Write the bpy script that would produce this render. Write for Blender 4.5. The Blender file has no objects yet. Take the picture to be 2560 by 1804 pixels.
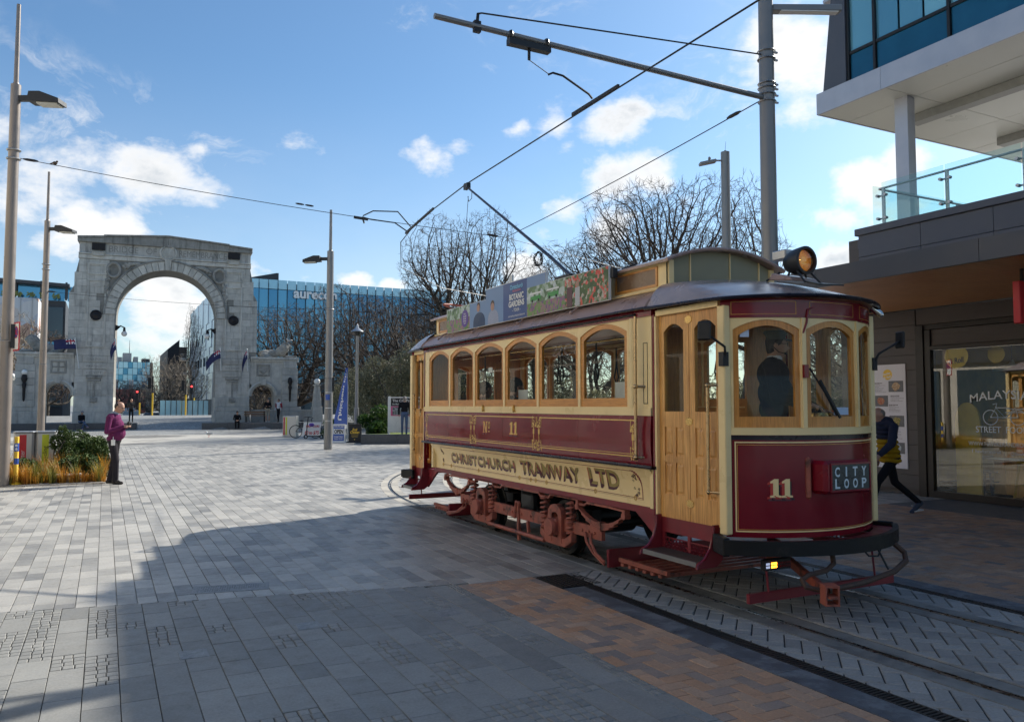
import bpy, bmesh, math, random
import numpy as np
from mathutils import Vector, Matrix
scene = bpy.context.scene
COL = scene.collection
R = math.radians
PI = math.pi
# ------------------------------------------------------------------ camera
cam_d = bpy.data.cameras.new('camera')
cam_d.sensor_width = 36.0
cam_d.lens = 27.83
cam_d.clip_start = 0.05
cam_d.clip_end = 3000.0
cam = bpy.data.objects.new('camera', cam_d)
COL.objects.link(cam)
cam.location = (0, 0, 1.75)
cam.rotation_euler = (R(90 + 3.1814), 0, R(-27.1625))
scene.camera = cam
# ------------------------------------------------------------------ light
SUN_AZ = 19.7      # degrees from +X towards +Y
SUN_EL = 35.0
sd = Vector((math.cos(R(SUN_EL)) * math.cos(R(SUN_AZ)), math.cos(R(SUN_EL)) * math.sin(R(SUN_AZ)), math.sin(R(SUN_EL))))
sun_d = bpy.data.lights.new('sun', 'SUN')
sun_d.energy = 4.7
sun_d.angle = R(0.53)
sun_d.color = (1.0, 0.94, 0.84)
sun = bpy.data.objects.new('sun', sun_d)
COL.objects.link(sun)
sun.rotation_euler = sd.to_track_quat('Z', 'Y').to_euler()
scene.view_settings.view_transform = 'Standard'
scene.view_settings.look = 'None'
scene.view_settings.exposure = 0.70
scene.view_settings.gamma = 1.0
scene.view_settings.use_curve_mapping = False
try:
 scene.cycles.use_denoising = True
 scene.cycles.max_bounces = 6
 scene.cycles.diffuse_bounces = 3
 scene.cycles.glossy_bounces = 3
 scene.cycles.use_adaptive_sampling = True
 scene.cycles.adaptive_threshold = 0.02
 scene.cycles.transparent_max_bounces = 16
 scene.cycles.caustics_reflective = False
 scene.cycles.caustics_refractive = False
except Exception:
 pass
class NT:
 """small node-tree helper"""
 def __init__(s, tree):
  s.t = tree
  s.n = tree.nodes
  s.l = tree.links
 def node(s, kind, **kw):
  nd = s.n.new(kind)
  for k, v in kw.items():
   setattr(nd, k, v)
  return nd
 def put(s, sock, v):
  if isinstance(v, bpy.types.NodeSocket):
   s.l.new(v, sock)
  elif v is not None:
   sock.default_value = v
 def math(s, op, a, b=None, c=None, clamp=False):
  nd = s.node('ShaderNodeMath', operation=op, use_clamp=clamp)
  s.put(nd.inputs[0], a)
  if b is not None:
   s.put(nd.inputs[1], b)
  if c is not None:
   s.put(nd.inputs[2], c)
  return nd.outputs[0]
 def vmath(s, op, a, b=None):
  nd = s.node('ShaderNodeVectorMath', operation=op)
  s.put(nd.inputs[0], a)
  if b is not None:
   s.put(nd.inputs[1], b)
  return nd.outputs[1] if op in ('DISTANCE', 'DOT_PRODUCT', 'LENGTH') else nd.outputs[0]
 def noise(s, vec=None, scale=5.0, detail=4.0, rough=0.55, dist=0.0):
  nd = s.node('ShaderNodeTexNoise')
  if vec is not None:
   s.l.new(vec, nd.inputs['Vector'])
  nd.inputs['Scale'].default_value = scale
  nd.inputs['Detail'].default_value = detail
  nd.inputs['Roughness'].default_value = rough
  nd.inputs['Distortion'].default_value = dist
  return nd
 def ramp(s, fac, stops):
  nd = s.node('ShaderNodeValToRGB')
  s.put(nd.inputs[0], fac)
  e = nd.color_ramp.elements
  while len(e) < len(stops):
   e.new(0.5)
  for i, (p, c) in enumerate(stops):
   e[i].position = p
   e[i].color = tuple(c) + (1,) if len(c) == 3 else c
  return nd.outputs[0]
 def mix(s, fac, a, b, mode='MIX'):
  nd = s.node('ShaderNodeMix', data_type='RGBA', blend_type=mode)
  s.put(nd.inputs[0], fac)
  s.put(nd.inputs[6], a if isinstance(a, bpy.types.NodeSocket) else (tuple(a) + (1,) if len(a) == 3 else a))
  s.put(nd.inputs[7], b if isinstance(b, bpy.types.NodeSocket) else (tuple(b) + (1,) if len(b) == 3 else b))
  return nd.outputs[2]
 def maprange(s, v, a, b, c=0.0, d=1.0, smooth=True):
  nd = s.node('ShaderNodeMapRange')
  if smooth:
   nd.interpolation_type = 'SMOOTHSTEP'
  s.put(nd.inputs[0], v)
  for i, x in enumerate((a, b, c, d)):
   s.put(nd.inputs[i + 1], x)
  return nd.outputs[0]
# ------------------------------------------------------------------ world: clear sky with broken cumulus
world = bpy.data.worlds.new('World')
scene.world = world
world.use_nodes = True
world.cycles.sampling_method = 'MANUAL'
world.cycles.sample_map_resolution = 512
w = NT(world.node_tree)
for nd in list(w.n):
 w.n.remove(nd)
wo = w.node('ShaderNodeOutputWorld')
sky = w.node('ShaderNodeTexSky')
sky.sky_type = 'NISHITA'
sky.sun_disc = False
sky.sun_elevation = R(SUN_EL)
sky.sun_rotation = R(90 - SUN_AZ)
sky.altitude = 10
sky.air_density = 1.0
sky.dust_density = 0.6
sky.ozone_density = 2.0
bg_sky = w.node('ShaderNodeBackground')
bg_sky.inputs['Strength'].default_value = 0.09
w.l.new(w.mix(1.0, sky.outputs[0], (0.72, 0.93, 1.04), 'MULTIPLY'), bg_sky.inputs['Color'])
tc = w.node('ShaderNodeTexCoord')
D = tc.outputs['Generated']
Dn = w.vmath('NORMALIZE', D)
warp = w.noise(Dn, 7.0, 5, 0.6)
wv = w.vmath('SUBTRACT', warp.outputs['Color'], (0.5, 0.5, 0.5))
wsc = w.node('ShaderNodeVectorMath', operation='SCALE')
w.l.new(wv, wsc.inputs[0])
wsc.inputs['Scale'].default_value = 0.085
Dw = w.vmath('ADD', Dn, wsc.outputs[0])
CLOUDS = [
 (-3.0, 13.5, 5.0, 1.0), (1.2, 14.6, 4.4, 1.0), (4.6, 13.8, 3.2, .8), (-6.5, 12.0, 5.0, .95), (-1.0, 10.8, 6.0, 1.0),
 (-7.0, 16.6, 3.0, .7), (-4.5, 16.2, 2.6, .65), (5.0, 6.0, 5.5, 1.0), (2.5, 4.0, 4.0, .8), (7.5, 8.0, 3.6, .9), (3.0, 7.4, 4.5, .95),
 (21.2, 17.4, 2.6, 1.0), (23.4, 18.6, 2.2, .9), (27.5, 19.2, 1.8, .85), (30.6, 19.6, 2.0, .85), (34.8, 19.4, 3.0, 1.0), (36.0, 20.4, 2.2, .95), (31.2, 18.0, 1.6, .55),
 (34.5, 15.2, 3.4, 1.05), (31.5, 14.0, 3.2, 1.05), (37.2, 15.9, 3.0, 1.0), (29.6, 12.3, 2.4, .7), (40.5, 13.4, 3.0, .65), (34.0, 12.6, 3.4, .95),
 (46.5, 24.5, 5.5, 1.2), (49.0, 21.0, 4.6, 1.1), (53.5, 26.0, 6.0, 1.2), (44.5, 21.0, 3.0, .7), (50.0, 31.0, 7.0, 1.1),
 (51.0, 14.4, 3.0, .95), (54.5, 15.4, 2.8, .9), (49.2, 12.4, 2.4, .8), (55.0, 12.5, 3.0, .9), (47.2, 9.4, 1.8, .9), (50.4, 9.6, 2.6, 1.0),
 (16.2, 8.6, 1.8, .95), (18.5, 8.0, 1.6, .8), (28.2, 9.6, 2.8, .95), (12.5, 8.6, 1.4, .5), (19.2, 13.4, 2.4, .5),
 (-.4, 19.2, 1.8, .55), (2.4, 17.8, 1.4, .5), (5.0, 16.9, 1.6, .55), (12.2, 17.6, 2.2, .6), (17.5, 15.6, 2.4, .45), (8.2, 11.8, 2.0, .4), (24.5, 14.6, 2.0, .45),
 (-40, 14, 9, .9), (-70, 18, 10, .9), (95, 20, 9, .9), (120, 12, 10, .9), (150, 22, 9, .9), (180, 13, 11, .9), (215, 19, 10, .9), (250, 14, 9, .9),
]
acc = None
for az, el, rad, wt in CLOUDS:
 c = (math.sin(R(az)) * math.cos(R(el)), math.cos(R(az)) * math.cos(R(el)), math.sin(R(el)))
 sx = w.vmath('SUBTRACT', Dw, c)
 sx = w.vmath('MULTIPLY', sx, (1, 1, 1.45))
 d = w.vmath('LENGTH', sx)
 m = w.maprange(d, 0.0, R(rad) * 1.5, wt, 0.0)
 acc = m if acc is None else w.math('MAXIMUM', acc, m)
pl = w.vmath('MULTIPLY', Dn, (1, 1, 1.7))
n1 = w.noise(pl, 9.0, 8, 0.62, 0.15)
n2 = w.noise(pl, 3.1, 4, 0.5)
dens = w.math('ADD', acc, w.math('MULTIPLY', w.math('SUBTRACT', n1.outputs['Fac'], 0.5), 2.6))
dens = w.math('ADD', dens, w.math('MULTIPLY', w.math('SUBTRACT', n2.outputs['Fac'], 0.5), 0.5))
cov = w.maprange(dens, 0.38, 1.12)
sep = w.node('ShaderNodeSeparateXYZ')
w.l.new(Dn, sep.inputs[0])
veil = w.maprange(sep.outputs['Z'], 0.0, 0.40, 0.36, 0.0)
n3 = w.noise(pl, 2.2, 5, 0.6)
veil = w.math('MULTIPLY', veil, w.maprange(n3.outputs['Fac'], 0.3, 0.65, 0.45, 1.0))
shade = w.noise(w.vmath('ADD', pl, (0.03, 0.02, -0.05)), 6.0, 5, 0.6)
core = w.maprange(dens, 0.75, 1.5)
sh = w.math('MULTIPLY', core, w.maprange(shade.outputs['Fac'], 0.38, 0.62, 0.0, 1.0))
n4 = w.noise(w.vmath('MULTIPLY', Dw, (1, 1, 2.2)), 5.2, 8, 0.68, 0.5)
wisp = w.math('MULTIPLY', w.maprange(n4.outputs['Fac'], 0.53, 0.74), w.maprange(n2.outputs['Fac'], 0.42, 0.60, 0.0, 0.6))
ccol = w.mix(w.math('MULTIPLY', sh, 0.9), (1.0, 0.99, 0.975), (0.50, 0.56, 0.62))
bg_cl = w.node('ShaderNodeBackground')
bg_cl.inputs['Strength'].default_value = 0.68
w.l.new(ccol, bg_cl.inputs['Color'])
mxs = w.node('ShaderNodeMixShader')
w.l.new(w.math('MAXIMUM', w.math('MAXIMUM', w.math('MULTIPLY', cov, 0.96), wisp), veil, clamp=True), mxs.inputs[0])
w.l.new(bg_sky.outputs[0], mxs.inputs[1])
w.l.new(bg_cl.outputs[0], mxs.inputs[2])
w.l.new(mxs.outputs[0], wo.inputs['Surface'])
# ------------------------------------------------------------------ mesh + object helpers
def tangent_frame(t):
 a = Vector((0, 0, 1)) if abs(t.z) < 0.9 else Vector((1, 0, 0))
 u = t.cross(a).normalized()
 return u, t.cross(u).normalized()
class MB:
 """collects polygons of ONE mesh"""
 def __init__(s):
  s.v = []
  s.f = []
  s.m = []
 def add(s, vs, fs, mi=0):
  o = len(s.v)
  s.v.extend([tuple(p) for p in vs])
  for f in fs:
   s.f.append(tuple(i + o for i in f))
   s.m.append(mi)
  return s
 def box(s, x0, x1, y0, y1, z0, z1, mi=0):
  vs = [(x, y, z) for z in (z0, z1) for y in (y0, y1) for x in (x0, x1)]
  return s.add(vs, [(0, 2, 3, 1), (4, 5, 7, 6), (0, 1, 5, 4), (2, 6, 7, 3), (0, 4, 6, 2), (1, 3, 7, 5)], mi)
 def hexa(s, pts, mi=0):
  """8 points: bottom loop 0-3, top loop 4-7"""
  return s.add(pts, [(3, 2, 1, 0), (4, 5, 6, 7), (0, 1, 5, 4), (1, 2, 6, 5), (2, 3, 7, 6), (3, 0, 4, 7)], mi)
 def bar(s, p0, p1, w, h, mi=0, up=(0, 0, 1)):
  p0, p1 = Vector(p0), Vector(p1)
  t = (p1 - p0).normalized()
  u = t.cross(Vector(up))
  if u.length < 1e-4:
   u = t.cross(Vector((1, 0, 0)))
  u.normalize()
  n = u.cross(t).normalized()
  a, b = u * w / 2, n * h / 2
  return s.hexa([p0 - a - b, p0 + a - b, p1 + a - b, p1 - a - b, p0 - a + b, p0 + a + b, p1 + a + b, p1 - a + b], mi)
 def tube(s, pts, r, n=8, mi=0, cap=True, closed=False):
  pts = [Vector(p) for p in pts]
  k = len(pts)
  rs = r if isinstance(r, (list, tuple)) else [r] * k
  vs = []
  u = None
  for i in range(k):
   if closed:
    t = pts[(i + 1) % k] - pts[i - 1]
   else:
    t = pts[min(i + 1, k - 1)] - pts[max(i - 1, 0)]
   t.normalize()
   if u is None:
    u, v = tangent_frame(t)
   else:
    u = (u - t * u.dot(t))
    if u.length < 1e-5:
     u, v = tangent_frame(t)
    u.normalize()
    v = t.cross(u)
   for j in range(n):
    a = 2 * PI * j / n
    vs.append(pts[i] + (u * math.cos(a) + v * math.sin(a)) * rs[i])
  fs = []
  for i in range(k if closed else k - 1):
   i2 = (i + 1) % k
   for j in range(n):
    j2 = (j + 1) % n
    fs.append((i * n + j, i * n + j2, i2 * n + j2, i2 * n + j))
  if cap and not closed:
   fs.append(tuple(range(n - 1, -1, -1)))
   fs.append(tuple((k - 1) * n + j for j in range(n)))
  return s.add(vs, fs, mi)
 def cyl(s, p0, p1, r0, r1=None, n=16, mi=0, cap=True):
  return s.tube([p0, p1], [r0, r0 if r1 is None else r1], n, mi, cap)
 def prism(s, poly, axis, a, b, mi=0):
  """poly: 2D outline (convex or simple) in the other two axes"""
  def P(p, c):
   return {'x': (c, p[0], p[1]), 'y': (p[0], c, p[1]), 'z': (p[0], p[1], c)}[axis]
  k = len(poly)
  vs = [P(p, a) for p in poly] + [P(p, b) for p in poly]
  fs = [tuple(range(k - 1, -1, -1)), tuple(range(k, 2 * k))]
  fs += [(i, (i + 1) % k, k + (i + 1) % k, k + i) for i in range(k)]
  return s.add(vs, fs, mi)
 def strip(s, A, B, mi=0):
  """quads between two point rows"""
  k = len(A)
  return s.add(list(A) + list(B), [(i, i + 1, k + i + 1, k + i) for i in range(k - 1)], mi)
 def slabstrip(s, A, B, off, mi=0):
  """closed solid: the sheet A-B and its copy shifted by off"""
  k = len(A)
  o = Vector(off)
  A2 = [Vector(p) + o for p in A]
  B2 = [Vector(p) + o for p in B]
  vs = list(A) + list(B) + A2 + B2
  fs = []
  for i in range(k - 1):
   fs += [(i, i + 1, k + i + 1, k + i), (2 * k + i, 3 * k + i, 3 * k + i + 1, 2 * k + i + 1),
                   (i, 2 * k + i, 2 * k + i + 1, i + 1), (k + i, k + i + 1, 3 * k + i + 1, 3 * k + i)]
  fs += [(0, k, 3 * k, 2 * k), (k - 1, 3 * k - 1, 4 * k - 1, 2 * k - 1)]
  return s.add(vs, fs, mi)
 def lathe(s, prof, c=(0, 0, 0), n=20, mi=0, axis='z'):
  k = len(prof)
  vs = []
  for (r, h) in prof:
   for j in range(n):
    a = 2 * PI * j / n
    x, y = r * math.cos(a), r * math.sin(a)
    p = {'z': (x, y, h), 'x': (h, x, y), 'y': (x, h, y)}[axis]
    vs.append((p[0] + c[0], p[1] + c[1], p[2] + c[2]))
  fs = []
  for i in range(k - 1):
   for j in range(n):
    j2 = (j + 1) % n
    fs.append((i * n + j, i * n + j2, (i + 1) * n + j2, (i + 1) * n + j))
  fs.append(tuple(range(n - 1, -1, -1)))
  fs.append(tuple((k - 1) * n + j for j in range(n)))
  return s.add(vs, fs, mi)
 def ball(s, c, r, nu=16, nv=10, mi=0):
  rx, ry, rz = r if isinstance(r, (list, tuple)) else (r, r, r)
  prof = []
  vs = [(c[0], c[1], c[2] - rz)]
  for i in range(1, nv):
   a = -PI / 2 + PI * i / nv
   for j in range(nu):
    b = 2 * PI * j / nu
    vs.append((c[0] + rx * math.cos(a) * math.cos(b), c[1] + ry * math.cos(a) * math.sin(b), c[2] + rz * math.sin(a)))
  vs.append((c[0], c[1], c[2] + rz))
  fs = [(0, 1 + (j + 1) % nu, 1 + j) for j in range(nu)]
  for i in range(nv - 2):
   for j in range(nu):
    j2 = (j + 1) % nu
    fs.append((1 + i * nu + j, 1 + i * nu + j2, 1 + (i + 1) * nu + j2, 1 + (i + 1) * nu + j))
  t = len(vs) - 1
  o = 1 + (nv - 2) * nu
  fs += [(t, o + j, o + (j + 1) % nu) for j in range(nu)]
  return s.add(vs, fs, mi)
 def quad(s, a, b, c, d, mi=0):
  return s.add([a, b, c, d], [(0, 1, 2, 3)], mi)
 def move(s, fn):
  s.v = [tuple(fn(p)) for p in s.v]
  return s
ROOTM = {}
def mesh_of(name, mb, mats, smooth=False, bevel=0.0, recalc=True, seg=1):
 me = bpy.data.meshes.new(name)
 me.from_pydata(mb.v, [], mb.f)
 for m in (mats if isinstance(mats, (list, tuple)) else [mats]):
  me.materials.append(m)
 if any(mb.m):
  me.polygons.foreach_set('material_index', mb.m)
 if recalc or bevel:
  bm = bmesh.new()
  bm.from_mesh(me)
  if recalc:
   bmesh.ops.recalc_face_normals(bm, faces=bm.faces)
  if bevel:
   ed = [e for e in bm.edges if len(e.link_faces) == 2 and e.calc_face_angle(0) > 0.6]
   bmesh.ops.bevel(bm, geom=ed, offset=bevel, segments=seg, affect='EDGES', clamp_overlap=True, profile=0.5)
  bm.to_mesh(me)
  bm.free()
 if smooth:
  me.polygons.foreach_set('use_smooth', [True] * len(me.polygons))
  if smooth != 'all':
   try:
    me.set_sharp_from_angle(angle=R(38 if smooth is True else smooth))
   except Exception:
    pass
 me.update()
 return me
def link(name, me, parent=None):
 o = bpy.data.objects.new(name, me)
 COL.objects.link(o)
 if parent is not None:
  o.parent = parent
  if parent.name in ROOTM:
   o.matrix_parent_inverse = ROOTM[parent.name]
 return o
def part(name, mb, mats, parent, smooth=False, bevel=0.0, label=None, kind=None, recalc=True):
 """a part in world coordinates under a thing (or a sub-part under a part)"""
 o = link(name, mesh_of(name, mb, mats, smooth, bevel, recalc), parent)
 if label:
  o['label'] = label
 if kind:
  o['kind'] = kind
 return o
def tag(o, label=None, cat=None, group=None, kind=None):
 if label:
  o['label'] = label
 if cat:
  o['category'] = cat
 if group:
  o['group'] = group
 if kind:
  o['kind'] = kind
 return o
def thing(name, label, cat, loc=(0, 0, 0), rz=0.0, group=None, local=False):
 """an Empty at the thing's base; parts given in world coordinates unless local"""
 o = bpy.data.objects.new(name, None)
 o.empty_display_size = 0.2
 COL.objects.link(o)
 o.location = loc
 o.rotation_euler = (0, 0, rz)
 if not local:
  ROOTM[o.name] = (Matrix.Translation(Vector(loc)) @ Matrix.Rotation(rz, 4, 'Z')).inverted()
 return tag(o, label, cat, group)
def solid(name, mb, mats, label, cat, group=None, smooth=False, bevel=0.0, kind=None, recalc=True):
 """a thing that is one mesh, its origin at its base"""
 a = np.array(mb.v)
 c = ((a[:, 0].min() + a[:, 0].max()) / 2, (a[:, 1].min() + a[:, 1].max()) / 2, a[:, 2].min())
 mb.v = [tuple(p) for p in (a - np.array(c))]
 o = link(name, mesh_of(name, mb, mats, smooth, bevel, recalc))
 o.location = c
 return tag(o, label, cat, group, kind)
def structure(name, mb, mats, smooth=False, recalc=True, parent=None):
 o = link(name, mesh_of(name, mb, mats, smooth, 0, recalc), parent)
 if parent is None:
  o['kind'] = 'structure'
 return o
def copy_tree(o, parent=None):
 c = o.copy()
 COL.objects.link(c)
 c.parent = parent
 for ch in o.children:
  copy_tree(ch, c)
 return c
# ------------------------------------------------------------------ lettering
_font_cache = {}
def glyphs(txt, bold=0.0, shear=0.0, space=1.0):
 key = (txt, bold, shear, space)
 if key in _font_cache:
  return _font_cache[key]
 cu = bpy.data.curves.new('txt', 'FONT')
 cu.body = txt
 cu.size = 1.0
 cu.offset = bold
 cu.shear = shear
 cu.space_character = space
 cu.resolution_u = 3
 cu.dimensions = '2D'
 cu.fill_mode = 'BOTH'
 ob = bpy.data.objects.new('txt', cu)
 COL.objects.link(ob)
 dg = bpy.context.evaluated_depsgraph_get()
 me = bpy.data.meshes.new_from_object(ob.evaluated_get(dg))
 vs = np.array([v.co[:2] for v in me.vertices]) if len(me.vertices) else np.zeros((0, 2))
 fs = [tuple(p.vertices) for p in me.polygons]
 bpy.data.objects.remove(ob)
 bpy.data.curves.remove(cu)
 bpy.data.meshes.remove(me)
 _font_cache[key] = (vs, fs)
 return vs, fs
def text_mb(txt, mapf, size=0.1, width=None, align='C', bold=0.0, shear=0.0, space=1.0, height=None, mb=None, mi=0):
 """mapf(u, v) -> 3D point; u along the line, v up, baseline 0"""
 vs, fs = glyphs(txt, bold, shear, space)
 if not len(vs):
  return mb or MB()
 lo, hi = vs.min(0), vs.max(0)
 sv = size if height is None else height / max(hi[1], 1e-3)
 su = sv if width is None else width / (hi[0] - lo[0])
 u = (vs[:, 0] - lo[0]) * su
 v = vs[:, 1] * sv
 tot = (hi[0] - lo[0]) * su
 if align == 'C':
  u = u - tot / 2
 elif align == 'R':
  u = u - tot
 mb = mb or MB()
 mb.add([mapf(a, b) for a, b in zip(u, v)], fs, mi)
 return mb
def plane_map(o, ux, vx):
 o, ux, vx = Vector(o), Vector(ux), Vector(vx)
 return lambda u, v: o + ux * u + vx * v
# ------------------------------------------------------------------ materials
def hexc(h):
 h = h.lstrip('#')
 out = []
 for i in (0, 2, 4):
  c = int(h[i:i + 2], 16) / 255
  out.append(c / 12.92 if c <= 0.04045 else ((c + 0.055) / 1.055) ** 2.4)
 return tuple(out)
def mat(name, col, rough=0.6, metal=0.0, var=0.12, vscale=6.0, bump=0.0, bscale=40.0, col2=None, fac2=(0.45, 0.62), scale2=3.0,
  spec=0.5, coat=0.0, stretch=None, emit=None, estr=0.0, trans=0.0, rvar=0.1, obj_rand=0.0, isl_rand=0.0):
 m = bpy.data.materials.new(name)
 m.use_nodes = True
 t = NT(m.node_tree)
 b = t.n['Principled BSDF']
 b.inputs['Metallic'].default_value = metal
 b.inputs['Specular IOR Level'].default_value = spec
 if coat:
  b.inputs['Coat Weight'].default_value = coat
  b.inputs['Coat Roughness'].default_value = 0.06
 if trans:
  b.inputs['Transmission Weight'].default_value = trans
 if emit:
  b.inputs['Emission Color'].default_value = tuple(emit) + (1,)
  b.inputs['Emission Strength'].default_value = estr
 tcn = t.node('ShaderNodeTexCoord')
 vec = tcn.outputs['Object']
 if stretch:
  mp = t.node('ShaderNodeMapping')
  mp.inputs['Scale'].default_value = stretch
  t.l.new(vec, mp.inputs['Vector'])
  vec = mp.outputs[0]
 n = t.noise(vec, vscale, 6, 0.6)
 lo = tuple(max(0, c * (1 - var)) for c in col)
 hi = tuple(min(1, c * (1 + var)) for c in col)
 c = t.ramp(n.outputs['Fac'], [(0.3, lo), (0.7, hi)])
 if col2 is not None:
  n2 = t.noise(vec, scale2, 7, 0.65)
  f = t.maprange(n2.outputs['Fac'], fac2[0], fac2[1])
  c = t.mix(f, c, col2)
 if obj_rand:
  oi = t.node('ShaderNodeObjectInfo')
  k = t.maprange(oi.outputs['Random'], 0, 1, 1 - obj_rand, 1 + obj_rand, False)
  c = t.mix(1.0, c, _grey(t, k), 'MULTIPLY')
 if isl_rand:
  ge = t.node('ShaderNodeNewGeometry')
  k = t.maprange(ge.outputs['Random Per Island'], 0, 1, 1 - isl_rand, 1 + isl_rand, False)
  c = t.mix(1.0, c, _grey(t, k), 'MULTIPLY')
 t.l.new(c, b.inputs['Base Color'])
 rn = t.maprange(n.outputs['Fac'], 0.3, 0.7, max(0.02, rough - rvar), min(1, rough + rvar), False)
 t.l.new(rn, b.inputs['Roughness'])
 if bump:
  nb = t.noise(vec, bscale, 5, 0.65)
  bp = t.node('ShaderNodeBump')
  bp.inputs['Strength'].default_value = bump
  bp.inputs['Distance'].default_value = 0.01
  t.l.new(nb.outputs['Fac'], bp.inputs['Height'])
  t.l.new(bp.outputs[0], b.inputs['Normal'])
 return m
def _grey(t, k):
 cb = t.node('ShaderNodeCombineColor')
 for i in range(3):
  t.l.new(k, cb.inputs[i])
 return cb.outputs[0]
def wood_mat(name, light, dark, axis='z', rough=0.35, coat=0.3, gscale=9.0):
 m = bpy.data.materials.new(name)
 m.use_nodes = True
 t = NT(m.node_tree)
 b = t.n['Principled BSDF']
 tcn = t.node('ShaderNodeTexCoord')
 mp = t.node('ShaderNodeMapping')
 s = {'x': (0.6, 8, 8), 'y': (8, 0.6, 8), 'z': (8, 8, 0.6)}[axis]
 mp.inputs['Scale'].default_value = s
 t.l.new(tcn.outputs['Object'], mp.inputs['Vector'])
 n = t.noise(mp.outputs[0], gscale, 7, 0.65, 0.6)
 n2 = t.noise(tcn.outputs['Object'], 2.0, 3, 0.5)
 f = t.math('ADD', t.math('MULTIPLY', n.outputs['Fac'], 0.75), t.math('MULTIPLY', n2.outputs['Fac'], 0.25))
 c = t.ramp(f, [(0.33, dark), (0.5, tuple((a + d) / 2 for a, d in zip(light, dark))), (0.66, light)])
 t.l.new(c, b.inputs['Base Color'])
 b.inputs['Roughness'].default_value = rough
 b.inputs['Coat Weight'].default_value = coat
 b.inputs['Coat Roughness'].default_value = 0.15
 bp = t.node('ShaderNodeBump')
 bp.inputs['Strength'].default_value = 0.12
 bp.inputs['Distance'].default_value = 0.003
 t.l.new(n.outputs['Fac'], bp.inputs['Height'])
 t.l.new(bp.outputs[0], b.inputs['Normal'])
 return m
def glass_mat(name, tint=(0.9, 0.95, 0.95), refl=1.0, ior=1.5, rough=0.0, dirt=0.0):
 m = bpy.data.materials.new(name)
 m.use_nodes = True
 t = NT(m.node_tree)
 for nd in list(t.n):
  t.n.remove(nd)
 out = t.node('ShaderNodeOutputMaterial')
 ge = t.node('ShaderNodeNewGeometry')
 ct = t.math('ABSOLUTE', t.vmath('DOT_PRODUCT', ge.outputs['Normal'], ge.outputs['Incoming']))
 f0 = ((ior - 1) / (ior + 1)) ** 2 * 1.2
 fr = t.math('MULTIPLY_ADD', t.math('POWER', t.math('SUBTRACT', 1.0, ct, clamp=True), 5.0), 1 - f0, f0)
 f = t.math('MULTIPLY', fr, refl, clamp=True)
 tr = t.node('ShaderNodeBsdfTransparent')
 tr.inputs['Color'].default_value = tuple(tint) + (1,)
 gl = t.node('ShaderNodeBsdfGlossy')
 gl.inputs['Roughness'].default_value = rough
 mx = t.node('ShaderNodeMixShader')
 t.l.new(f, mx.inputs[0])
 t.l.new(tr.outputs[0], mx.inputs[1])
 t.l.new(gl.outputs[0], mx.inputs[2])
 last = mx.outputs[0]
 if dirt:
  df = t.node('ShaderNodeBsdfDiffuse')
  df.inputs['Color'].default_value = (0.5, 0.5, 0.48, 1)
  mx2 = t.node('ShaderNodeMixShader')
  tcn = t.node('ShaderNodeTexCoord')
  nz = t.noise(tcn.outputs['Object'], 3, 6, 0.7)
  t.l.new(t.maprange(nz.outputs['Fac'], 0.4, 0.75, dirt * 0.4, dirt), mx2.inputs[0])
  t.l.new(last, mx2.inputs[1])
  t.l.new(df.outputs[0], mx2.inputs[2])
  last = mx2.outputs[0]
 t.l.new(last, out.inputs['Surface'])
 return m
def stone_mat(name, base, stain=(0.05, 0.05, 0.045), rust=None, amount=0.5, obj_rand=0.08, streak=False, bump=0.35):
 m = bpy.data.materials.new(name)
 m.use_nodes = True
 t = NT(m.node_tree)
 b = t.n['Principled BSDF']
 geo = t.node('ShaderNodeNewGeometry')
 P = geo.outputs['Position']
 n = t.noise(P, 2.2, 9, 0.7)
 c = t.ramp(n.outputs['Fac'], [(0.3, tuple(x * 0.78 for x in base)), (0.55, base), (0.75, tuple(min(1, x * 1.2) for x in base))])
 v = P
 if streak:
  mp = t.node('ShaderNodeMapping')
  mp.inputs['Scale'].default_value = (2.2, 2.2, 0.22)
  t.l.new(P, mp.inputs['Vector'])
  v = mp.outputs[0]
 n2 = t.noise(v, 1.3, 9, 0.72)
 c = t.mix(t.math('MULTIPLY', t.maprange(n2.outputs['Fac'], 0.47, 0.72), amount), c, stain)
 if rust is not None:
  n3 = t.noise(P, 0.9, 8, 0.7)
  c = t.mix(t.math('MULTIPLY', t.maprange(n3.outputs['Fac'], 0.6, 0.72), 0.6), c, rust)
 if obj_rand:
  oi = t.node('ShaderNodeObjectInfo')
  k = t.maprange(oi.outputs['Random'], 0, 1, 1 - obj_rand, 1 + obj_rand, False)
  c = t.mix(1.0, c, _grey(t, k), 'MULTIPLY')
 t.l.new(c, b.inputs['Base Color'])
 b.inputs['Roughness'].default_value = 0.85
 nb = t.noise(P, 30, 6, 0.7)
 bp = t.node('ShaderNodeBump')
 bp.inputs['Strength'].default_value = bump
 bp.inputs['Distance'].default_value = 0.01
 t.l.new(nb.outputs['Fac'], bp.inputs['Height'])
 t.l.new(bp.outputs[0], b.inputs['Normal'])
 return m
M = {}
M['steel_grey'] = mat('painted_steel_grey', (0.23, 0.225, 0.22), 0.38, 0.35, 0.06, 3)
M['steel_light'] = mat('galvanised_steel', (0.42, 0.43, 0.44), 0.38, 0.75, 0.12, 8)
M['taupe'] = mat('taupe_painted_steel', (0.25, 0.215, 0.19), 0.36, 0.2, 0.06, 2.5)
M['dark'] = mat('dark_metal', (0.025, 0.026, 0.028), 0.45, 0.3, 0.25)
M['black'] = mat('black_rubber', (0.012, 0.012, 0.013), 0.6, 0, 0.3)
M['black_gloss'] = mat('black_gloss_paint', (0.012, 0.012, 0.014), 0.16, 0, 0.3, coat=0.6)
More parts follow.
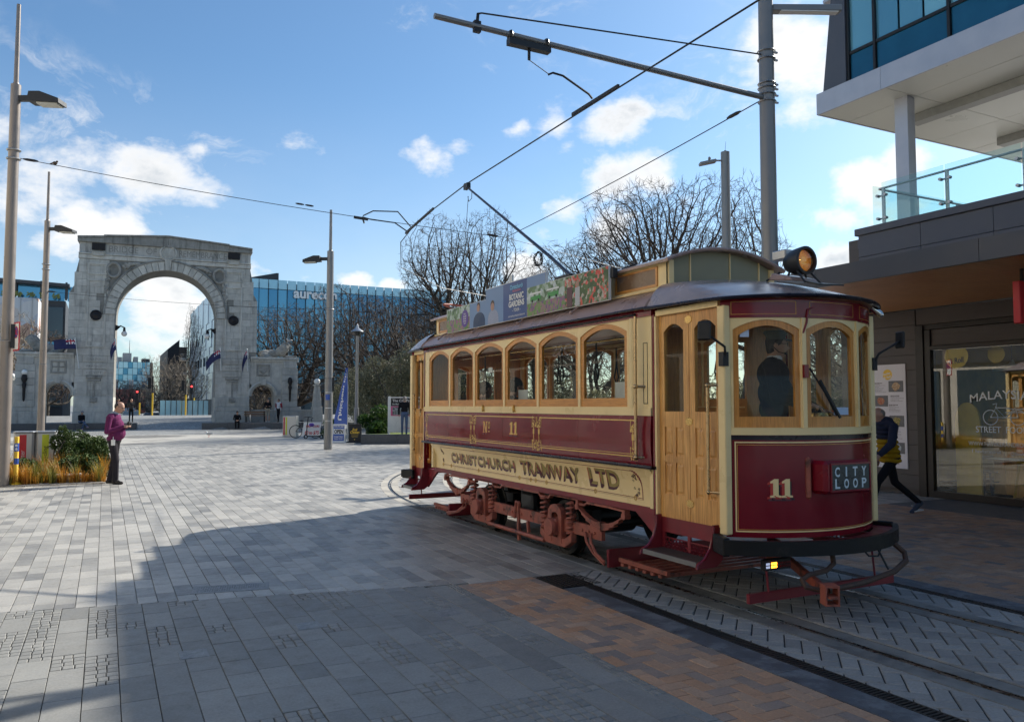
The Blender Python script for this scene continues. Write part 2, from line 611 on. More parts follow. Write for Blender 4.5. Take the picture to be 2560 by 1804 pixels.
M['white'] = mat('white_paint', (0.75, 0.75, 0.73), 0.5, 0, 0.05)
M['brass'] = mat('brass', (0.60, 0.40, 0.15), 0.25, 1.0, 0.15)
M['cable'] = mat('wire_cable', (0.03, 0.03, 0.032), 0.5, 0.5, 0.2)
M['globe'] = mat('milk_glass_globe', (0.85, 0.84, 0.80), 0.25, 0, 0.03)
M['glass'] = glass_mat('clear_glass', (0.88, 0.93, 0.92), 1.0)
M['red'] = mat('sign_red', (0.55, 0.02, 0.03), 0.4)
M['yellow'] = mat('sign_yellow', (0.80, 0.50, 0.03), 0.45, 0, 0.06)
M['blue'] = mat('sign_blue', (0.03, 0.09, 0.38), 0.4, 0, 0.06)
# ------------------------------------------------------------------ ground
def paver_mat(name, c0, c1, kind, rough=0.62, warm=None):
 """kind 'obj' : random per object, 'isl' : random per island"""
 m = bpy.data.materials.new(name)
 m.use_nodes = True
 t = NT(m.node_tree)
 b = t.n['Principled BSDF']
 if kind == 'obj':
  rnd = t.node('ShaderNodeObjectInfo').outputs['Random']
 else:
  rnd = t.node('ShaderNodeNewGeometry').outputs['Random Per Island']
 geo = t.node('ShaderNodeNewGeometry')
 P = geo.outputs['Position']
 n = t.noise(P, 1.1, 7, 0.62)
 nf = t.noise(P, 55, 4, 0.7)
 ns = t.noise(P, 7, 8, 0.7)
 c = t.ramp(rnd, [(0.0, c0), (0.45, tuple((a + d) / 2 for a, d in zip(c0, c1))), (1.0, c1)])
 if warm is not None:
  c = t.ramp(rnd, [(0.0, c0), (0.3, c1), (0.62, warm[0]), (0.85, warm[1]), (1.0, c0)])
 c = t.mix(t.maprange(n.outputs['Fac'], 0.35, 0.7, 0.0, 0.30), c, tuple(x * 1.35 for x in c1))
 c = t.mix(t.maprange(ns.outputs['Fac'], 0.56, 0.72, 0.0, 0.35), c, tuple(x * 0.55 for x in c0))
 k = t.maprange(nf.outputs['Fac'], 0.3, 0.7, 0.84, 1.14, False)
 c = t.mix(1.0, c, _grey(t, k), 'MULTIPLY')
 vg = t.node('ShaderNodeTexVoronoi')
 vg.inputs['Scale'].default_value = 2.6
 t.l.new(P, vg.inputs['Vector'])
 gum = t.math('MULTIPLY', t.math('LESS_THAN', vg.outputs['Distance'], 0.055), 0.38)
 c = t.mix(gum, c, (0.06, 0.06, 0.058))
 nd_ = t.noise(P, 0.32, 8, 0.7, 0.4)
 c = t.mix(t.maprange(nd_.outputs['Fac'], 0.50, 0.70, 0.0, 0.34), c, tuple(x * 0.5 for x in c0))
 t.l.new(c, b.inputs['Base Color'])
 r = t.maprange(ns.outputs['Fac'], 0.35, 0.7, rough - 0.12, rough + 0.16, False)
 t.l.new(r, b.inputs['Roughness'])
 bp = t.node('ShaderNodeBump')
 bp.inputs['Strength'].default_value = 0.25
 bp.inputs['Distance'].default_value = 0.004
 t.l.new(nf.outputs['Fac'], bp.inputs['Height'])
 t.l.new(bp.outputs[0], b.inputs['Normal'])
 return m
def far_paving_mat():
 """the plaza beyond the pieces that can be picked apart: fine courses as material"""
 m = bpy.data.materials.new('far_plaza_paving')
 m.use_nodes = True
 t = NT(m.node_tree)
 b = t.n['Principled BSDF']
 geo = t.node('ShaderNodeNewGeometry')
 P = geo.outputs['Position']
 mp = t.node('ShaderNodeMapping')
 mp.inputs['Rotation'].default_value = (0, 0, R(90))
 t.l.new(P, mp.inputs['Vector'])
 br = t.node('ShaderNodeTexBrick')
 t.l.new(mp.outputs[0], br.inputs['Vector'])
 br.inputs['Color1'].default_value = (0.20, 0.2, 0.19, 1)
 br.inputs['Color2'].default_value = (0.31, 0.315, 0.305, 1)
 br.inputs['Mortar'].default_value = (0.16, 0.16, 0.155, 1)
 br.inputs['Scale'].default_value = 1.0
 br.inputs['Brick Width'].default_value = 0.4
 br.inputs['Row Height'].default_value = 0.165
 br.inputs['Mortar Size'].default_value = 0.007
 n = t.noise(P, 0.35, 6, 0.6)
 k = t.maprange(n.outputs['Fac'], 0.3, 0.7, 0.82, 1.12, False)
 c = t.mix(1.0, br.outputs['Color'], _grey(t, k), 'MULTIPLY')
 t.l.new(c, b.inputs['Base Color'])
 b.inputs['Roughness'].default_value = 0.6
 return m
M['joint'] = mat('sand_joint', (0.045, 0.042, 0.038), 0.95, 0, 0.35, 9)
M['joint_light'] = mat('pale_mortar_joint', (0.40, 0.385, 0.35), 0.95, 0, 0.2, 2.5, col2=(0.13, 0.13, 0.125), fac2=(0.50, 0.62), scale2=0.16)
M['joint_dark'] = mat('dark_joint', (0.035, 0.036, 0.038), 0.95, 0, 0.4, 20)
M['slabA'] = paver_mat('basalt_slab', (0.175, 0.175, 0.165), (0.25, 0.248, 0.232), 'obj')
M['slabA_i'] = paver_mat('basalt_slab_mass', (0.175, 0.175, 0.165), (0.25, 0.248, 0.232), 'isl')
M['slabB'] = paver_mat('plaza_paver', (0.175, 0.172, 0.163), (0.40, 0.385, 0.35), 'obj', 0.48)
M['slabB_i'] = paver_mat('plaza_paver_mass', (0.175, 0.172, 0.163), (0.40, 0.385, 0.35), 'isl', 0.48)
WARM = ((0.42, 0.225, 0.125), (0.52, 0.33, 0.215))
M['brick'] = paver_mat('buff_brick', (0.17, 0.155, 0.15), (0.40, 0.26, 0.175), 'obj', 0.66, WARM)
M['brick_i'] = paver_mat('buff_brick_mass', (0.17, 0.155, 0.15), (0.40, 0.26, 0.175), 'isl', 0.66, WARM)
M['block'] = paver_mat('grey_track_block', (0.21, 0.21, 0.205), (0.30, 0.298, 0.285), 'obj', 0.8)
M['block_i'] = paver_mat('grey_track_block_mass', (0.21, 0.21, 0.205), (0.30, 0.298, 0.285), 'isl', 0.8)
M['conc'] = mat('track_concrete', (0.20, 0.20, 0.19), 0.75, 0, 0.2, 4, 0.2, 60, col2=(0.11, 0.11, 0.11), scale2=1.6)
M['conc_pale'] = mat('pale_concrete_strip', (0.42, 0.395, 0.34), 0.8, 0, 0.12, 4, 0.2, 60, col2=(0.27, 0.26, 0.24), scale2=2)
M['kerbstone'] = mat('dark_kerbstone', (0.075, 0.085, 0.10), 0.6, 0, 0.3, 12, 0.4, 50, col2=(0.15, 0.165, 0.18), scale2=5)
M['rail'] = mat('polished_rail', (0.26, 0.25, 0.24), 0.30, 1.0, 0.3, 14)
M['iron'] = mat('cast_iron', (0.045, 0.042, 0.04), 0.55, 0.6, 0.3, 20, 0.3, 90)
M['plate'] = mat('engraved_metal_plate', (0.22, 0.225, 0.225), 0.5, 0.25, 0.4, 25, 0.5, 130)
M['asphalt'] = mat('asphalt', (0.055, 0.055, 0.057), 0.9, 0, 0.25, 3, 0.3, 120)
PLAT = 0.45     # level of the bridge approach above the plaza
BENCH_Y = lambda x: 62.6 - 0.345 * (x - 2.0) if x > 2 else 62.6 - 0.12 * (x - 2.0)
def terrain(x, y):
 yb = BENCH_Y(x)
 if y <= yb:
  return 0.0
 if 1.6 < x < 6.6:
  k = min(1.0, (y - yb) / 4.0)
 else:
  k = 1.0 if y > yb + 0.35 else 0.0
 z = PLAT * k
 if y > 66:
  z += 0.32 * min(1, (y - 66) / 14.0)
 if y > 82:
  k = min(1, (y - 82) / 24.0)
  z -= (3 * k * k - 2 * k ** 3) * 1.4
 return z
g = MB()
xs = [-900, -400, -160, -60, -30, -15, -8, -4, 0, 1.5, 1.7, 3, 5, 6.5, 6.7, 9, 12, 16, 22, 30, 60, 160, 400, 900]
ys = [-300, -60, -20, 0, 20, 40, 50, 54] + [55 + 0.35 * i for i in range(36)] + [68, 70, 74, 78, 80, 82, 86, 90, 96, 102, 106, 110, 130, 200, 500, 1200, 2400]
vs, fs = [], []
for y in ys:
 for x in xs:
  vs.append((x, y, terrain(x, y) - 0.016 if y < 54 else terrain(x, y)))
nx = len(xs)
for j in range(len(ys) - 1):
 for i in range(nx - 1):
  fs.append((j * nx + i, j * nx + i + 1, (j + 1) * nx + i + 1, (j + 1) * nx + i))
g.add(vs, fs)
ground = structure('ground', g, far_paving_mat())
rng = random.Random(11)
def paver_verts(poly, z0=-0.012, z1=0.0, ch=0.004):
 """one paver from a convex outline (counter-clockwise): chamfered top, no underside"""
 cx = sum(p[0] for p in poly) / len(poly)
 cy = sum(p[1] for p in poly) / len(poly)
 k = len(poly)
 inn = []
 for p in poly:
  dx, dy = cx - p[0], cy - p[1]
  L = math.hypot(dx, dy) or 1
  inn.append((p[0] + dx / L * ch * 1.4, p[1] + dy / L * ch * 1.4))
 vs = [(p[0], p[1], z0) for p in poly] + [(p[0], p[1], z1 - ch) for p in poly] + [(p[0], p[1], z1) for p in inn]
 fs = []
 for a in range(2):
  for i in range(k):
   j = (i + 1) % k
   fs.append((a * k + i, a * k + j, (a + 1) * k + j, (a + 1) * k + i))
 fs.append(tuple(2 * k + i for i in range(k)))
 return vs, fs
def clip_poly(poly, box):
 x0, x1, y0, y1 = box
 def cut(ps, f, inter):
  out = []
  for i in range(len(ps)):
   a, b = ps[i - 1], ps[i]
   fa, fb = f(a), f(b)
   if fa >= 0:
    if fb >= 0:
     out.append(b)
    else:
     out.append(inter(a, b, fa, fb))
   elif fb >= 0:
    out.append(inter(a, b, fa, fb))
    out.append(b)
  return out
 it = lambda a, b, fa, fb: (a[0] + (b[0] - a[0]) * fa / (fa - fb), a[1] + (b[1] - a[1]) * fa / (fa - fb))
 for f in (lambda p: p[0] - x0, lambda p: x1 - p[0], lambda p: p[1] - y0, lambda p: y1 - p[1]):
  poly = cut(poly, f, it)
  if len(poly) < 3:
   return []
 return poly
YAW = R(27.1625)
def view_size(x, y):
 """rough size on the photograph of a piece lying here (0 when outside the picture)"""
 d = x * math.sin(YAW) + y * math.cos(YAW)
 if d < 3.2:
  return 0.0
 l = x * math.cos(YAW) - y * math.sin(YAW)
 if abs(l / d) > 0.67:
  return 0.0
 return 1.0 / d ** 2
def lay(polys, name, parent, m_obj, m_isl, jitter=0.0015, limit=300, ch=0.004):
 """polys: list of outlines. The `limit` that show largest become objects, the rest one mesh"""
 polys = [p for p in polys if len(p) >= 3]
 sc = []
 for p in polys:
  cx = sum(q[0] for q in p) / len(p)
  cy = sum(q[1] for q in p) / len(p)
  sc.append(view_size(cx, cy))
 order = sorted(range(len(polys)), key=lambda i: -sc[i])
 single = [i for i in order[:limit] if sc[i] > 0]
 ss = set(single)
 rest = [i for i in order if i not in ss]
 for i in single:
  p = polys[i]
  cx = sum(q[0] for q in p) / len(p)
  cy = sum(q[1] for q in p) / len(p)
  vs, fs = paver_verts([(q[0] - cx, q[1] - cy) for q in p], -0.0125, 0.0, ch)
  me = bpy.data.meshes.new(name)
  me.from_pydata(vs, [], fs)
  me.materials.append(m_obj)
  o = bpy.data.objects.new(name, me)
  COL.objects.link(o)
  o.parent = parent
  o.location = (cx, cy, rng.uniform(-jitter, jitter))
  o.rotation_euler = (rng.uniform(-.004, .004), rng.uniform(-.004, .004), 0)
 if rest:
  mb = MB()
  for i in rest:
   dz = rng.uniform(-jitter, jitter)
   vs, fs = paver_verts(polys[i], -0.0125, dz, ch)
   mb.add(vs, fs)
  o = link(name + '_field', mesh_of(name + '_field', mb, m_isl, recalc=False), parent)
  o['kind'] = 'stuff'
def rect(x0, x1, y0, y1):
 return [(x0, y0), (x1, y0), (x1, y1), (x0, y1)]
def sheet(name, outline, z, m):
 mb = MB()
 mb.add([(x, y, z) for x, y in outline], [tuple(range(len(outline)))])
 return structure(name, mb, m)
TC = 5.605
GA = 0.69
TRK_Y0, TRK_R = 12.6, 12.6
def track_path(off, y_start=-6.0, step=0.35):
 pts = []
 y = y_start
 while y < TRK_Y0 - 0.01:
  pts.append((TC + off, y))
  y += 1.0
 cx = TC + TRK_R
 n = 40
 for i in range(n + 1):
  a = (PI / 2) * i / n
  r = TRK_R - off
  pts.append((cx - r * math.cos(a), TRK_Y0 + r * math.sin(a)))
 pts.append((cx + 25, TRK_Y0 + TRK_R - off))
 return pts
def track_dist(x, y):
 """distance from the centre line"""
 cx = TC + TRK_R
 if y <= TRK_Y0:
  return abs(x - TC)
 if x < cx:
  return abs(math.hypot(x - cx, y - TRK_Y0) - TRK_R)
 return abs(y - (TRK_Y0 + TRK_R))
ZB = lambda x: 7.88 - 0.20 * x        # seam between the near slabs and the plaza courses
near_base = sheet('slab_paving', [(-9, -6), (3.10, -6), (3.10, ZB(3.1)), (-9, ZB(-9))], -0.0112, M['joint_dark'])
slabs, setts = [], []
x = -5.0
W = 0.205
while x < 3.08:
 x1 = min(x + W, 3.10)
 y = 1.2 + rng.uniform(0, .4)
 while y < 10:
  L = rng.choice([.3, .42, .42, .46, .62])
  top = min(ZB(x + W / 2), y + L)
  if top - y < 0.06:
   break
  if rng.random() < 0.30:
   L = rng.choice([.23, .34, .45])
   top = min(ZB(x + W / 2), y + L)
   n = max(1, round((top - y) / .088))
   h = (top - y) / n
   for j in range(n):
    k = 3
    cuts = [x + (x1 - x) * (q / k + (rng.uniform(-.05, .05) if 0 < q < k else 0)) for q in range(k + 1)]
    for q in range(k):
     e = rng.uniform(.002, .0035)
     setts.append(rect(cuts[q] + e, cuts[q + 1] - e, y + j * h + e, y + (j + 1) * h - e))
  else:
   slabs.append(rect(x + .0022, x1 - .0022, y + .0022, top - .0022))
  y = top
  if top >= ZB(x + W / 2) - 0.001:
   break
 x = x1
lay(slabs, 'paving_slab', near_base, M['slabA'], M['slabA_i'], 0.0012, ch=0.0032)
lay(setts, 'sett', near_base, M['slabA'], M['slabA_i'], 0.0015, ch=0.005)
plaza = sheet('plaza_paving', [(-40, ZB(-9)), (-9, ZB(-9)), (3.1, ZB(3.1)), (3.1, 7.2), (7.3, 7.2), (7.3, 9.6), (30, 9.6), (30, 52), (-40, 52)], -0.0105, M['joint_light'])
pav = []
W = 0.163
x = -16.0
while x < 22:
 y = min(ZB(x + W / 2), 9.6) if x < 3.1 else (7.2 if x < 7.25 else 9.6)
 y0 = y
 off = rng.uniform(0, .3)
 first = True
 while y < 37:
  L = rng.uniform(.33, .44)
  if first:
   L = .12 + off
   first = False
  cx, cy = x + W / 2, y + L / 2
  d = cx * math.sin(YAW) + cy * math.cos(YAW)
  l = cx * math.cos(YAW) - cy * math.sin(YAW)
  ok = abs(l / max(d, .1)) < 0.72 and d > 5
  if ok:
   td = abs(track_dist(cx, cy) - GA)
   if td < 0.13 and y > 6:
    ok = False
   if cx < 0.12 and cx > -4.2 and 20.25 < cy < 25.4:
    ok = False
  if ok:
   e = 0.006 if x < 1.5 else 0.0035
   pav.append(rect(x + e / 2, x + W - e / 2, y + .002, y + L - .002))
  y += L
 x += W
lay(pav, 'plaza_paver', plaza, M['slabB'], M['slabB_i'], 0.0008, ch=0.003)
def herringbone(box, a=0.105, rot=0.0, gap=0.0055):
 x0, x1, y0, y1 = box
 out = []
 cx, cy = (x0 + x1) / 2, (y0 + y1) / 2
 rad = math.hypot(x1 - x0, y1 - y0) / 2 + 4 * a
 n = int(rad / a) + 4
 c, s = math.cos(rot), math.sin(rot)
 for i in range(-n, n):
  for j in range(-n // 2 - 2, n // 2 + 2):
   ox = i * a + j * 2 * a
   oy = i * a - j * 2 * a
   for (w_, h_, dx, dy) in ((2 * a, a, 0, 0), (a, 2 * a, 2 * a, -a)):
    q = rect(ox + dx + gap / 2, ox + dx + w_ - gap / 2, oy + dy + gap / 2, oy + dy + h_ - gap / 2)
    q = [(cx + p[0] * c - p[1] * s, cy + p[0] * s + p[1] * c) for p in q]
    q = clip_poly(q, box)
    if len(q) >= 3:
     ar = 0
     for t_ in range(len(q)):
      ar += q[t_ - 1][0] * q[t_][1] - q[t_][0] * q[t_ - 1][1]
     if abs(ar) / 2 > 0.0012:
      out.append(q)
 return out
band = sheet('brick_paving', rect(3.10, 3.93, -6, 7.2), -0.0108, M['joint'])
lay(herringbone((3.105, 3.925, 1.6, 7.195), 0.104), 'brick', band, M['brick'], M['brick_i'], 0.001, ch=0.003)
band2 = sheet('brick_pavement', rect(7.25, 12.4, -6, 9.6), -0.0108, M['joint'])
lay(herringbone((7.255, 12.395, 2.2, 9.595), 0.104), 'brick', band2, M['brick'], M['brick_i'], 0.001, ch=0.003)
bed = sheet('track_bed', rect(4.02, 7.05, -6, 7.2), -0.0115, M['joint_dark'])
blk = []
for box in ((4.30, 4.72, .9, 7.19), (5.145, 6.10, .9, 7.19), (6.48, 6.86, .9, 7.19)):
 blk += herringbone(box, 0.118, R(45), 0.010)
lay(blk, 'track_block', bed, M['block'], M['block_i'], 0.0015, ch=0.006)
fp = sheet('footpath', rect(12.4, 14.2, -6, 9.6), -0.004, mat('dark_footpath', (0.10, 0.105, 0.11), 0.6, 0, 0.2, 5, 0.2, 60))
def sweep(mb, pa, pb, z0, z1, mi=0):
 A0 = [(p[0], p[1], z0) for p in pa]
 B0 = [(p[0], p[1], z0) for p in pb]
 A1 = [(p[0], p[1], z1) for p in pa]
 B1 = [(p[0], p[1], z1) for p in pb]
 mb.strip(A1, B1, mi)
 mb.strip(A0, A1, mi)
 mb.strip(B0, B1, mi)
def near_far(off, w0, w1):
 return track_path(off + w0), track_path(off + w1)
for side in (-1, 1):
 o = side * GA
 for (a, b) in ((-0.19, -0.032), (0.034, 0.185)):
  mb = MB()
  pa, pb = near_far(o, a, b)
  cut = next(i for i, p in enumerate(pa) if p[1] > 13.5)
  sweep(mb, pa[:cut + 1], pb[:cut + 1], -0.03, 0.0025)
  sweep(mb, pa[cut:], pb[cut:], -0.03, 0.0025, 1)
  structure('track_haunch', mb, [M['conc'], M['conc_pale']])
 mb = MB()
 pa, pb = near_far(o, -0.032, -0.002)
 sweep(mb, pa, pb, -0.03, 0.006)
 pa, pb = near_far(o, 0.026, 0.034)
 sweep(mb, pa, pb, -0.03, 0.004)
 pa, pb = near_far(o, -0.002, 0.026)
 sweep(mb, pa, pb, -0.035, -0.028, 1)
 tag(link('tram_rail', mesh_of('tram_rail', mb, [M['rail'], M['black']])),
  'polished grooved steel tram rail %s' % ('beside the buff brick band' if side < 0 else 'on the shop side of the track'), 'rail', 'tram rails')
for (a, b, c, d, lbl) in ((3.93, 4.165, 4.165, 4.30, 'slotted iron drain between the buff brick band and the grey track blocks'),
                          (6.98, 7.25, 6.86, 6.98, 'slotted iron drain between track blocks and the shop-side brick pavement')):
 mb = MB()
 y = -2.0
 while y < 6.6 + (0 if a < 5 else .55):
  y1 = min(y + rng.uniform(.85, 1.1), 6.6 if a < 5 else 7.19)
  mb.box(a + .004, b - .002, y + .003, y1 - .003, -0.012, 0.001)
  y = y1
 structure('kerb_strip', mb, M['kerbstone'])
 t = thing('slot_drain', lbl, 'drain', ((c + d) / 2, 3.5, -0.01), 0, 'slot drains along the tram track')
 fr = MB()
 yend = 6.62 if a < 5 else 7.15
 fr.box(c + .004, c + .016, 0, yend, -0.02, 0.002)
 fr.box(d - .016, d - .004, 0, yend, -0.02, 0.002)
 fr.box(c + .016, d - .016, 0, yend, -0.03, -0.024, 1)
 part('frame', fr, [M['iron'], M['black']], t)
 bars = MB()
 y = 0.01
 while y < yend:
  bars.box(c + .016, d - .016, y, y + .016, -0.012, 0.0015)
  y += .032
 o_ = part('grate_bars', bars, M['iron'], t, recalc=False, kind='stuff')
t = thing('drain_grate', 'dark square cast-iron grate at the corner of the buff brick band', 'grate', (4.17, 6.9, 0))
mb = MB()
mb.box(3.95, 4.40, 6.64, 7.16, -0.012, -0.006, 1)
for i in range(10):
 xx = 3.955 + i * .0485
 mb.box(xx, xx + .012, 6.645, 7.155, -0.006, 0.003)
for i in range(12):
 yy = 6.645 + i * .0455
 mb.box(3.955, 4.40, yy, yy + .010, -0.006, 0.0024)
part('grid', mb, [M['iron'], M['black']], t)
mb = MB()
pl_o = [(0.74, 7.98), (1.43, 7.86), (1.49, 8.16), (0.80, 8.30)]
vs, fs = paver_verts(pl_o, -0.012, 0.0035, 0.004)
mb.add(vs, fs)
t = thing('memorial_plaque', 'long engraved metal plaque with lines of raised writing set in the paving', 'plaque', (1.1, 8.1, 0))
part('plate', mb, M['plate'], t)
for k in range(5):
 tm = MB()
 u = Vector((0.69, -0.12, 0)).normalized()
 v = Vector((0.06, 0.30, 0)).normalized()
 o0 = Vector((0.80, 8.0, 0.0045)) + v * (0.215 - k * .046)
 rr = random.Random(k)
 for q in range(26 if k < 4 else 14):
  if rr.random() < .16:
   continue
  a = o0 + u * (q * .0215)
  wd = u * rr.uniform(.008, .015)
  hh = v * rr.uniform(.014, .024)
  tm.quad(a, a + wd, a + wd + hh, a + hh)
 part('lettering', tm, M['dark'], t)
for (px, py, lb) in ((1.385, 6.34, 'small square engraved metal plate beside a cluster of setts'), (0.50, 5.98, 'small square metal plate among the near basalt slabs left of the others'),
                     (2.52, 6.20, 'small dull metal plate nearest the buff brick band')):
 mb = MB()
 vs, fs = paver_verts(rect(px, px + .195, py, py + .20), -0.012, 0.0035, 0.004)
 mb.add(vs, fs)
 solid('paving_plate', mb, M['plate'], lb, 'metal plate', 'engraved plates in the paving')
# ------------------------------------------------------------------ memorial arch
M['stone'] = stone_mat('weathered_limestone', (0.52, 0.505, 0.46), (0.13, 0.13, 0.125), (0.42, 0.26, 0.12), 0.55, 0.10, True)
M['stone_streak'] = stone_mat('rain_streaked_limestone', (0.46, 0.45, 0.42), (0.06, 0.06, 0.058), None, 0.95, 0.0, True)
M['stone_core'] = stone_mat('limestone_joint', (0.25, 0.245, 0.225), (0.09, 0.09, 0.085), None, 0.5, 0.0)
M['stone_dark'] = stone_mat('sooty_cap_stone', (0.27, 0.265, 0.245), (0.05, 0.05, 0.045), None, 0.8, 0.1, True)
M['bronze'] = mat('dark_bronze', (0.02, 0.018, 0.02), 0.5, 0.5, 0.3)
M['carve'] = stone_mat('carved_relief', (0.34, 0.33, 0.30), (0.05, 0.05, 0.045), (0.33, 0.22, 0.11), 0.75, 0.0)
AO = (4.1664, 63.8646, 0.0)
ARZ = -R(3.707)
arch = thing('memorial_arch', 'tall weathered stone memorial arch with small side arches and reclining lions', 'arch', AO, ARZ, local=True)
XC = -0.25
G0 = 0.40          # ground level at the arch
DEP = 3.2          # depth of the main block
OW, SPR = 3.45, 8.30
def apart(name, mb, m, parent=None, **kw):
 return part(name, mb, m, parent or arch, **kw)
def A(x):          # mirror-centred x
 return XC + x
for s in (-1, 1):
 mb = MB()
 xs_ = [3.45, 5.86]
 outer = [(5.85, 13.75), (5.85, 12.2), (6.05, 11.2), (6.12, 10.3), (6.42, 9.75), (6.42, 6.6), (6.5, 5.4)]
 poly = [(3.45, G0)] + [(5.95, G0), (5.95, 5.2)] + [(6.42, 5.3), (6.42, 9.75), (6.12, 10.3), (6.05, 11.2), (5.85, 12.2), (5.85, 12.2)] + [(3.45, 12.2)]
 poly = poly[:-2] + [(5.85, 12.2), (3.45, 12.2)]
 pp = []
 for p in poly:
  q = (A(s * p[0]), p[1])
  if not pp or pp[-1] != q:
   pp.append(q)
 mb.prism(pp, 'y', 0.04, DEP)
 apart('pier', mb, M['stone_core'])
 mb = MB()
 for (x0, x1, z0, z1, y0) in ((3.40, 5.98, G0, 1.25, -0.22), (3.43, 5.96, 1.25, 1.62, -0.14), (3.44, 5.95, 1.62, 2.35, -0.07)):
  xa, xb = sorted((A(s * x0), A(s * x1)))
  mb.box(xa, xb, y0, DEP + .1, z0, z1)
 apart('plinth', mb, M['stone'], bevel=0.03)
mb = MB()
arc = [(A(OW * math.cos(a)), SPR + OW * math.sin(a)) for a in [PI * i / 32 for i in range(33)]]
top = 12.75
front = [(p[0], 0.04, p[1]) for p in arc]
back = [(p[0], DEP, p[1]) for p in arc]
ft = [(p[0], 0.04, top) for p in arc]
bt = [(p[0], DEP, top) for p in arc]
mb.strip(front, ft)
mb.strip(back, bt)
mb.strip(front, back)
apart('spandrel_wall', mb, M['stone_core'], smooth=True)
mb = MB()
mb.prism([(A(-5.84), 12.2), (A(5.84), 12.2), (A(5.84), 13.2), (A(-5.84), 13.2)], 'y', 0.05, DEP - 0.01)
apart('attic', mb, M['stone_core'])
brng = random.Random(5)
blocks = []
def course_fill(x0f, x1f, z0, z1, h=0.46, y=0.0, keep=None):
 z = z0
 row = 0
 while z < z1 - 0.05:
  zz = min(z + h, z1)
  a, b = x0f(z), x1f(z)
  x = a
  first = True
  while x < b - 0.02:
   L = brng.uniform(.75, 1.15) * (0.5 if (first and row % 2) else 1)
   first = False
   xx = min(x + L, b)
   if b - xx < 0.25:
    xx = b
   if keep is None or keep((x + xx) / 2, (z + zz) / 2, x, xx, z, zz):
    blocks.append((x, xx, z, zz, y))
   x = xx
  z = zz
  row += 1
for s in (-1, 1):
 def lo(z, s=s):
  o = 6.42 if 5.5 < z < 9.6 else (6.12 if z < 11 and z > 9 else 5.85)
  return A(-o) if s < 0 else A(3.9)
 def hi(z, s=s):
  o = 6.42 if 5.5 < z < 9.6 else (6.12 if z < 11 and z > 9 else 5.85)
  return A(-3.9) if s < 0 else A(o)
 def keep_sp(cx, cz, x0, x1, z0, z1, s=s):
  for xx in (x0, x1):
   for zz in (z0, z1):
    if math.hypot(xx - XC, zz - SPR) < 4.12 and zz > SPR:
     return False
  return True
 course_fill(lambda z, s=s: A(-5.95) if s < 0 else A(3.45), lambda z, s=s: A(-3.45) if s < 0 else A(5.95), 2.35, 5.3, .49)
 course_fill(lambda z, s=s: lo(z) if s < 0 else A(3.45), lambda z, s=s: A(-3.45) if s < 0 else hi(z), 5.3, 8.3, .5)
 course_fill(lo, hi, 8.3, 12.25, .495, keep=keep_sp)
for (x0, x1, z0, z1, y) in blocks:
 bw, bh = x1 - x0 - .014, z1 - z0 - .014
 mb = MB()
 mb.box(x0 + .007, x1 - .007, y - 0.012, y + .06, z0 + .007, z1 - .007)
 apart('stone_block', mb, M['stone'])
NV = 27
for i in range(NV):
 a0 = PI * i / NV + 0.004
 a1 = PI * (i + 1) / NV - 0.004
 mb = MB()
 sub = 3
 key = (i == NV // 2)
 r0, r1 = OW - 0.0, 4.12 + (0.18 if key else 0)
 y0 = -0.10 - (0.08 if key else 0)
 inn = [(A(r0 * math.cos(a0 + (a1 - a0) * k / sub)), SPR + r0 * math.sin(a0 + (a1 - a0) * k / sub)) for k in range(sub + 1)]
 out = [(A(r1 * math.cos(a0 + (a1 - a0) * k / sub)), SPR + r1 * math.sin(a0 + (a1 - a0) * k / sub)) for k in range(sub + 1)]
 poly = inn + out[::-1]
 mb.prism(poly, 'y', y0, 0.45)
 apart('voussoir', mb, M['stone'], bevel=0.015)
mb = MB()
ring = [(A(4.16 * math.cos(PI * i / 40)), -0.10, SPR + 4.16 * math.sin(PI * i / 40)) for i in range(41)]
mb.tube(ring, 0.075, 6)
apart('archivolt_moulding', mb, M['stone_dark'], smooth=True)
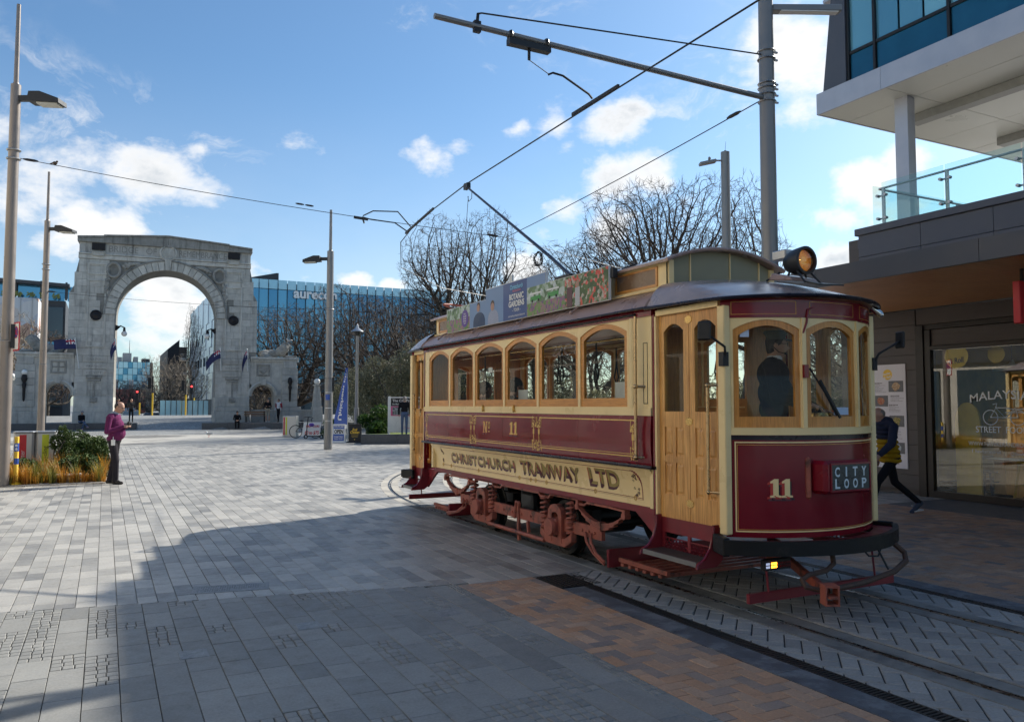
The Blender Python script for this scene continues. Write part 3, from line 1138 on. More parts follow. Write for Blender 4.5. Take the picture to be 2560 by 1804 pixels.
for s in (-1, 1):
 for (x0, x1, z0, z1) in ((4.05, 5.3, 11.15, 12.0), (4.05, 5.3, 5.9, 10.8)):
  xa, xb = sorted((A(s * x0), A(s * x1)))
  mb = MB()
  for (p, q, r_, t_) in ((xa, xb, z1 - .12, z1), (xa, xb, z0, z0 + .12), (xa, xa + .12, z0 + .12, z1 - .12), (xb - .12, xb, z0 + .12, z1 - .12)):
   mb.box(p, q, -0.075, 0.02, r_, t_)
  apart('panel_frame', mb, M['stone'], bevel=0.012)
 xm = A(s * 4.68)
 mb = MB()
 mb.lathe([(0.0, -0.03), (0.36, -0.03), (0.38, -0.09), (0.30, -0.13), (0.24, -0.10), (0.0, -0.16)], (xm, 0, 8.2), 24, 0, 'y')
 apart('roundel', mb, M['bronze'], smooth=True)
 mb = MB()
 xa, xb = sorted((A(s * 4.20), A(s * 5.06)))
 mb.box(xa, xb, -0.17, 0.02, 12.93, 13.42)
 for k in range(6):
  mb.box(xa + .06 + k * .125, xa + .12 + k * .125, -0.19, -0.16, 12.98, 13.36)
 apart('attic_grille', mb, M['bronze'])
 mb = MB()
 mb.box(xa + .05, xb - .05, -0.20, 0.02, 12.5, 12.78)
 mb.box(xa - .05, xb + .05, -0.24, 0.02, 12.72, 12.80)
 apart('bracket', mb, M['stone'], bevel=0.02)
 for k, z in enumerate((5.05, 4.55, 4.08)):
  mb = MB()
  xa, xb = sorted((A(s * 3.95), A(s * 5.35)))
  mb.box(xa, xb, -0.06, 0.02, z - .19, z + .19)
  o = apart('inscription_band', mb, M['stone'], bevel=0.01)
  tm = text_mb(('PALESTINE', 'BELGIUM', 'MESOPOTAMIA')[k] if s > 0 else ('GALLIPOLI', 'FRANCE', 'EGYPT')[k],
                     plane_map((xm, -0.066, z - .09), (1, 0, 0), (0, 0, 1)), 0.24, width=1.0)
  apart('lettering', tm, M['carve'], o)
 mb = MB()
 mb.box(xm - .07, xm + .07, -0.10, 0.02, 1.9, 3.55)
 mb.box(xm - .42, xm + .42, -0.10, 0.02, 3.45, 3.62)
 mb.box(xm - .5, xm + .5, -0.15, 0.02, 3.66, 3.86)
 mb.box(xm - .22, xm + .22, -0.18, 0.02, 1.95, 2.3)
 apart('carved_sword', mb, M['carve'], bevel=0.02)
 for q in (-1, 1):
  mb = MB()
  mb.box(xm + q * .75 - .32, xm + q * .75 + .32, -0.045, 0.02, 2.5, 3.42)
  o = apart('tablet', mb, M['stone'], bevel=0.01)
 mb = MB()
 wx, wz = A(s * 3.62), 11.55
 ring = [(wx + .42 * math.cos(2 * PI * k / 18), -0.06, wz + .52 * math.sin(2 * PI * k / 18)) for k in range(18)]
 mb.tube(ring, 0.10, 6, closed=True)
 for k in range(70):
  if k < 35:
   t_ = k / 35
   a = math.acos(min(1, (3.3 - 2.2 * t_) / 4.5))
   px = A(s * (3.0 - 2.0 * t_))
   pz = SPR + math.sqrt(max(0, 4.42 ** 2 - (3.0 - 2.0 * t_) ** 2)) + brng.uniform(-.05, .35) * (1 - t_ * .7)
   pz = min(pz, 12.1)
  else:
   t_ = (k - 35) / 35
   px = A(s * (4.0 + brng.uniform(-.12, .14)))
   pz = 11.1 - 1.9 * t_
  if math.hypot(px - XC, pz - SPR) < 4.28:
   continue
  mb.ball((px, -0.03, pz), (brng.uniform(.06, .15), .09, brng.uniform(.06, .17)), 7, 5)
 apart('carved_wreath', mb, M['carve'], smooth=True)
tm = text_mb('BRIDGE   OF', plane_map((A(-3.95), -0.01, 12.87), (1, 0, 0), (0, 0, 1)), 0.5, align='L', height=.46, width=3.15)
apart('lettering', tm, M['stone_dark'])
tm = text_mb('REMEMBRANCE', plane_map((A(0.75), -0.01, 12.87), (1, 0, 0), (0, 0, 1)), 0.5, align='L', height=.46, width=3.35)
apart('lettering', tm, M['stone_dark'])
mb = MB()
for zz, hh in ((12.28, .30), (12.60, .10)):
 mb.box(A(-5.9), A(5.9), -0.05 if hh > .2 else -0.12, DEP, zz, zz + hh)
apart('string_course', mb, M['stone'], bevel=0.02)
mb = MB()
mb.box(A(-5.86), A(5.86), 0.0, DEP - .02, 12.70, 13.48)
apart('frieze', mb, M['stone_streak'])
mb = MB()
mb.lathe([(0.0, 0.0), (0.62, 0.0), (0.62, -0.14), (0.50, -0.20), (0.44, -0.12), (0.0, -0.17)], (A(0), 0, 13.05), 28, 0, 'y')
mb.box(A(-.34), A(.34), -0.16, 0.02, 13.62, 13.92)
apart('medallion', mb, M['stone'], smooth=True)
for (x0, z0, x1, z1) in ((-5.98, 13.72, -4.3, 13.86), (-4.3, 13.92, 0, 14.22), (0, 14.22, 4.3, 13.92), (4.3, 13.86, 5.98, 13.72)):
 mb = MB()
 base = 13.46
 mb.prism([(A(x0), base), (A(x1), base), (A(x1), z1), (A(x0), z0)], 'y', -0.20, DEP + .15)
 o = apart('coping', mb, M['stone_dark'], bevel=0.03)
 mb = MB()
 mb.prism([(A(x0), z0 + .002), (A(x1), z1 + .002), (A(x1), z1 + .14), (A(x0), z0 + .14)], 'y', -0.28, DEP + .22)
 apart('coping_slab', mb, M['stone_dark'], o, bevel=0.02)
def lion_mb(s):
 """reclining lion, head away from the main arch"""
 mb = MB()
 def e(x, z, rx, ry, rz, y=0.9):
  mb.ball((A(s * x), y, 5.45 + z), (rx, ry, rz), 14, 9)
 e(7.15, .30, .52, .36, .34)
 e(7.75, .36, .60, .32, .32)
 e(8.35, .52, .42, .36, .44)
 e(8.62, .82, .38, .38, .44)
 e(8.80, 1.00, .27, .27, .30)
 e(9.02, .93, .17, .17, .15)
 e(8.70, 1.24, .07, .07, .09, 0.68)
 e(8.70, 1.24, .07, .07, .09, 1.12)
 e(9.05, .14, .50, .10, .10, 0.66)
 e(9.05, .14, .50, .10, .10, 1.14)
 e(9.45, .11, .13, .12, .10, 0.66)
 e(9.45, .11, .13, .12, .10, 1.14)
 e(7.05, .18, .38, .16, .22, 0.58)
 e(7.30, .10, .42, .09, .10, 0.50)
 return mb
def remesh_mb(mb, name, voxel, smooth_it=4):
 me = mesh_of(name, mb, [M['stone']], recalc=True)
 ob = bpy.data.objects.new('tmp', me)
 COL.objects.link(ob)
 rm = ob.modifiers.new('r', 'REMESH')
 rm.mode = 'VOXEL'
 rm.voxel_size = voxel
 if smooth_it:
  sm = ob.modifiers.new('s', 'SMOOTH')
  sm.iterations = smooth_it
  sm.factor = 0.5
 dg = bpy.context.evaluated_depsgraph_get()
 out = bpy.data.meshes.new_from_object(ob.evaluated_get(dg))
 bpy.data.objects.remove(ob)
 out.polygons.foreach_set('use_smooth', [True] * len(out.polygons))
 return out
for s in (-1, 1):
 small_c, small_r, small_s = 6.95, 0.86, 2.45
 x_out = 9.75
 mb = MB()
 for (x0, x1, z0, z1, y0, y1) in ((small_c + small_r, x_out - .25, G0, 5.1, .10, 1.9), (small_c - small_r - .12, small_c + small_r, small_s + small_r + .05, 5.1, .10, 1.9)):
  xa, xb = sorted((A(s * x0), A(s * x1)))
  mb.box(xa, xb, y0, y1, z0, z1)
 aa = [PI * i / 14 for i in range(15)]
 f_ = [(A(s * (small_c + small_r * math.cos(a))), .10, small_s + small_r * math.sin(a)) for a in aa]
 b_ = [(p[0], 1.9, p[2]) for p in f_]
 ft_ = [(p[0], .10, small_s + small_r + .05) for p in f_]
 bt_ = [(p[0], 1.9, small_s + small_r + .05) for p in f_]
 mb.strip(f_, ft_)
 mb.strip(b_, bt_)
 mb.strip(f_, b_)
 apart('wing_wall', mb, M['stone'])
 mb = MB()
 xa, xb = sorted((A(s * (small_c + small_r + .15)), A(s * (x_out + .12))))
 mb.box(xa, xb, -.12, 2.0, G0, 1.3)
 mb.box(xa + .04, xb - .04, -.04, 1.96, 1.3, 1.62)
 apart('wing_base', mb, M['stone'], bevel=0.03)
 mb = MB()
 xa, xb = sorted((A(s * 6.0), A(s * (x_out - .15))))
 mb.box(xa, xb, -.02, 2.0, 5.1, 5.28)
 mb.box(xa, xb, -.12, 2.1, 5.28, 5.46)
 apart('wing_coping', mb, M['stone'], bevel=0.02)
 xa, xb = sorted((A(s * 8.35), A(s * 9.55)))
 for k in range(7):
  mb = MB()
  z = 1.62 + k * .5
  mb.box(xa + (.1 if k == 6 else 0), xb - (.1 if k == 6 else 0), -.06, .2, z + .008, z + .49)
  apart('stone_block', mb, M['stone'], bevel=0.012)
 mb = MB()
 ring = [(A(s * (small_c + 1.02 * math.cos(a))), 0.02, small_s + 1.02 * math.sin(a)) for a in aa]
 mb.tube(ring, 0.13, 6)
 ring = [(A(s * (small_c + .88 * math.cos(a))), 0.06, small_s + .88 * math.sin(a)) for a in aa]
 mb.tube(ring, 0.07, 6)
 mb.prism([(A(s * small_c) - .16, 3.3), (A(s * small_c) + .16, 3.3), (A(s * small_c) + .26, 3.75), (A(s * small_c) - .26, 3.75)], 'y', -.14, .12)
 apart('small_archivolt', mb, M['stone'], smooth=True)
 mb = MB()
 cx_ = A(s * 6.95)
 for (p, q, r_, t_) in ((-.5, .5, 4.78, 4.9), (-.5, .5, 3.98, 4.1), (-.5, -.38, 4.1, 4.78), (.38, .5, 4.1, 4.78)):
  mb.box(cx_ + p, cx_ + q, .02, .12, r_, t_)
 if s > 0:
  mb.prism([(cx_ - .28, 4.7), (cx_ - .28, 4.35), (cx_, 4.12), (cx_ + .28, 4.35), (cx_ + .28, 4.7)], 'y', .0, .12)
 else:
  mb.box(cx_ - .05, cx_ + .05, .04, .12, 4.12, 4.76)
  mb.box(cx_ - .36, cx_ + .36, .04, .12, 4.40, 4.50)
 apart('carved_shield', mb, M['carve'], bevel=0.015)
 me = remesh_mb(lion_mb(s), 'lion', 0.045)
 me.materials.clear()
 me.materials.append(M['carve'])
 link('lion_statue', me, arch)
 mb = MB()
 x0 = A(s * 3.45)
 sg = -s
 mb.tube([(x0, .6, 7.35), (x0 + sg * .35, .6, 7.55), (x0 + sg * .62, .6, 7.42)], .05, 6)
 mb.prism([(x0, 7.2), (x0 + sg * .10, 7.2), (x0 + sg * .36, 7.5), (x0, 7.62)], 'y', .56, .64)
 mb.cyl((x0 + sg * .6, .6, 7.45), (x0 + sg * .6, .6, 7.15), .07, .10)
 o = apart('lantern_bracket', mb, M['bronze'], smooth=True)
 mb = MB()
 mb.ball((x0 + sg * .6, .6, 6.98), .20)
 apart('globe', mb, M['globe'], o, smooth='all')
 mb = MB()
 tx = A(s * 8.95)
 mb.lathe([(.03, 2.0), (.07, 2.1), (.10, 2.9), (.15, 3.15), (.10, 3.3), (.20, 3.55), (.16, 3.8), (.07, 3.9)], (tx, -.28, 0), 12)
 mb.box(tx - .05, tx + .05, -.22, -.05, 3.2, 3.3)
 mb.box(tx - .05, tx + .05, -.22, -.05, 2.3, 2.4)
 o = apart('torch_lamp', mb, M['bronze'], smooth=True)
 if s < 0:
  mb = MB()
  mb.ball((tx, -.28, 4.02), .19)
  apart('globe', mb, M['globe'], o, smooth='all')
M['flag_blue'] = mat('flag_navy', (0.02, 0.022, 0.085), 0.7, 0, 0.2, 3)
M['flag_red'] = mat('flag_red', (0.5, 0.02, 0.04), 0.7)
M['flag_white'] = mat('flag_white', (0.72, 0.72, 0.72), 0.7)
ca, sa_ = math.cos(ARZ), math.sin(ARZ)
def arch_w(x, y, z):
 return (AO[0] + x * ca - y * sa_, AO[1] + x * sa_ + y * ca, z)
for k, (fx, dirx, L, droop, lb) in enumerate(((-6.15, -1, 1.35, .10, 'blue flag with union canton blown out towards the lion on the left wing'),
                                             (-3.62, -1, .32, .75, 'furled flag on the left edge of the large opening'),
                                             (3.50, -1, 1.0, .9, 'blue flag trailing into the large opening from the right pier'),
                                             (5.42, -1, .35, 1.0, 'dark blue flag hanging limp beside the right lion'))):
 base = (fx + (.25 if fx < 0 else .10), -.12, 4.35)
 tip = (fx, -.55, 6.45 if fx < 0 else 6.0)
 t = thing('wall_flag', lb, 'flag', arch_w(*base), 0, 'flags on the memorial arch')
 mb = MB()
 mb.tube([arch_w(*base), arch_w(*tip)], .035, 6)
 mb.ball(arch_w(*tip), .06, 8, 6)
 part('staff', mb, M['white'], t, smooth=True)
 nu, nv = 16, 8
 hgt = .68
 def fp_(u, v):
  tz = tip[2] - .06 - v * hgt
  tx = tip[0] + (base[0] - tip[0]) * (v * hgt) / (tip[2] - base[2])
  x = tx + dirx * u * L
  y = tip[1] + .10 * math.sin(u * 7 + k) * u + .03 * math.sin(v * 5)
  z = tz - droop * u * u * .9 - droop * .2 * u
  return arch_w(x, y, z)
 mb = MB()
 P_ = [[fp_(i / nu, j / nv) for i in range(nu + 1)] for j in range(nv + 1)]
 for j in range(nv):
  for i in range(nu):
   canton = i < 7 and j < 4
   mi = 0
   if canton:
    mi = 1 if (i == 3 or j == 1 or j == 2 and i == 3) else (2 if (i + j) % 3 == 0 or i in (2, 4) else 0)
   mb.quad(P_[j][i], P_[j][i + 1], P_[j + 1][i + 1], P_[j + 1][i], mi)
 part('cloth', mb, [M['flag_blue'], M['flag_red'], M['flag_white']], t, smooth='all', recalc=False)
M['bench'] = mat('dark_granite_bench', (0.075, 0.08, 0.088), 0.45, 0, 0.2, 10, 0.1, 80)
for (pts, lb, n) in ((((-9.5, 63.9), (2.0, 62.5)), 'long low dark granite bench in front of the left side of the arch', 6),
                     (((6.2, 60.9), (12.9, 58.4)), 'long low dark granite bench in front of the right side of the arch', 4)):
 p0, p1 = Vector(pts[0]), Vector(pts[1])
 u = (p1 - p0).normalized()
 nrm = Vector((-u.y, u.x))
 t = thing('granite_bench', lb, 'bench', (p0.x, p0.y, 0), 0, 'granite benches before the arch')
 for k in range(n):
  a = p0 + (p1 - p0) * (k / n) + u * .004
  b = p0 + (p1 - p0) * ((k + 1) / n) - u * .004
  mb = MB()
  c_, d_ = b + nrm * .95, a + nrm * .95
  mb.hexa([(q.x, q.y, -.05) for q in (a, b, c_, d_)] + [(q.x, q.y, .47) for q in (a, b, c_, d_)])
  part('bench_block', mb, M['bench'], t, bevel=0.012)
for (x0, y0, x1, y1, lb) in ((-14, 67.0, -6.8, 66.6, 'sunlit curved stone parapet seen through the left small arch'),
                             (10.1, 64.2, 15.2, 62.8, 'low stone parapet wall running right from the arch towards the lamp pillar')):
 p0, p1 = Vector((x0, y0)), Vector((x1, y1))
 u = (p1 - p0).normalized()
 nrm = Vector((-u.y, u.x))
 t = thing('parapet_wall', lb, 'wall', (x0, y0, .4), 0, 'stone parapets by the river')
 n = int((p1 - p0).length / 1.2)
 for k in range(n):
  a = p0 + (p1 - p0) * (k / n) + u * .006
  b = p0 + (p1 - p0) * ((k + 1) / n) - u * .006
  mb = MB()
  c_, d_ = b + nrm * .4, a + nrm * .4
  mb.hexa([(q.x, q.y, .35) for q in (a, b, c_, d_)] + [(q.x, q.y, 1.25) for q in (a, b, c_, d_)])
  part('stone_block', mb, M['stone'], t, bevel=0.015)
 mb = MB()
 a, b = p0 - nrm * .06, p1 - nrm * .06
 c_, d_ = p1 + nrm * .46, p0 + nrm * .46
 mb.hexa([(q.x, q.y, 1.252) for q in (a, b, c_, d_)] + [(q.x, q.y, 1.40) for q in (a, b, c_, d_)])
 part('coping', mb, M['stone'], t, bevel=0.02)
for (x, y, z0, lb) in ((14.9, 62.9, .35, 'stone pillar lamp with a white globe at the end of the parapet wall'),
                       (-6.1, 68.2, .55, 'stone pillar lamp with a white globe framed by the left small arch')):
 t = thing('pillar_lamp', lb, 'lamp', (x, y, z0), 0, 'stone pillar lamps on the bridge')
 mb = MB()
 mb.hexa([(x + a * .42, y + b * .42, z0) for a, b in ((-1, -1), (1, -1), (1, 1), (-1, 1))] + [(x + a * .36, y + b * .36, z0 + 1.25) for a, b in ((-1, -1), (1, -1), (1, 1), (-1, 1))])
 mb.hexa([(x + a * .32, y + b * .32, z0 + 1.252) for a, b in ((-1, -1), (1, -1), (1, 1), (-1, 1))] + [(x + a * .19, y + b * .19, z0 + 2.9) for a, b in ((-1, -1), (1, -1), (1, 1), (-1, 1))])
 mb.box(x - .27, x + .27, y - .27, y + .27, z0 + 2.902, z0 + 3.02)
 part('pillar', mb, M['stone'], t, bevel=0.02)
 mb = MB()
 mb.ball((x, y, z0 + 3.25), .25)
 part('globe', mb, M['globe'], t, smooth='all')
# ------------------------------------------------------------------ buildings beyond the river
def facade_glass(name, c_lo, c_hi, rough=0.06, metal=0.6):
 m = bpy.data.materials.new(name)
 m.use_nodes = True
 t = NT(m.node_tree)
 b = t.n['Principled BSDF']
 oi = t.node('ShaderNodeObjectInfo')
 geo = t.node('ShaderNodeNewGeometry')
 n = t.noise(geo.outputs['Position'], 0.11, 3, 0.5)
 f = t.math('ADD', t.math('MULTIPLY', oi.outputs['Random'], 0.45), t.math('MULTIPLY', n.outputs['Fac'], 0.55))
 t.l.new(t.ramp(f, [(0.2, c_lo), (0.75, c_hi)]), b.inputs['Base Color'])
 b.inputs['Metallic'].default_value = metal
 b.inputs['Roughness'].default_value = rough
 return m
M['fglass'] = facade_glass('blue_curtain_glass', (0.05, 0.20, 0.36), (0.13, 0.36, 0.52))
M['fglass_pale'] = facade_glass('pale_parapet_haze_glass', (0.32, 0.58, 0.70), (0.42, 0.66, 0.76), 0.1, 0.3)
M['fglass_white'] = facade_glass('white_fritted_glass', (0.62, 0.66, 0.70), (0.85, 0.86, 0.87), 0.25, 0.15)
M['fglass_dark'] = facade_glass('dark_window_glass', (0.03, 0.045, 0.06), (0.08, 0.12, 0.15), 0.06, 0.3)
M['mullion'] = mat('dark_mullion', (0.02, 0.035, 0.055), 0.5, 0.3, 0.1)
M['brown_clad'] = mat('brown_cladding', (0.095, 0.075, 0.06), 0.7, 0, 0.2, 2)
M['dark_clad'] = mat('dark_cladding', (0.045, 0.05, 0.058), 0.6, 0, 0.2, 2)
M['concrete'] = mat('pale_concrete', (0.42, 0.41, 0.39), 0.8, 0, 0.12, 2)
M['sign_white'] = mat('sign_white', (0.80, 0.82, 0.83), 0.4, 0, 0.03)
t = thing('glass_office_building', 'blue glass office block with white company lettering behind bare trees', 'building', (28, 112, 0))
mb = MB()
mb.box(14.5, 46, 110.2, 163.5, -1.5, 17.6)
part('core', mb, M['mullion'], t)
NX, X0, DX = 25, 14.3, 1.25
rows = [(0.0, 4.6), (4.66, 8.9), (8.96, 13.15), (13.21, 17.45)]
for i in range(NX):
 for j, (z0, z1) in enumerate(rows):
  mb = MB()
  s_ = 0.16 if i % 7 == 2 else 0.0
  mb.box(X0 + i * DX + .05, X0 + (i + 1) * DX - .05, 109.95 - s_, 110.1, z0, z1)
  part('glass_panel', mb, M['fglass_dark'] if j == 0 else M['fglass'], t)
 mb = MB()
 mb.box(X0 + i * DX + .04, X0 + (i + 1) * DX - .04, 109.9, 109.96, 17.5, 18.75)
 part('parapet_glass', mb, M['fglass_pale'], t)
for i in range(NX + 1):
 mb = MB()
 mb.box(X0 + i * DX - .035, X0 + i * DX + .035, 109.78, 110.0, 0, 18.3)
 part('mullion', mb, M['mullion'], t)
mb = MB()
for (z0, z1) in ((4.6, 4.66), (8.9, 8.96), (13.15, 13.21), (17.44, 17.5)):
 mb.box(X0, X0 + NX * DX, 109.84, 110.0, z0, z1)
part('transom', mb, M['mullion'], t)
mb = MB()
mb.prism([(15.6, 17.6), (21.2, 17.6), (21.2, 20.2), (20.9, 20.2), (15.6, 18.9)], 'y', 113, 121)
part('plant_room', mb, M['dark_clad'], t)
tm = text_mb('aurecon', plane_map((22.6, 109.70, 16.45), (1, 0, 0), (0, 0, 1)), align='L', height=.92, width=6.0, bold=0.03)
tm2 = MB()
tm2.v = list(tm.v) + [(p[0], p[1] - .16, p[2]) for p in tm.v]
k_ = len(tm.v)
tm2.f = list(tm.f) + [tuple(i + k_ for i in f) for f in tm.f]
tm2.m = [0] * len(tm2.f)
part('company_lettering', tm2, M['sign_white'], t)
NS, Y0, DY = 21, 110.4, 2.55
for i in range(NS):
 for j, (z0, z1) in enumerate([(2.6, 6.6), (6.66, 10.6), (10.66, 14.6), (14.66, 19.2)]):
  mb = MB()
  mb.box(14.25 - (.10 if (i + j) % 3 == 0 else 0), 14.45, Y0 + i * DY + .04, Y0 + (i + 1) * DY - .04, z0, z1)
  part('fritted_panel', mb, M['fglass_white'], t)
mb = MB()
for i in range(7):
 mb.box(14.3, 14.9, 111 + i * 8, 111.7 + i * 8, -1.5, 2.6)
part('column_row', mb, M['concrete'], t)
for j in range(2):
 for i in range(6):
  mb = MB()
  yy = 128 + i * 4.4
  mb.box(14.08, 14.24, yy, yy + 1.3, 8.0 + j * 4, 9.4 + j * 4)
  part('dark_window', mb, M['fglass_dark'], t)
t = thing('brown_office_building', 'brown clad office block with open dark floors seen through the arch', 'building', (12.2, 166, 0))
mb = MB()
mb.prism([(10.45, -1), (12.55, -1), (12.55, 14.4), (10.45, 12.5)], 'y', 166.0, 190)
part('wall', mb, M['brown_clad'], t)
for i in range(13):
 mb = MB()
 x = 10.5 + i * .158
 mb.prism([(x, -1), (x + .07, -1), (x + .07, 12.5 + (x - 10.45) * .9), (x, 12.5 + (x - 10.45) * .9)], 'y', 165.8, 166.1)
 part('cladding_fin', mb, M['dark_clad'], t)
for k in range(5):
 mb = MB()
 mb.box(12.6, 14.2, 164.6, 170, -.6 + k * 2.75, -.15 + k * 2.75)
 o = part('floor_slab', mb, M['concrete'], t)
 mb = MB()
 mb.box(12.6, 14.2, 164.7, 164.75, .55 + k * 2.75, .62 + k * 2.75)
 mb.box(12.6, 14.2, 164.7, 164.75, .25 + k * 2.75, .29 + k * 2.75)
 part('railing', mb, M['steel_light'], o)
mb = MB()
mb.box(12.56, 14.2, 169, 190, -1, 13.2)
part('recess_wall', mb, M['dark_clad'], t)
t = thing('blue_tower_block', 'distant blue gridded office block with rooftop plant behind brown trees', 'building', (7.5, 292, 0))
mb = MB()
mb.box(-2.2, 13.6, 290.0, 310, -2, 16.0)
part('core', mb, M['mullion'], t)
for i in range(11):
 for j in range(7):
  mb = MB()
  mb.box(-2.1 + i * 1.42, -2.1 + i * 1.42 + 1.32, 289.8, 290.1, 1.2 + j * 2.12, 3.2 + j * 2.12)
  part('window', mb, M['fglass_pale'] if (i * 5 + j * 7) % 3 else M['fglass'], t)  # paler glass puts distance haze into the window colour
for (x0, x1, z1) in ((2.2, 4.6, 17.6), (4.8, 7.4, 19.0), (8.0, 9.4, 17.8), (10.6, 13.0, 17.2)):
 mb = MB()
 mb.box(x0, x1, 292, 300, 16.0, z1)
 part('plant_room', mb, M['concrete'] if z1 > 17.5 else M['dark_clad'], t)
mb = MB()
mb.cyl((6.8, 295, 19), (6.8, 295, 23.5), .12, .05, 6)
part('antenna', mb, M['dark'], t)
t = thing('red_roofed_annexe', 'low red-roofed annexe with pale chimneys below the distant blue block', 'building', (4, 262, 0))
mb = MB()
mb.box(-2, 10.5, 255, 265, -2, 6.4)
part('wall', mb, mat('red_render', (0.22, 0.07, 0.06), 0.8), t)
for x in (2.6, 6.0, 6.7):
 mb = MB()
 mb.box(x, x + .5, 257, 257.6, 6.4, 9.2)
 part('chimney', mb, M['concrete'], t)
mb = MB()
mb.box(10.2, 10.9, 228, 229, -2, 12.8)
solid('brick_chimney', mb, M['brown_clad'], 'slim dark chimney stack standing right of the distant blue block', 'chimney')
t = thing('dark_framed_building', 'dark framed building with glass roof terrace behind the left lamp poles', 'building', (-9, 110, 0))
mb = MB()
mb.box(-24, -4.6, 110.5, 135, -1.5, 14.4)
part('wall', mb, M['dark_clad'], t)
for i in range(9):
 for j in range(3):
  mb = MB()
  x = -23.8 + i * 2.12
  mb.box(x + .1, x + 2.0, 110.2, 110.6, 1.5 + j * 4.2, 5.2 + j * 4.2)
  part('window', mb, M['fglass_dark'] if (i + j) % 3 else M['fglass'], t)
mb = MB()
mb.prism([(-24, 17.0), (-4.2, 16.35), (-4.2, 16.0), (-24, 16.6)], 'y', 109.0, 122)
part('roof_canopy', mb, M['dark_clad'], t)
for i in range(8):
 mb = MB()
 x = -23 + i * 2.62
 mb.box(x, x + .22, 109.6, 109.8, 14.4, 16.6)
 part('post', mb, M['dark_clad'], t)
 mb = MB()
 mb.box(x + .25, x + 2.55, 110.6, 110.66, 14.4, 16.2)
 part('terrace_glass', mb, M['fglass'], t)
for i in range(12):
 mb = MB()
 for q in range(24):
  a = random.Random(i * 31 + q)
  x, z = -20 + i * 1.3 + a.uniform(-.4, .4), 14.5 + a.uniform(0, .5)
  mb.quad((x, 109.5, z), (x + .15, 109.55, z + .05), (x + .2, 109.5, z + .25), (x + .03, 109.45, z + .2))
 part('terrace_planting', mb, mat('terrace_green%d' % i, (0.16, 0.19, 0.06), 0.8) if i == 0 else bpy.data.materials['terrace_green0'], t, recalc=False)
t = thing('mural_wall_building', 'pale building wall with a faded abstract mural below the dark roof terrace', 'building', (-10, 100, 0))
def mural_mat():
 m = bpy.data.materials.new('faded_mural')
 m.use_nodes = True
 q = NT(m.node_tree)
 b = q.n['Principled BSDF']
 geo = q.node('ShaderNodeNewGeometry')
 v = q.node('ShaderNodeTexVoronoi')
 v.inputs['Scale'].default_value = 0.55
 q.l.new(geo.outputs['Position'], v.inputs['Vector'])
 sepc = q.node('ShaderNodeSeparateColor')
 q.l.new(v.outputs['Color'], sepc.inputs[0])
 c = q.ramp(sepc.outputs[0], [(0.0, (.62, .63, .65)), (0.45, (.50, .52, .56)), (0.7, (.66, .64, .62)), (0.86, (.45, .22, .14)), (1.0, (.60, .60, .62))])
 q.l.new(c, b.inputs['Base Color'])
 b.inputs['Roughness'].default_value = 0.8
 return m
mb = MB()
mb.box(-24, -6.9, 102, 108, -1.5, 13.6)
part('wall', mb, mural_mat(), t)
mb = MB()
for i in range(16):
 mb.box(-24 + i * 1.1, -23.95 + i * 1.1, 101.94, 102.0, 0, 13.6)
part('panel_joints', mb, M['concrete'], t)
# ------------------------------------------------------------------ trees
M['bark'] = mat('winter_bark', (0.055, 0.045, 0.036), 0.9, 0, 0.35, 8, 0.5, 40)
M['bark_grey'] = mat('grey_bark', (0.105, 0.09, 0.075), 0.9, 0, 0.35, 8, 0.4, 40)
M['twig'] = mat('brown_twig', (0.075, 0.055, 0.042), 0.9, 0, 0.3, 8)
M['twig_pale'] = mat('pale_twig', (0.25, 0.205, 0.155), 0.9, 0, 0.3, 8)
class Tw:
 """fast tapering tubes"""
 def __init__(s, n=3):
  s.v, s.f, s.n = [], [], n
 def chain(s, pts, rs, n=None):
  n = n or s.n
  o = len(s.v)
  k = len(pts)
  u = None
  for i in range(k):
   t = (pts[min(i + 1, k - 1)] - pts[max(i - 1, 0)])
   if t.length < 1e-6:
    t = Vector((0, 0, 1))
   t.normalize()
   if u is None:
    u, v = tangent_frame(t)
   else:
    u = u - t * u.dot(t)
    if u.length < 1e-4:
     u, v = tangent_frame(t)
    u.normalize()
    v = t.cross(u)
   for j in range(n):
    a = 2 * PI * j / n
    s.v.append(tuple(pts[i] + (u * math.cos(a) + v * math.sin(a)) * rs[i]))
  for i in range(k - 1):
   for j in range(n):
    j2 = (j + 1) % n
    s.f.append((o + i * n + j, o + i * n + j2, o + (i + 1) * n + j2, o + (i + 1) * n + j))
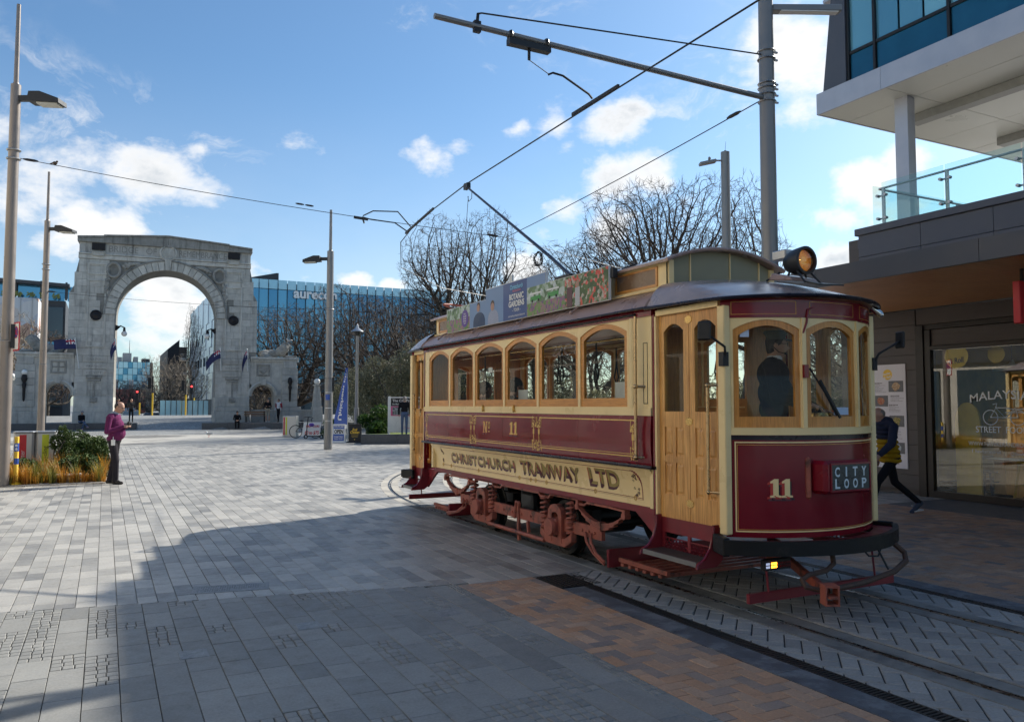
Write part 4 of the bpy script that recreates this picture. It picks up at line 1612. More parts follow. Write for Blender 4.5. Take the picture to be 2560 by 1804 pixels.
def colonise(seed, cen, rad, trunk_h, n_att, step=.17, infl=2.2, kill=.26, tip=.012, trunk_r=.38, wob=.16, sag=0.13):
 """a bare tree grown towards points spread through its crown; returns (limbs, twigs)"""
 g_ = np.random.default_rng(seed)
 d = g_.normal(0, 1, (n_att, 3))
 d /= np.linalg.norm(d, axis=1)[:, None]
 att = np.array(cen) + d * (g_.random(n_att) ** (1 / 2.9))[:, None] * np.array(rad) * (1 + .16 * np.sin(d[:, :1] * 5 + seed) + .14 * np.sin(d[:, 1:2] * 6 + d[:, 2:] * 4))
 att = att[att[:, 2] > trunk_h * .8]
 pos = [np.array([0.0, 0, 0])]
 par = [-1]
 drs = [np.array([0.0, 0, 1])]
 z = 0.0
 x = y = 0.0
 while z < trunk_h:
  z += step
  x += g_.normal(0, .03)
  y += g_.normal(0, .03)
  par.append(len(pos) - 1)
  pos.append(np.array([x, y, z]))
  drs.append(np.array([0.0, 0, 1]))
 top_ = len(pos) - 1
 nl = 7
 for q in range(nl):
  a_ = 2 * PI * q / nl + g_.uniform(-.3, .3)
  el_ = g_.uniform(.15, .95) if q else 1.4
  s0 = top_ - int(g_.integers(0, max(1, top_ // 3)))
  dv = np.array([math.cos(a_) * math.cos(el_), math.sin(a_) * math.cos(el_), math.sin(el_)])
  p_, c_ = pos[s0], s0
  for _ in range(int(g_.uniform(.35, .6) * max(rad) / step)):
   dv = dv + g_.normal(0, .10, 3) + np.array([0, 0, .015])
   dv /= np.linalg.norm(dv)
   p_ = p_ + dv * step
   par.append(c_)
   pos.append(p_)
   drs.append(dv)
   c_ = len(pos) - 1
 P0 = np.array(pos)
 nch = {}
 near = np.full(len(att), 1e9)
 who = np.zeros(len(att), int)
 def upd(new, base):
  nonlocal near, who
  D2 = np.linalg.norm(att[:, None, :] - new[None, :, :], axis=2)
  k = D2.argmin(1)
  m = D2[np.arange(len(att)), k]
  b_ = m < near
  near[b_] = m[b_]
  who[b_] = k[b_] + base
 upd(P0, 0)
 far = 3.2
 for it in range(190):
  live = near < (far if it < 18 else infl)
  if not live.any():
   break
  full = np.array([nch.get(int(q), 0) >= 3 for q in who]) & live
  if full.any():
   att, near, who, live = att[~full], near[~full], who[~full], live[~full]
   if not live.any():
    break
  ids, inv = np.unique(who[live], return_inverse=True)
  for q in ids:
   nch[int(q)] = nch.get(int(q), 0) + 1
  base = len(pos)
  src = np.array(pos)[ids]
  v = att[live] - src[inv]
  v /= np.linalg.norm(v, axis=1)[:, None] + 1e-9
  dv = np.zeros((len(ids), 3))
  np.add.at(dv, inv, v)
  dv /= np.linalg.norm(dv, axis=1)[:, None] + 1e-9
  dv = dv + .75 * np.array(drs)[ids] + g_.normal(0, wob, dv.shape)
  dv[:, 2] -= sag
  dv /= np.linalg.norm(dv, axis=1)[:, None] + 1e-9
  new = src + dv * step
  par.extend(ids.tolist())
  pos.extend(list(new))
  drs.extend(list(dv))
  upd(new, base)
  keep = near > kill
  att, near, who = att[keep], near[keep], who[keep]
  if len(att) < 8 or len(pos) > 12000:
   break
 n = len(pos)
 kids = [[] for _ in range(n)]
 for i_ in range(1, n):
  kids[par[i_]].append(i_)
 rad_ = np.zeros(n)
 for i_ in range(n - 1, -1, -1):
  rad_[i_] = tip if not kids[i_] else (sum(rad_[k] ** 2.25 for k in kids[i_])) ** (1 / 2.25)
 rad_ = tip + (rad_ - tip) * (trunk_r - tip) / max(1e-6, rad_[0] - tip)
 limbs, twigs = Tw(6), Tw(3)
 stack = [(0, None)]
 while stack:
  s_, pre = stack.pop()
  ch = [pre] if pre is not None else []
  c = s_
  ch.append(c)
  while len(kids[c]) == 1:
   c = kids[c][0]
   ch.append(c)
  if len(ch) > 1:
   r_ = [float(rad_[q]) for q in ch]
   if pre is not None:
    r_[0] = min(r_[0], r_[1] * 1.25)
   big = max(r_) > .045
   (limbs if big else twigs).chain([Vector(pos[q]) for q in ch], r_, 7 if max(r_) > .12 else (5 if big else 3))
  for k in kids[c]:
   stack.append((k, c))
 for i_ in range(n):
  if not kids[i_]:
   p = Vector(pos[i_])
   q = (p - Vector(pos[par[i_]])).normalized()
   for _ in range(4):
    dv = (q + Vector(g_.normal(0, .75, 3))).normalized()
    twigs.chain([p, p + dv * .18, p + dv * .36 + Vector((0, 0, .03))], [tip, tip * .8, tip * .5], 3)
 out = []
 for nm, tw in (('trunk', limbs), ('crown', twigs)):
  me = bpy.data.meshes.new(nm)
  me.from_pydata(tw.v, [], tw.f)
  me.polygons.foreach_set('use_smooth', [True] * len(me.polygons))
  out.append(me)
 a = np.array(twigs.v)
 return out, float(a[:, 2].max()), float(np.percentile(np.hypot(a[:, 0], a[:, 1]), 97))
TPL = {}
for key, args in {
  'round': dict(seed=3, cen=(0, 0, 9.4), rad=(5.0, 5.0, 4.5), trunk_h=5.2, n_att=9000, tip=.0085, trunk_r=.50),
  'spread': dict(seed=9, cen=(.3, 0, 9.6), rad=(5.2, 5.2, 4.0), trunk_h=5.4, n_att=8500, tip=.008, trunk_r=.50),
  'wide': dict(seed=5, cen=(0, 0, 6.4), rad=(6.8, 6.8, 4.7), trunk_h=1.8, n_att=9000, tip=.013, trunk_r=.52, wob=.2, kill=.36, step=.22),
  'upright': dict(seed=7, cen=(0, 0, 8.6), rad=(2.9, 2.9, 4.0), trunk_h=5.0, n_att=3800, tip=.009, trunk_r=.28),
  'far': dict(seed=11, cen=(0, 0, 5.2), rad=(4.6, 4.6, 3.6), trunk_h=1.7, n_att=3600, tip=.018, trunk_r=.30, step=.26, kill=.38)}.items():
 TPL[key] = colonise(**args)
_tree_mats = {}
def bare_tree(label, tpl, seed, base, height, width, mt='bark', mc='twig', group=None, name='bare_tree'):
 (tr, cr), h0, w0 = TPL[tpl]
 t = thing(name, label, 'tree', base, seed * 1.7, group, local=True)
 t.scale = (width / w0, width / w0, height / h0)
 for nm, me, m in (('trunk', tr, mt), ('crown', cr, mc)):
  k = (tpl, nm, m)
  if k not in _tree_mats:
   mm_ = me if not me.materials else me.copy()
   if mm_.materials:
    mm_.materials.clear()
   mm_.materials.append(M[m])
   _tree_mats[k] = mm_
  link(nm, _tree_mats[k], t)
 return t
GT = 'bare winter trees around the plaza'
for args in (
  ('tall bare tree with a rounded crown rising behind the rear of the tram', 'round', 1, (19.9, 45.3, 0), 14.4, 4.8),
  ('large spreading bare tree behind the middle of the tram roof', 'spread', 2, (23.6, 30.2, 0), 13.3, 4.6),
  ('slim bare tree between the tram pole and the street light behind it', 'upright', 3, (27.0, 28.3, 0), 12.8, 2.6),
  ('bare tree with fan of fine twigs beside the roof advert', 'upright', 4, (20.2, 32.6, 0), 10.6, 2.8),
  ('bare tree with a forked crown between the roof advert and the trolley rope', 'round', 9, (24.5, 44.0, 0), 10.6, 3.4),
  ('dark low spreading bare tree between the arch and the striped lamp pole', 'wide', 5, (15.2, 72.0, 0), 11.4, 6.4),
  ('broad dark bare tree overhanging the river wall behind the feather flag', 'wide', 6, (20.0, 66.0, 0), 12.0, 6.6),
  ('dark bare tree with a cut limb leaning over the map board', 'wide', 7, (20.6, 54.5, 0), 10.0, 5.8),
  ('bare tree standing left of the arch beside the mural wall', 'far', 8, (-8.8, 84, 0), 10.4, 4.4, 'bark', 'twig_pale'),
  ('second bare tree left of the arch against dark windows', 'far', 10, (-5.0, 88, 0), 9.6, 4.0),
  ('bare tree leaning over the road seen through the arch', 'far', 11, (6.4, 103, -.5), 8.4, 3.2, 'bark', 'twig_pale'),
  ('pale twiggy tree in the middle of the road view through the arch', 'far', 12, (9.0, 110, -.5), 8.2, 3.4, 'bark_grey', 'twig_pale'),
  ('tall slender street tree in front of the brown office block', 'upright', 13, (10.6, 118, -.5), 16.6, 1.5),
  ('brown twiggy tree left of the traffic lights through the arch', 'far', 14, (2.6, 128, -.8), 6.4, 5.0, 'bark_grey', 'twig_pale'),
  ('rounded brown tree beside the far red-roofed annexe', 'far', 15, (6.4, 140, -.8), 6.6, 5.2, 'bark_grey', 'twig_pale'),
  ('small bare tree framed by the right small arch', 'far', 16, (12.2, 74, 0), 5.6, 2.8, 'bark_grey', 'twig_pale'),
  ('tall bare tree behind the tram seen through its doors', 'spread', 17, (30.0, 40.0, 0), 11.0, 4.6, 'bark_grey', 'twig_pale'),
  ('pale bare tree seen through the tram windows', 'wide', 18, (24.5, 56.0, 0), 9.0, 5.6, 'bark_grey', 'twig_pale'),
  ('pale bare tree beyond the driver\'s window of the tram', 'wide', 19, (38.5, 31.0, 0), 9.0, 5.6, 'bark_grey', 'twig_pale'),
  ('wide twiggy tree far behind the tram saloon', 'wide', 20, (32.5, 50.0, 0), 10.0, 6.4, 'bark_grey', 'twig_pale'),
  ('wide twiggy tree far behind the tram cab', 'wide', 21, (45.0, 38.0, 0), 10.0, 6.6, 'bark_grey', 'twig_pale')):
 bare_tree(*args, group=GT)
mb = MB()
mb.tube([(19.3, 52.0, 6.25), (19.22, 51.9, 5.9), (19.1, 51.85, 5.55), (18.95, 51.85, 5.3)], [.20, .19, .19, .17], 8)
solid('sawn_limb', mb, mat('sawn_timber', (0.40, 0.24, 0.11), .7, 0, .25), 'short pale sawn branch stub hanging in the dark tree', 'branch', smooth=True)
# ------------------------------------------------------------------ shrubs of leaves
def leaf_cloud(seed, c, r, n, size, jitter=1.0, bottom=None, hollow=0.35, lumps=9):
 """n leaf-sized faces spread through an uneven crown"""
 g_ = np.random.default_rng(seed)
 cen = np.array(c, float)
 rad = np.array(r, float)
 lc = g_.normal(0, 1, (lumps, 3))
 lc /= np.linalg.norm(lc, axis=1)[:, None]
 lc *= g_.uniform(.35, .75, (lumps, 1))
 lr = g_.uniform(.32, .55, lumps)
 idx = g_.integers(0, lumps, n)
 d = g_.normal(0, 1, (n, 3))
 d /= np.linalg.norm(d, axis=1)[:, None]
 q = lc[idx] + d * (lr[idx] * g_.uniform(hollow, 1.0, n) ** .6)[:, None]
 p = cen + q * rad
 if bottom is not None:
  p[:, 2] = np.maximum(p[:, 2], bottom + g_.uniform(0, .1, n))
 a = g_.normal(0, 1, (n, 3))
 a /= np.linalg.norm(a, axis=1)[:, None]
 b = np.cross(a, g_.normal(0, 1, (n, 3)))
 b /= np.linalg.norm(b, axis=1)[:, None]
 L = (size * g_.uniform(.6, 1.4, n))[:, None]
 v0 = p - a * L
 v1 = p + b * L * .42
 v2 = p + a * L
 v3 = p - b * L * .42
 vs = np.stack([v0, v1, v2, v3], 1).reshape(-1, 3)
 fs = np.arange(4 * n).reshape(-1, 4)
 return vs, fs
def leaf_mat(name, c0, c1, rough=0.5, trans=0.25):
 m = bpy.data.materials.new(name)
 m.use_nodes = True
 t = NT(m.node_tree)
 b = t.n['Principled BSDF']
 ge = t.node('ShaderNodeNewGeometry')
 c = t.ramp(ge.outputs['Random Per Island'], [(0.0, c0), (0.6, tuple((x + y) / 2 for x, y in zip(c0, c1))), (1.0, c1)])
 t.l.new(c, b.inputs['Base Color'])
 b.inputs['Roughness'].default_value = rough
 tr = t.node('ShaderNodeBsdfTranslucent')
 t.l.new(c, tr.inputs['Color'])
 mx = t.node('ShaderNodeMixShader')
 mx.inputs[0].default_value = trans
 t.l.new(b.outputs[0], mx.inputs[1])
 t.l.new(tr.outputs[0], mx.inputs[2])
 t.l.new(mx.outputs[0], t.n['Material Output'].inputs['Surface'])
 return m
M['olive_leaf'] = leaf_mat('olive_leaf', (0.12, 0.12, 0.065), (0.42, 0.39, 0.25))
M['green_leaf'] = leaf_mat('glossy_green_leaf', (0.02, 0.055, 0.012), (0.09, 0.17, 0.03), 0.3)
M['shrub_leaf'] = leaf_mat('hebe_leaf', (0.025, 0.055, 0.010), (0.085, 0.13, 0.025), 0.8, .08)
def shrub(label, seed, blobs, m, base, size, name='shrub', group=None, stems=True, cat='shrub', bottom=None):
 t = thing(name, label, cat, base, 0, group)
 V, F, o = [], [], 0
 for k, (c, r, n) in enumerate(blobs):
  vs, fs = leaf_cloud(seed + k, c, r, n, size, bottom=bottom)
  V.append(vs)
  F.append(fs + o)
  o += len(vs)
 V = np.concatenate(V)
 F = np.concatenate(F)
 me = bpy.data.meshes.new('crown')
 me.from_pydata(V.tolist(), [], F.tolist())
 me.materials.append(m)
 link('crown', me, t)
 if stems:
  tw = Tw(4)
  rg = random.Random(seed)
  for (c, r, n) in blobs:
   for q in range(5):
    a = Vector(base) + Vector((rg.uniform(-.15, .15), rg.uniform(-.15, .15), 0))
    e = Vector(c) + Vector((rg.uniform(-.6, .6) * r[0], rg.uniform(-.6, .6) * r[1], rg.uniform(-.2, .7) * r[2]))
    mid = a.lerp(e, .5) + Vector((rg.uniform(-.2, .2), rg.uniform(-.2, .2), .1))
    w0 = .02 + .02 * r[2]
    tw.chain([a, mid, e], [w0, w0 * .6, w0 * .25], 4)
  me = bpy.data.meshes.new('trunk')
  me.from_pydata(tw.v, [], tw.f)
  me.materials.append(M['bark_grey'])
  link('trunk', me, t)
 return t
shrub('big pale olive-green evergreen behind the map board', 100, [((15.8, 46.5, 3.1), (2.7, 2.2, 2.7), 17000), ((18.0, 45.0, 2.8), (2.2, 1.8, 2.3), 10000), ((13.8, 46.8, 2.5), (1.7, 1.6, 2.2), 9000)],
      M['olive_leaf'], (15.6, 45.5, 0), .065, 'olive_tree', cat='tree')
shrub('shaded olive tree between the striped lamp pole and the pillar lamp', 120, [((16.4, 57.5, 2.4), (2.0, 2.0, 2.2), 9000), ((17.9, 58.5, 2.0), (1.6, 1.6, 1.8), 6000)],
      M['olive_leaf'], (16.6, 57.8, 0), .07, 'olive_tree', cat='tree')
shrub('glossy dark green bush on the grass left of the map board', 140, [((12.15, 37.6, .95), (1.15, .9, .75), 6000)], M['green_leaf'], (12.15, 37.6, .3), .075)
shrub('low dark green bush behind the OPEN board', 150, [((10.6, 41.2, .6), (.85, .7, .6), 3500)], M['green_leaf'], (10.6, 41.2, 0), .06)
shrub('rough green bush seen through the left small arch', 160, [((-7.2, 74.5, 1.6), (1.4, 1.2, 1.2), 3500)], M['green_leaf'], (-7.2, 74.5, .5), .09)
rb = random.Random(77)
GB = 'evergreens along the river bank behind the tram'
LBL = ['pale olive evergreen behind the tram opposite its rear windows', 'olive evergreen behind the tram opposite the middle windows', 'grey-green evergreen behind the tram opposite the front windows',
       'dense evergreen beyond the tram doors', 'broad evergreen beyond the cab of the tram', 'dark evergreen between the cab and the corner building']
for k, (x, y, h) in enumerate(((22, 50, 3.2), (25.5, 45, 3.0), (29, 40, 3.4), (33, 36.5, 3.2), (37, 33, 3.2), (41, 28, 3.4))):
 shrub(LBL[k], 400 + 9 * k, [((x, y, h * .62), (2.9, 2.3, h * .62), 6500), ((x + 2.2, y - 1.4, h * .5), (2.0, 2.0, h * .5), 4000)], M['olive_leaf'], (x, y, 0), .095, 'olive_tree', GB, cat='tree')
M['pale_facade'] = mat('pale_bounce_facade', (.66, .60, .51), .75, 0, .1, .8)  # pale wall tone chosen to bounce sunlight onto the tram side
M['dim_facade'] = mat('dark_unseen_facade', (.10, .085, .075), .8, 0, .2, .8)  # dark wall tone chosen to keep cab window reflections low
GR = 'unseen shops added on the other side of the street'  # unseen row, heights and tones shaped for bounce light and window reflections
for k, (y0, y1, h, lb) in enumerate(((-22, -4, 10.5, 'unseen shop added behind the camera, dark to keep cab window reflections low'), (-3.9, 14.5, 10.0, 'unseen pale shop added across the street to bounce light onto the tram'),
         (14.6, 41, 11.0, 'unseen corner shop with white lettering mirrored in the tram, pale for bounce light'))):
 t = thing('unseen_shop', lb, 'building', (-10, (y0 + y1) / 2, 0), 0, GR)
 mb = MB()
 mb.box(-18, -8.0, y0, y1, 0, h)
 part('wall', mb, M['pale_facade'] if k else M['dim_facade'], t)
 n = int((y1 - y0) / 3.2)
 for i in range(n):
  yy = y0 + .5 + i * (y1 - y0 - .6) / n
  mb = MB()
  mb.box(-8.02, -7.9, yy, yy + 2.3, .3, 3.4)
  part('shop_window', mb, M['fglass_dark'], t)
  mb = MB()
  mb.box(-8.02, -7.9, yy + .5, yy + 1.8, 5.2, 7.0)
  part('window', mb, M['fglass_dark'], t)
 mb = MB()
 mb.box(-8.0, -7.75, y0, y1, 3.7, 4.4)
 sg = part('sign_band', mb, M['dark_clad'] if k != 1 else M['pale_facade'], t)
 if k == 2:
  part('lettering', text_mb('BOSS', plane_map((-7.72, 28.5, 3.82), (0, 1, 0), (0, 0, 1)), height=.5, width=2.2, bold=.02), M['sign_white'], sg)
# ------------------------------------------------------------------ lamp poles
def pole_mesh(b, r, z_thick, z_thin, z_joint, collar=True):
 x, y = b
 mb = MB()
 mb.tube([(x, y, 0), (x, y, z_joint - .02)], [r * 1.12, r * 1.05], 20)
 mb.tube([(x, y, z_joint), (x, y, z_thick)], [r, r * .86], 20)
 mb.tube([(x, y, z_thick), (x, y, z_thick + .04)], [r * .6, r * .5], 16)
 return mb
def lamp_head(t, x, y, z, dx, r):
 """angular luminaire on a short arm, pointing along dx (+1/-1) across the picture"""
 ux, uy = dx * math.cos(YAW), -dx * math.sin(YAW)
 P = lambda u, v, w_: (x + ux * u - uy * v, y + uy * u + ux * v, z + w_)
 mb = MB()
 mb.hexa([P(r * .8, -.05, -.07), P(r + .28, -.05, -.07), P(r + .28, .05, -.07), P(r * .8, .05, -.07), P(r * .8, -.05, .05), P(r + .28, -.05, .05), P(r + .28, .05, .05), P(r * .8, .05, .05)])
 part('arm', mb, M['dark'], t)
 mb = MB()
 prof = [(r + .22, -.11), (r + .26, .10), (r + .50, .10), (r + .92, -.06), (r + .93, -.16)]
 k = len(prof)
 vs = [P(u, -.17, w_) for u, w_ in prof] + [P(u, .17, w_) for u, w_ in prof]
 mb.add(vs, [tuple(range(k)), tuple(range(2 * k - 1, k - 1, -1))] + [(i, (i + 1) % k, k + (i + 1) % k, k + i) for i in range(k)])
 h = part('lamp_head', mb, M['dark'], t)
 mb = MB()
 mb.hexa([P(r + .42, -.13, -.165), P(r + .88, -.13, -.185), P(r + .88, .13, -.185), P(r + .42, .13, -.165), P(r + .42, -.13, -.13), P(r + .88, -.13, -.15), P(r + .88, .13, -.15), P(r + .42, .13, -.13)])
 part('diffuser', mb, mat('lamp_diffuser', (.5, .5, .45), .4) if 'lamp_diffuser' not in bpy.data.materials else bpy.data.materials['lamp_diffuser'], h)
GL = 'tall taupe lamp poles of the plaza'
for (b, r, zt, zn, zj, dx, lb, mt) in (
  ((-1.94, 20.34), .118, 8.84, 10.67, 3.16, 1, 'tall taupe lamp pole beside the yellow bollard with a red-edged sign on it', 'taupe'),
  ((-2.13, 34.57), .118, 8.74, 10.63, 3.29, 1, 'tall taupe lamp pole standing right behind the litter bins', 'taupe'),
  ((7.87, 31.25), .150, 7.89, 9.56, 2.81, -1, 'tall grey lamp pole with stickers beside the OPEN board', 'steel_grey')):
 t = thing('lamp_pole', lb, 'lamp pole', (b[0], b[1], 0), 0, GL)
 part('mast', pole_mesh(b, r, zt, zn, zj), M[mt], t, smooth=True)
 mb = MB()
 mb.cyl((b[0], b[1], zt - .1), (b[0], b[1], zn), r * .44, r * .36, 12)
 part('spire', mb, M[mt], t, smooth=True)
 lamp_head(t, b[0], b[1], zt - .30, dx, r)
 mb = MB()
 for q in ((0.35, -.04) if mt == 'taupe' else (0.0,)):
  zc = (7.19 if b[1] < 25 else (6.9 if mt == 'taupe' else 5.55)) + q * .5
  mb.tube([(b[0] + (r + .012) * math.cos(a), b[1] + (r + .012) * math.sin(a), zc) for a in [2 * PI * i / 16 for i in range(16)]], .018, 5, closed=True)
 part('clamp_band', mb, M['steel_light'], t, smooth=True)
 if dx < 0:
  for (z, h_, w_, m_) in ((1.95, .22, .20, 'blue'), (2.22, .06, .3, 'steel_light'), (1.10, .05, .3, 'steel_light'), (1.62, .03, .3, 'white')):
   mb = MB()
   aa = [R(-150 + 12 * i) for i in range(int(w_ / .04) + 1)]
   mb.strip([(b[0] + (r * 1.12 + .003) * math.cos(a), b[1] + (r * 1.12 + .003) * math.sin(a), z) for a in aa], [(b[0] + (r * 1.12 + .003) * math.cos(a), b[1] + (r * 1.12 + .003) * math.sin(a), z + h_) for a in aa])
   part('sticker', mb, M[m_], t)
  mb = MB()
  mb.box(b[0] + .13, b[0] + .19, b[1] - .12, b[1] + .08, 2.3, 2.85)
  part('control_box', mb, M['dark'], t, bevel=.01)
t = thing('no_stopping_sign', 'white plate with red border and blue no-stopping roundel fixed to the first lamp pole', 'sign', (-1.78, 20.2, 3.0))
u = Vector((.38, -.925, 0)).normalized()
o0 = Vector((-1.82, 20.26, 2.92))
mb = MB()
pts = [o0 + u * a + Vector((0, 0, c)) for a, c in ((0, 0), (.36, 0), (.36, .62), (0, .62))]
nrm = Vector((u.y, -u.x, 0)) * -.012
mb.hexa([pts[0], pts[1], pts[1] + nrm, pts[0] + nrm, pts[3], pts[2], pts[2] + nrm, pts[3] + nrm])
pl_ = part('plate', mb, M['red'], t)
for sgn in (-1, 1):
 off = nrm * (1.35 if sgn > 0 else -.35)
 mb = MB()
 mb.add([o0 + u * a + Vector((0, 0, c)) + off for a, c in ((.03, .03), (.33, .03), (.33, .59), (.03, .59))], [(0, 1, 2, 3)])
 part('face', mb, M['white'], t)
 mb = MB()
 c0 = o0 + u * .18 + Vector((0, 0, .40)) + off * 1.25
 ring = [c0 + u * .13 * math.cos(2 * PI * k / 24) + Vector((0, 0, .13 * math.sin(2 * PI * k / 24))) for k in range(24)]
 mb.add(ring, [tuple(range(24))])
 part('roundel', mb, M['blue'], t)
 mb = MB()
 c1 = c0 + off * .3
 for k in range(24):
  a0, a1 = 2 * PI * k / 24, 2 * PI * (k + 1) / 24
  mb.quad(*[c1 + u * rr * math.cos(a) + Vector((0, 0, rr * math.sin(a))) for rr, a in ((.13, a0), (.13, a1), (.105, a1), (.105, a0))])
 for s2 in (-1, 1):
  a, b_ = u * .09 + Vector((0, 0, .09 * s2)), u * .012 + Vector((0, 0, -.012 * s2))
  mb.quad(c1 - a - b_, c1 + a - b_, c1 + a + b_, c1 - a + b_)
 part('red_ring', mb, M['red'], t)
mb = MB()
mb.box(-1.86, -1.78, 20.14, 20.24, 2.98, 3.5)
part('bracket', mb, M['dark'], t)
# ------------------------------------------------------------------ tramway pole with bracket arm, and the wires
PX, PY = 8.83, 8.72
t = thing('tram_pole', 'stout grey tramway pole with a long bracket arm rising behind the tram headlamp', 'pole', (PX, PY, 0))
mb = MB()
mb.tube([(PX, PY, 0), (PX, PY, 3.5), (PX, PY, 7.0), (PX, PY, 9.2)], [.128, .122, .112, .10], 28)
mb.tube([(PX, PY, 7.0), (PX, PY, 7.03)], [.118, .118], 28)
part('mast', mb, M['steel_grey'], t, smooth=True)
mb = MB()
mb.cyl((PX - .08, PY, 6.40), (3.42, PY, 6.44), .042, .036, 14)
part('bracket_arm', mb, M['steel_grey'], t, smooth=True)
mb = MB()
mb.tube([(PX - .10, PY, 7.06), (4.05, PY, 6.62), (4.0, PY, 6.60), (3.98, PY, 6.40)], [.011, .011, .02, .026], 8)
mb.box(3.94, 4.03, PY - .03, PY + .03, 6.36, 6.50)
part('stay_rod', mb, M['cable'], t, smooth=True)
mb = MB()
for z in (7.12, 7.00, 6.62, 6.55, 6.45, 6.34):
 mb.tube([(PX + .128 * math.cos(a), PY + .128 * math.sin(a), z) for a in [2 * PI * i / 20 for i in range(20)]], .011, 5, closed=True)
 mb.box(PX + .12, PX + .18, PY - .06, PY - .03, z - .012, z + .012)
part('clamp_bands', mb, M['steel_light'], t, smooth=True)
mb = MB()
ex = Vector((math.cos(R(-27)), math.sin(R(-27)), 0))
p0 = Vector((PX, PY, 7.80))
mb.bar(p0 + Vector((.1, -.02, 0)), p0 + Vector((1.05, -.50, 0.0)), .15, .10)
part('lamp_arm', mb, M['steel_grey'], t, bevel=.01)
mb = MB()
mb.bar(p0 + Vector((.2, -.1, -.056)), p0 + Vector((1.0, -.476, -.056)), .12, .012)
part('lamp_lens', mb, M['white'], t)
mb = MB()
mb.box(4.42, 5.02, PY - .05, PY + .05, 6.30, 6.38)
for q in (4.45, 4.97):
 mb.tube([(q, PY + .055 * math.cos(a), 6.42 + .055 * math.sin(a)) for a in [2 * PI * i / 12 for i in range(12)]], .02, 5, closed=True)
mb.cyl((4.72, PY, 6.30), (4.72, PY, 6.16), .02, .02, 8)
part('insulator', mb, M['dark'], t)
mb = MB()
mb.tube([(4.72, PY, 6.16), (5.0, PY - .02, 6.02)], .006, 5)
mb.tube([(5.0, PY, 6.02), (5.06, PY - .02, 6.05), (5.2, PY - .04, 6.03), (5.56, PY - .1, 5.83), (5.6, PY - .12, 5.77)], .014, 6)
part('pull_off_arm', mb, M['cable'], t, smooth=True)
CW = 5.70
def wire(name, pts, r, label, mats=None, group='overhead tram wires', extra=None):
 mb = MB()
 mb.tube(pts, r, 5)
 if extra:
  extra(mb)
 return solid(name, mb, mats or M['cable'], label, 'wire', group, smooth=True)
curve = [(p[0], p[1], CW) for p in track_path(0, 2.0)]
curve = [p for p in curve if p[0] < 30]
cpts = [(5.6, -4.0, CW + .05), (5.6, 8.0, CW), (5.6, 12.7, CW - .04), (5.62, 15.2, CW - .18), (5.95, 17.2, CW - .22), (7.0, 20.2, CW - .25), (9.4, 23.2, CW - .25), (13, 25.0, CW - .25), (30, 25.2, CW - .2)]
wire('contact_wire', cpts, .011, 'taut black contact wire running over the tram track and into the curve',
     extra=lambda mb: (mb.bar((5.6, 8.0, CW + .022), (5.6, 9.1, CW + .022), .03, .045), mb.bar((5.61, 14.3, CW - .12), (5.75, 16.3, CW - .20), .03, .045)))
cur = Vector((5.65, 15.6, CW - .18))
A1 = Vector((-1.82, 20.30, 7.19))
J1 = Vector((8.85, 17.6, 5.95))
def sag(a, b, s_, n=14):
 return [a.lerp(b, i / n) + Vector((0, 0, -s_ * 4 * (i / n) * (1 - i / n))) for i in range(n + 1)]
def ins(mb, a, b, fr, L=.16, r=.022):
 p = a.lerp(b, fr)
 d = (b - a).normalized()
 mb.tube([p - d * L / 2, p - d * L / 4, p + d * L / 4, p + d * L / 2], [r * .5, r, r, r * .5], 8)
wire('span_wire', sag(A1, J1, .10), .008, 'thin span wire from the first lamp pole across the sky to a ring junction',
     extra=lambda mb: (ins(mb, A1, J1, .02, .3, .03), ins(mb, A1, J1, .545, .2), ins(mb, A1, J1, .565, .2), ins(mb, A1, J1, .97, .3, .03)))
wire('span_wire', sag(J1, Vector((PX - .1, PY, 6.36)), .05), .009, 'span wire from the ring junction up to the stout tramway pole',
     extra=lambda mb: ins(mb, J1, Vector((PX - .1, PY, 6.36)), .93, .3, .03))
wire('span_wire', sag(J1, Vector((17.3, 18.9, 5.2)), .03), .006, 'faint span wire from the ring junction down towards the street light behind the tram')
wire('pull_off_rod', [Vector((5.0, 17.0, 5.95)), Vector((5.15, 16.75, 6.02)), Vector((5.5, 16.1, 5.9)), Vector((5.72, 15.9, 5.56))], .014, 'upper curved pull-off rod holding the contact wire at the curve')
wire('pull_off_rod', [Vector((4.98, 17.0, 5.92)), Vector((5.15, 16.9, 5.86)), Vector((5.5, 16.3, 5.7)), Vector((5.78, 16.2, 5.50))], .014, 'lower curved pull-off rod holding the contact wire at the curve')
mb = MB()
mb.bar((5.22, 18.53, 6.27), (5.55, 18.44, 6.23), .05, .06)
mb.tube([(5.42, 18.47, 6.24), (5.46, 18.46, 6.13)], .02, 6)
solid('wire_insulator', mb, M['dark'], 'black insulator block on the span wire near the contact wire curve', 'insulator')
A2, B2 = Vector((-2.13, 34.57, 6.05)), Vector((7.87, 31.25, 5.55))
wire('span_wire', sag(A2, B2, .12), .007, 'thin span wire passing in front of the arch between two lamp poles', extra=lambda mb: ins(mb, A2, B2, .02, .3, .03))
B3 = Vector((11.6, 30.4, 5.45))
wire('span_wire', sag(B2, B3, .04), .007, 'thin span wire with insulators right of the stickered lamp pole',
     extra=lambda mb: (ins(mb, B2, B3, .38, .22), ins(mb, B2, B3, .52, .22), mb.bar((11.2, 30.5, 5.44), (11.75, 30.36, 5.46), .06, .07)))
t = thing('street_light', 'grey street light with flat head standing behind the tram among the bare trees', 'street light', (17.3, 18.9, 0))
mb = MB()
mb.tube([(17.3, 18.9, 0), (17.3, 18.9, 9.75)], [.15, .14], 18)
part('mast', mb, M['steel_grey'], t, smooth=True)
mb = MB()
mb.cyl((17.3, 18.9, 9.75), (17.3, 18.9, 9.80), .05, .04, 10)
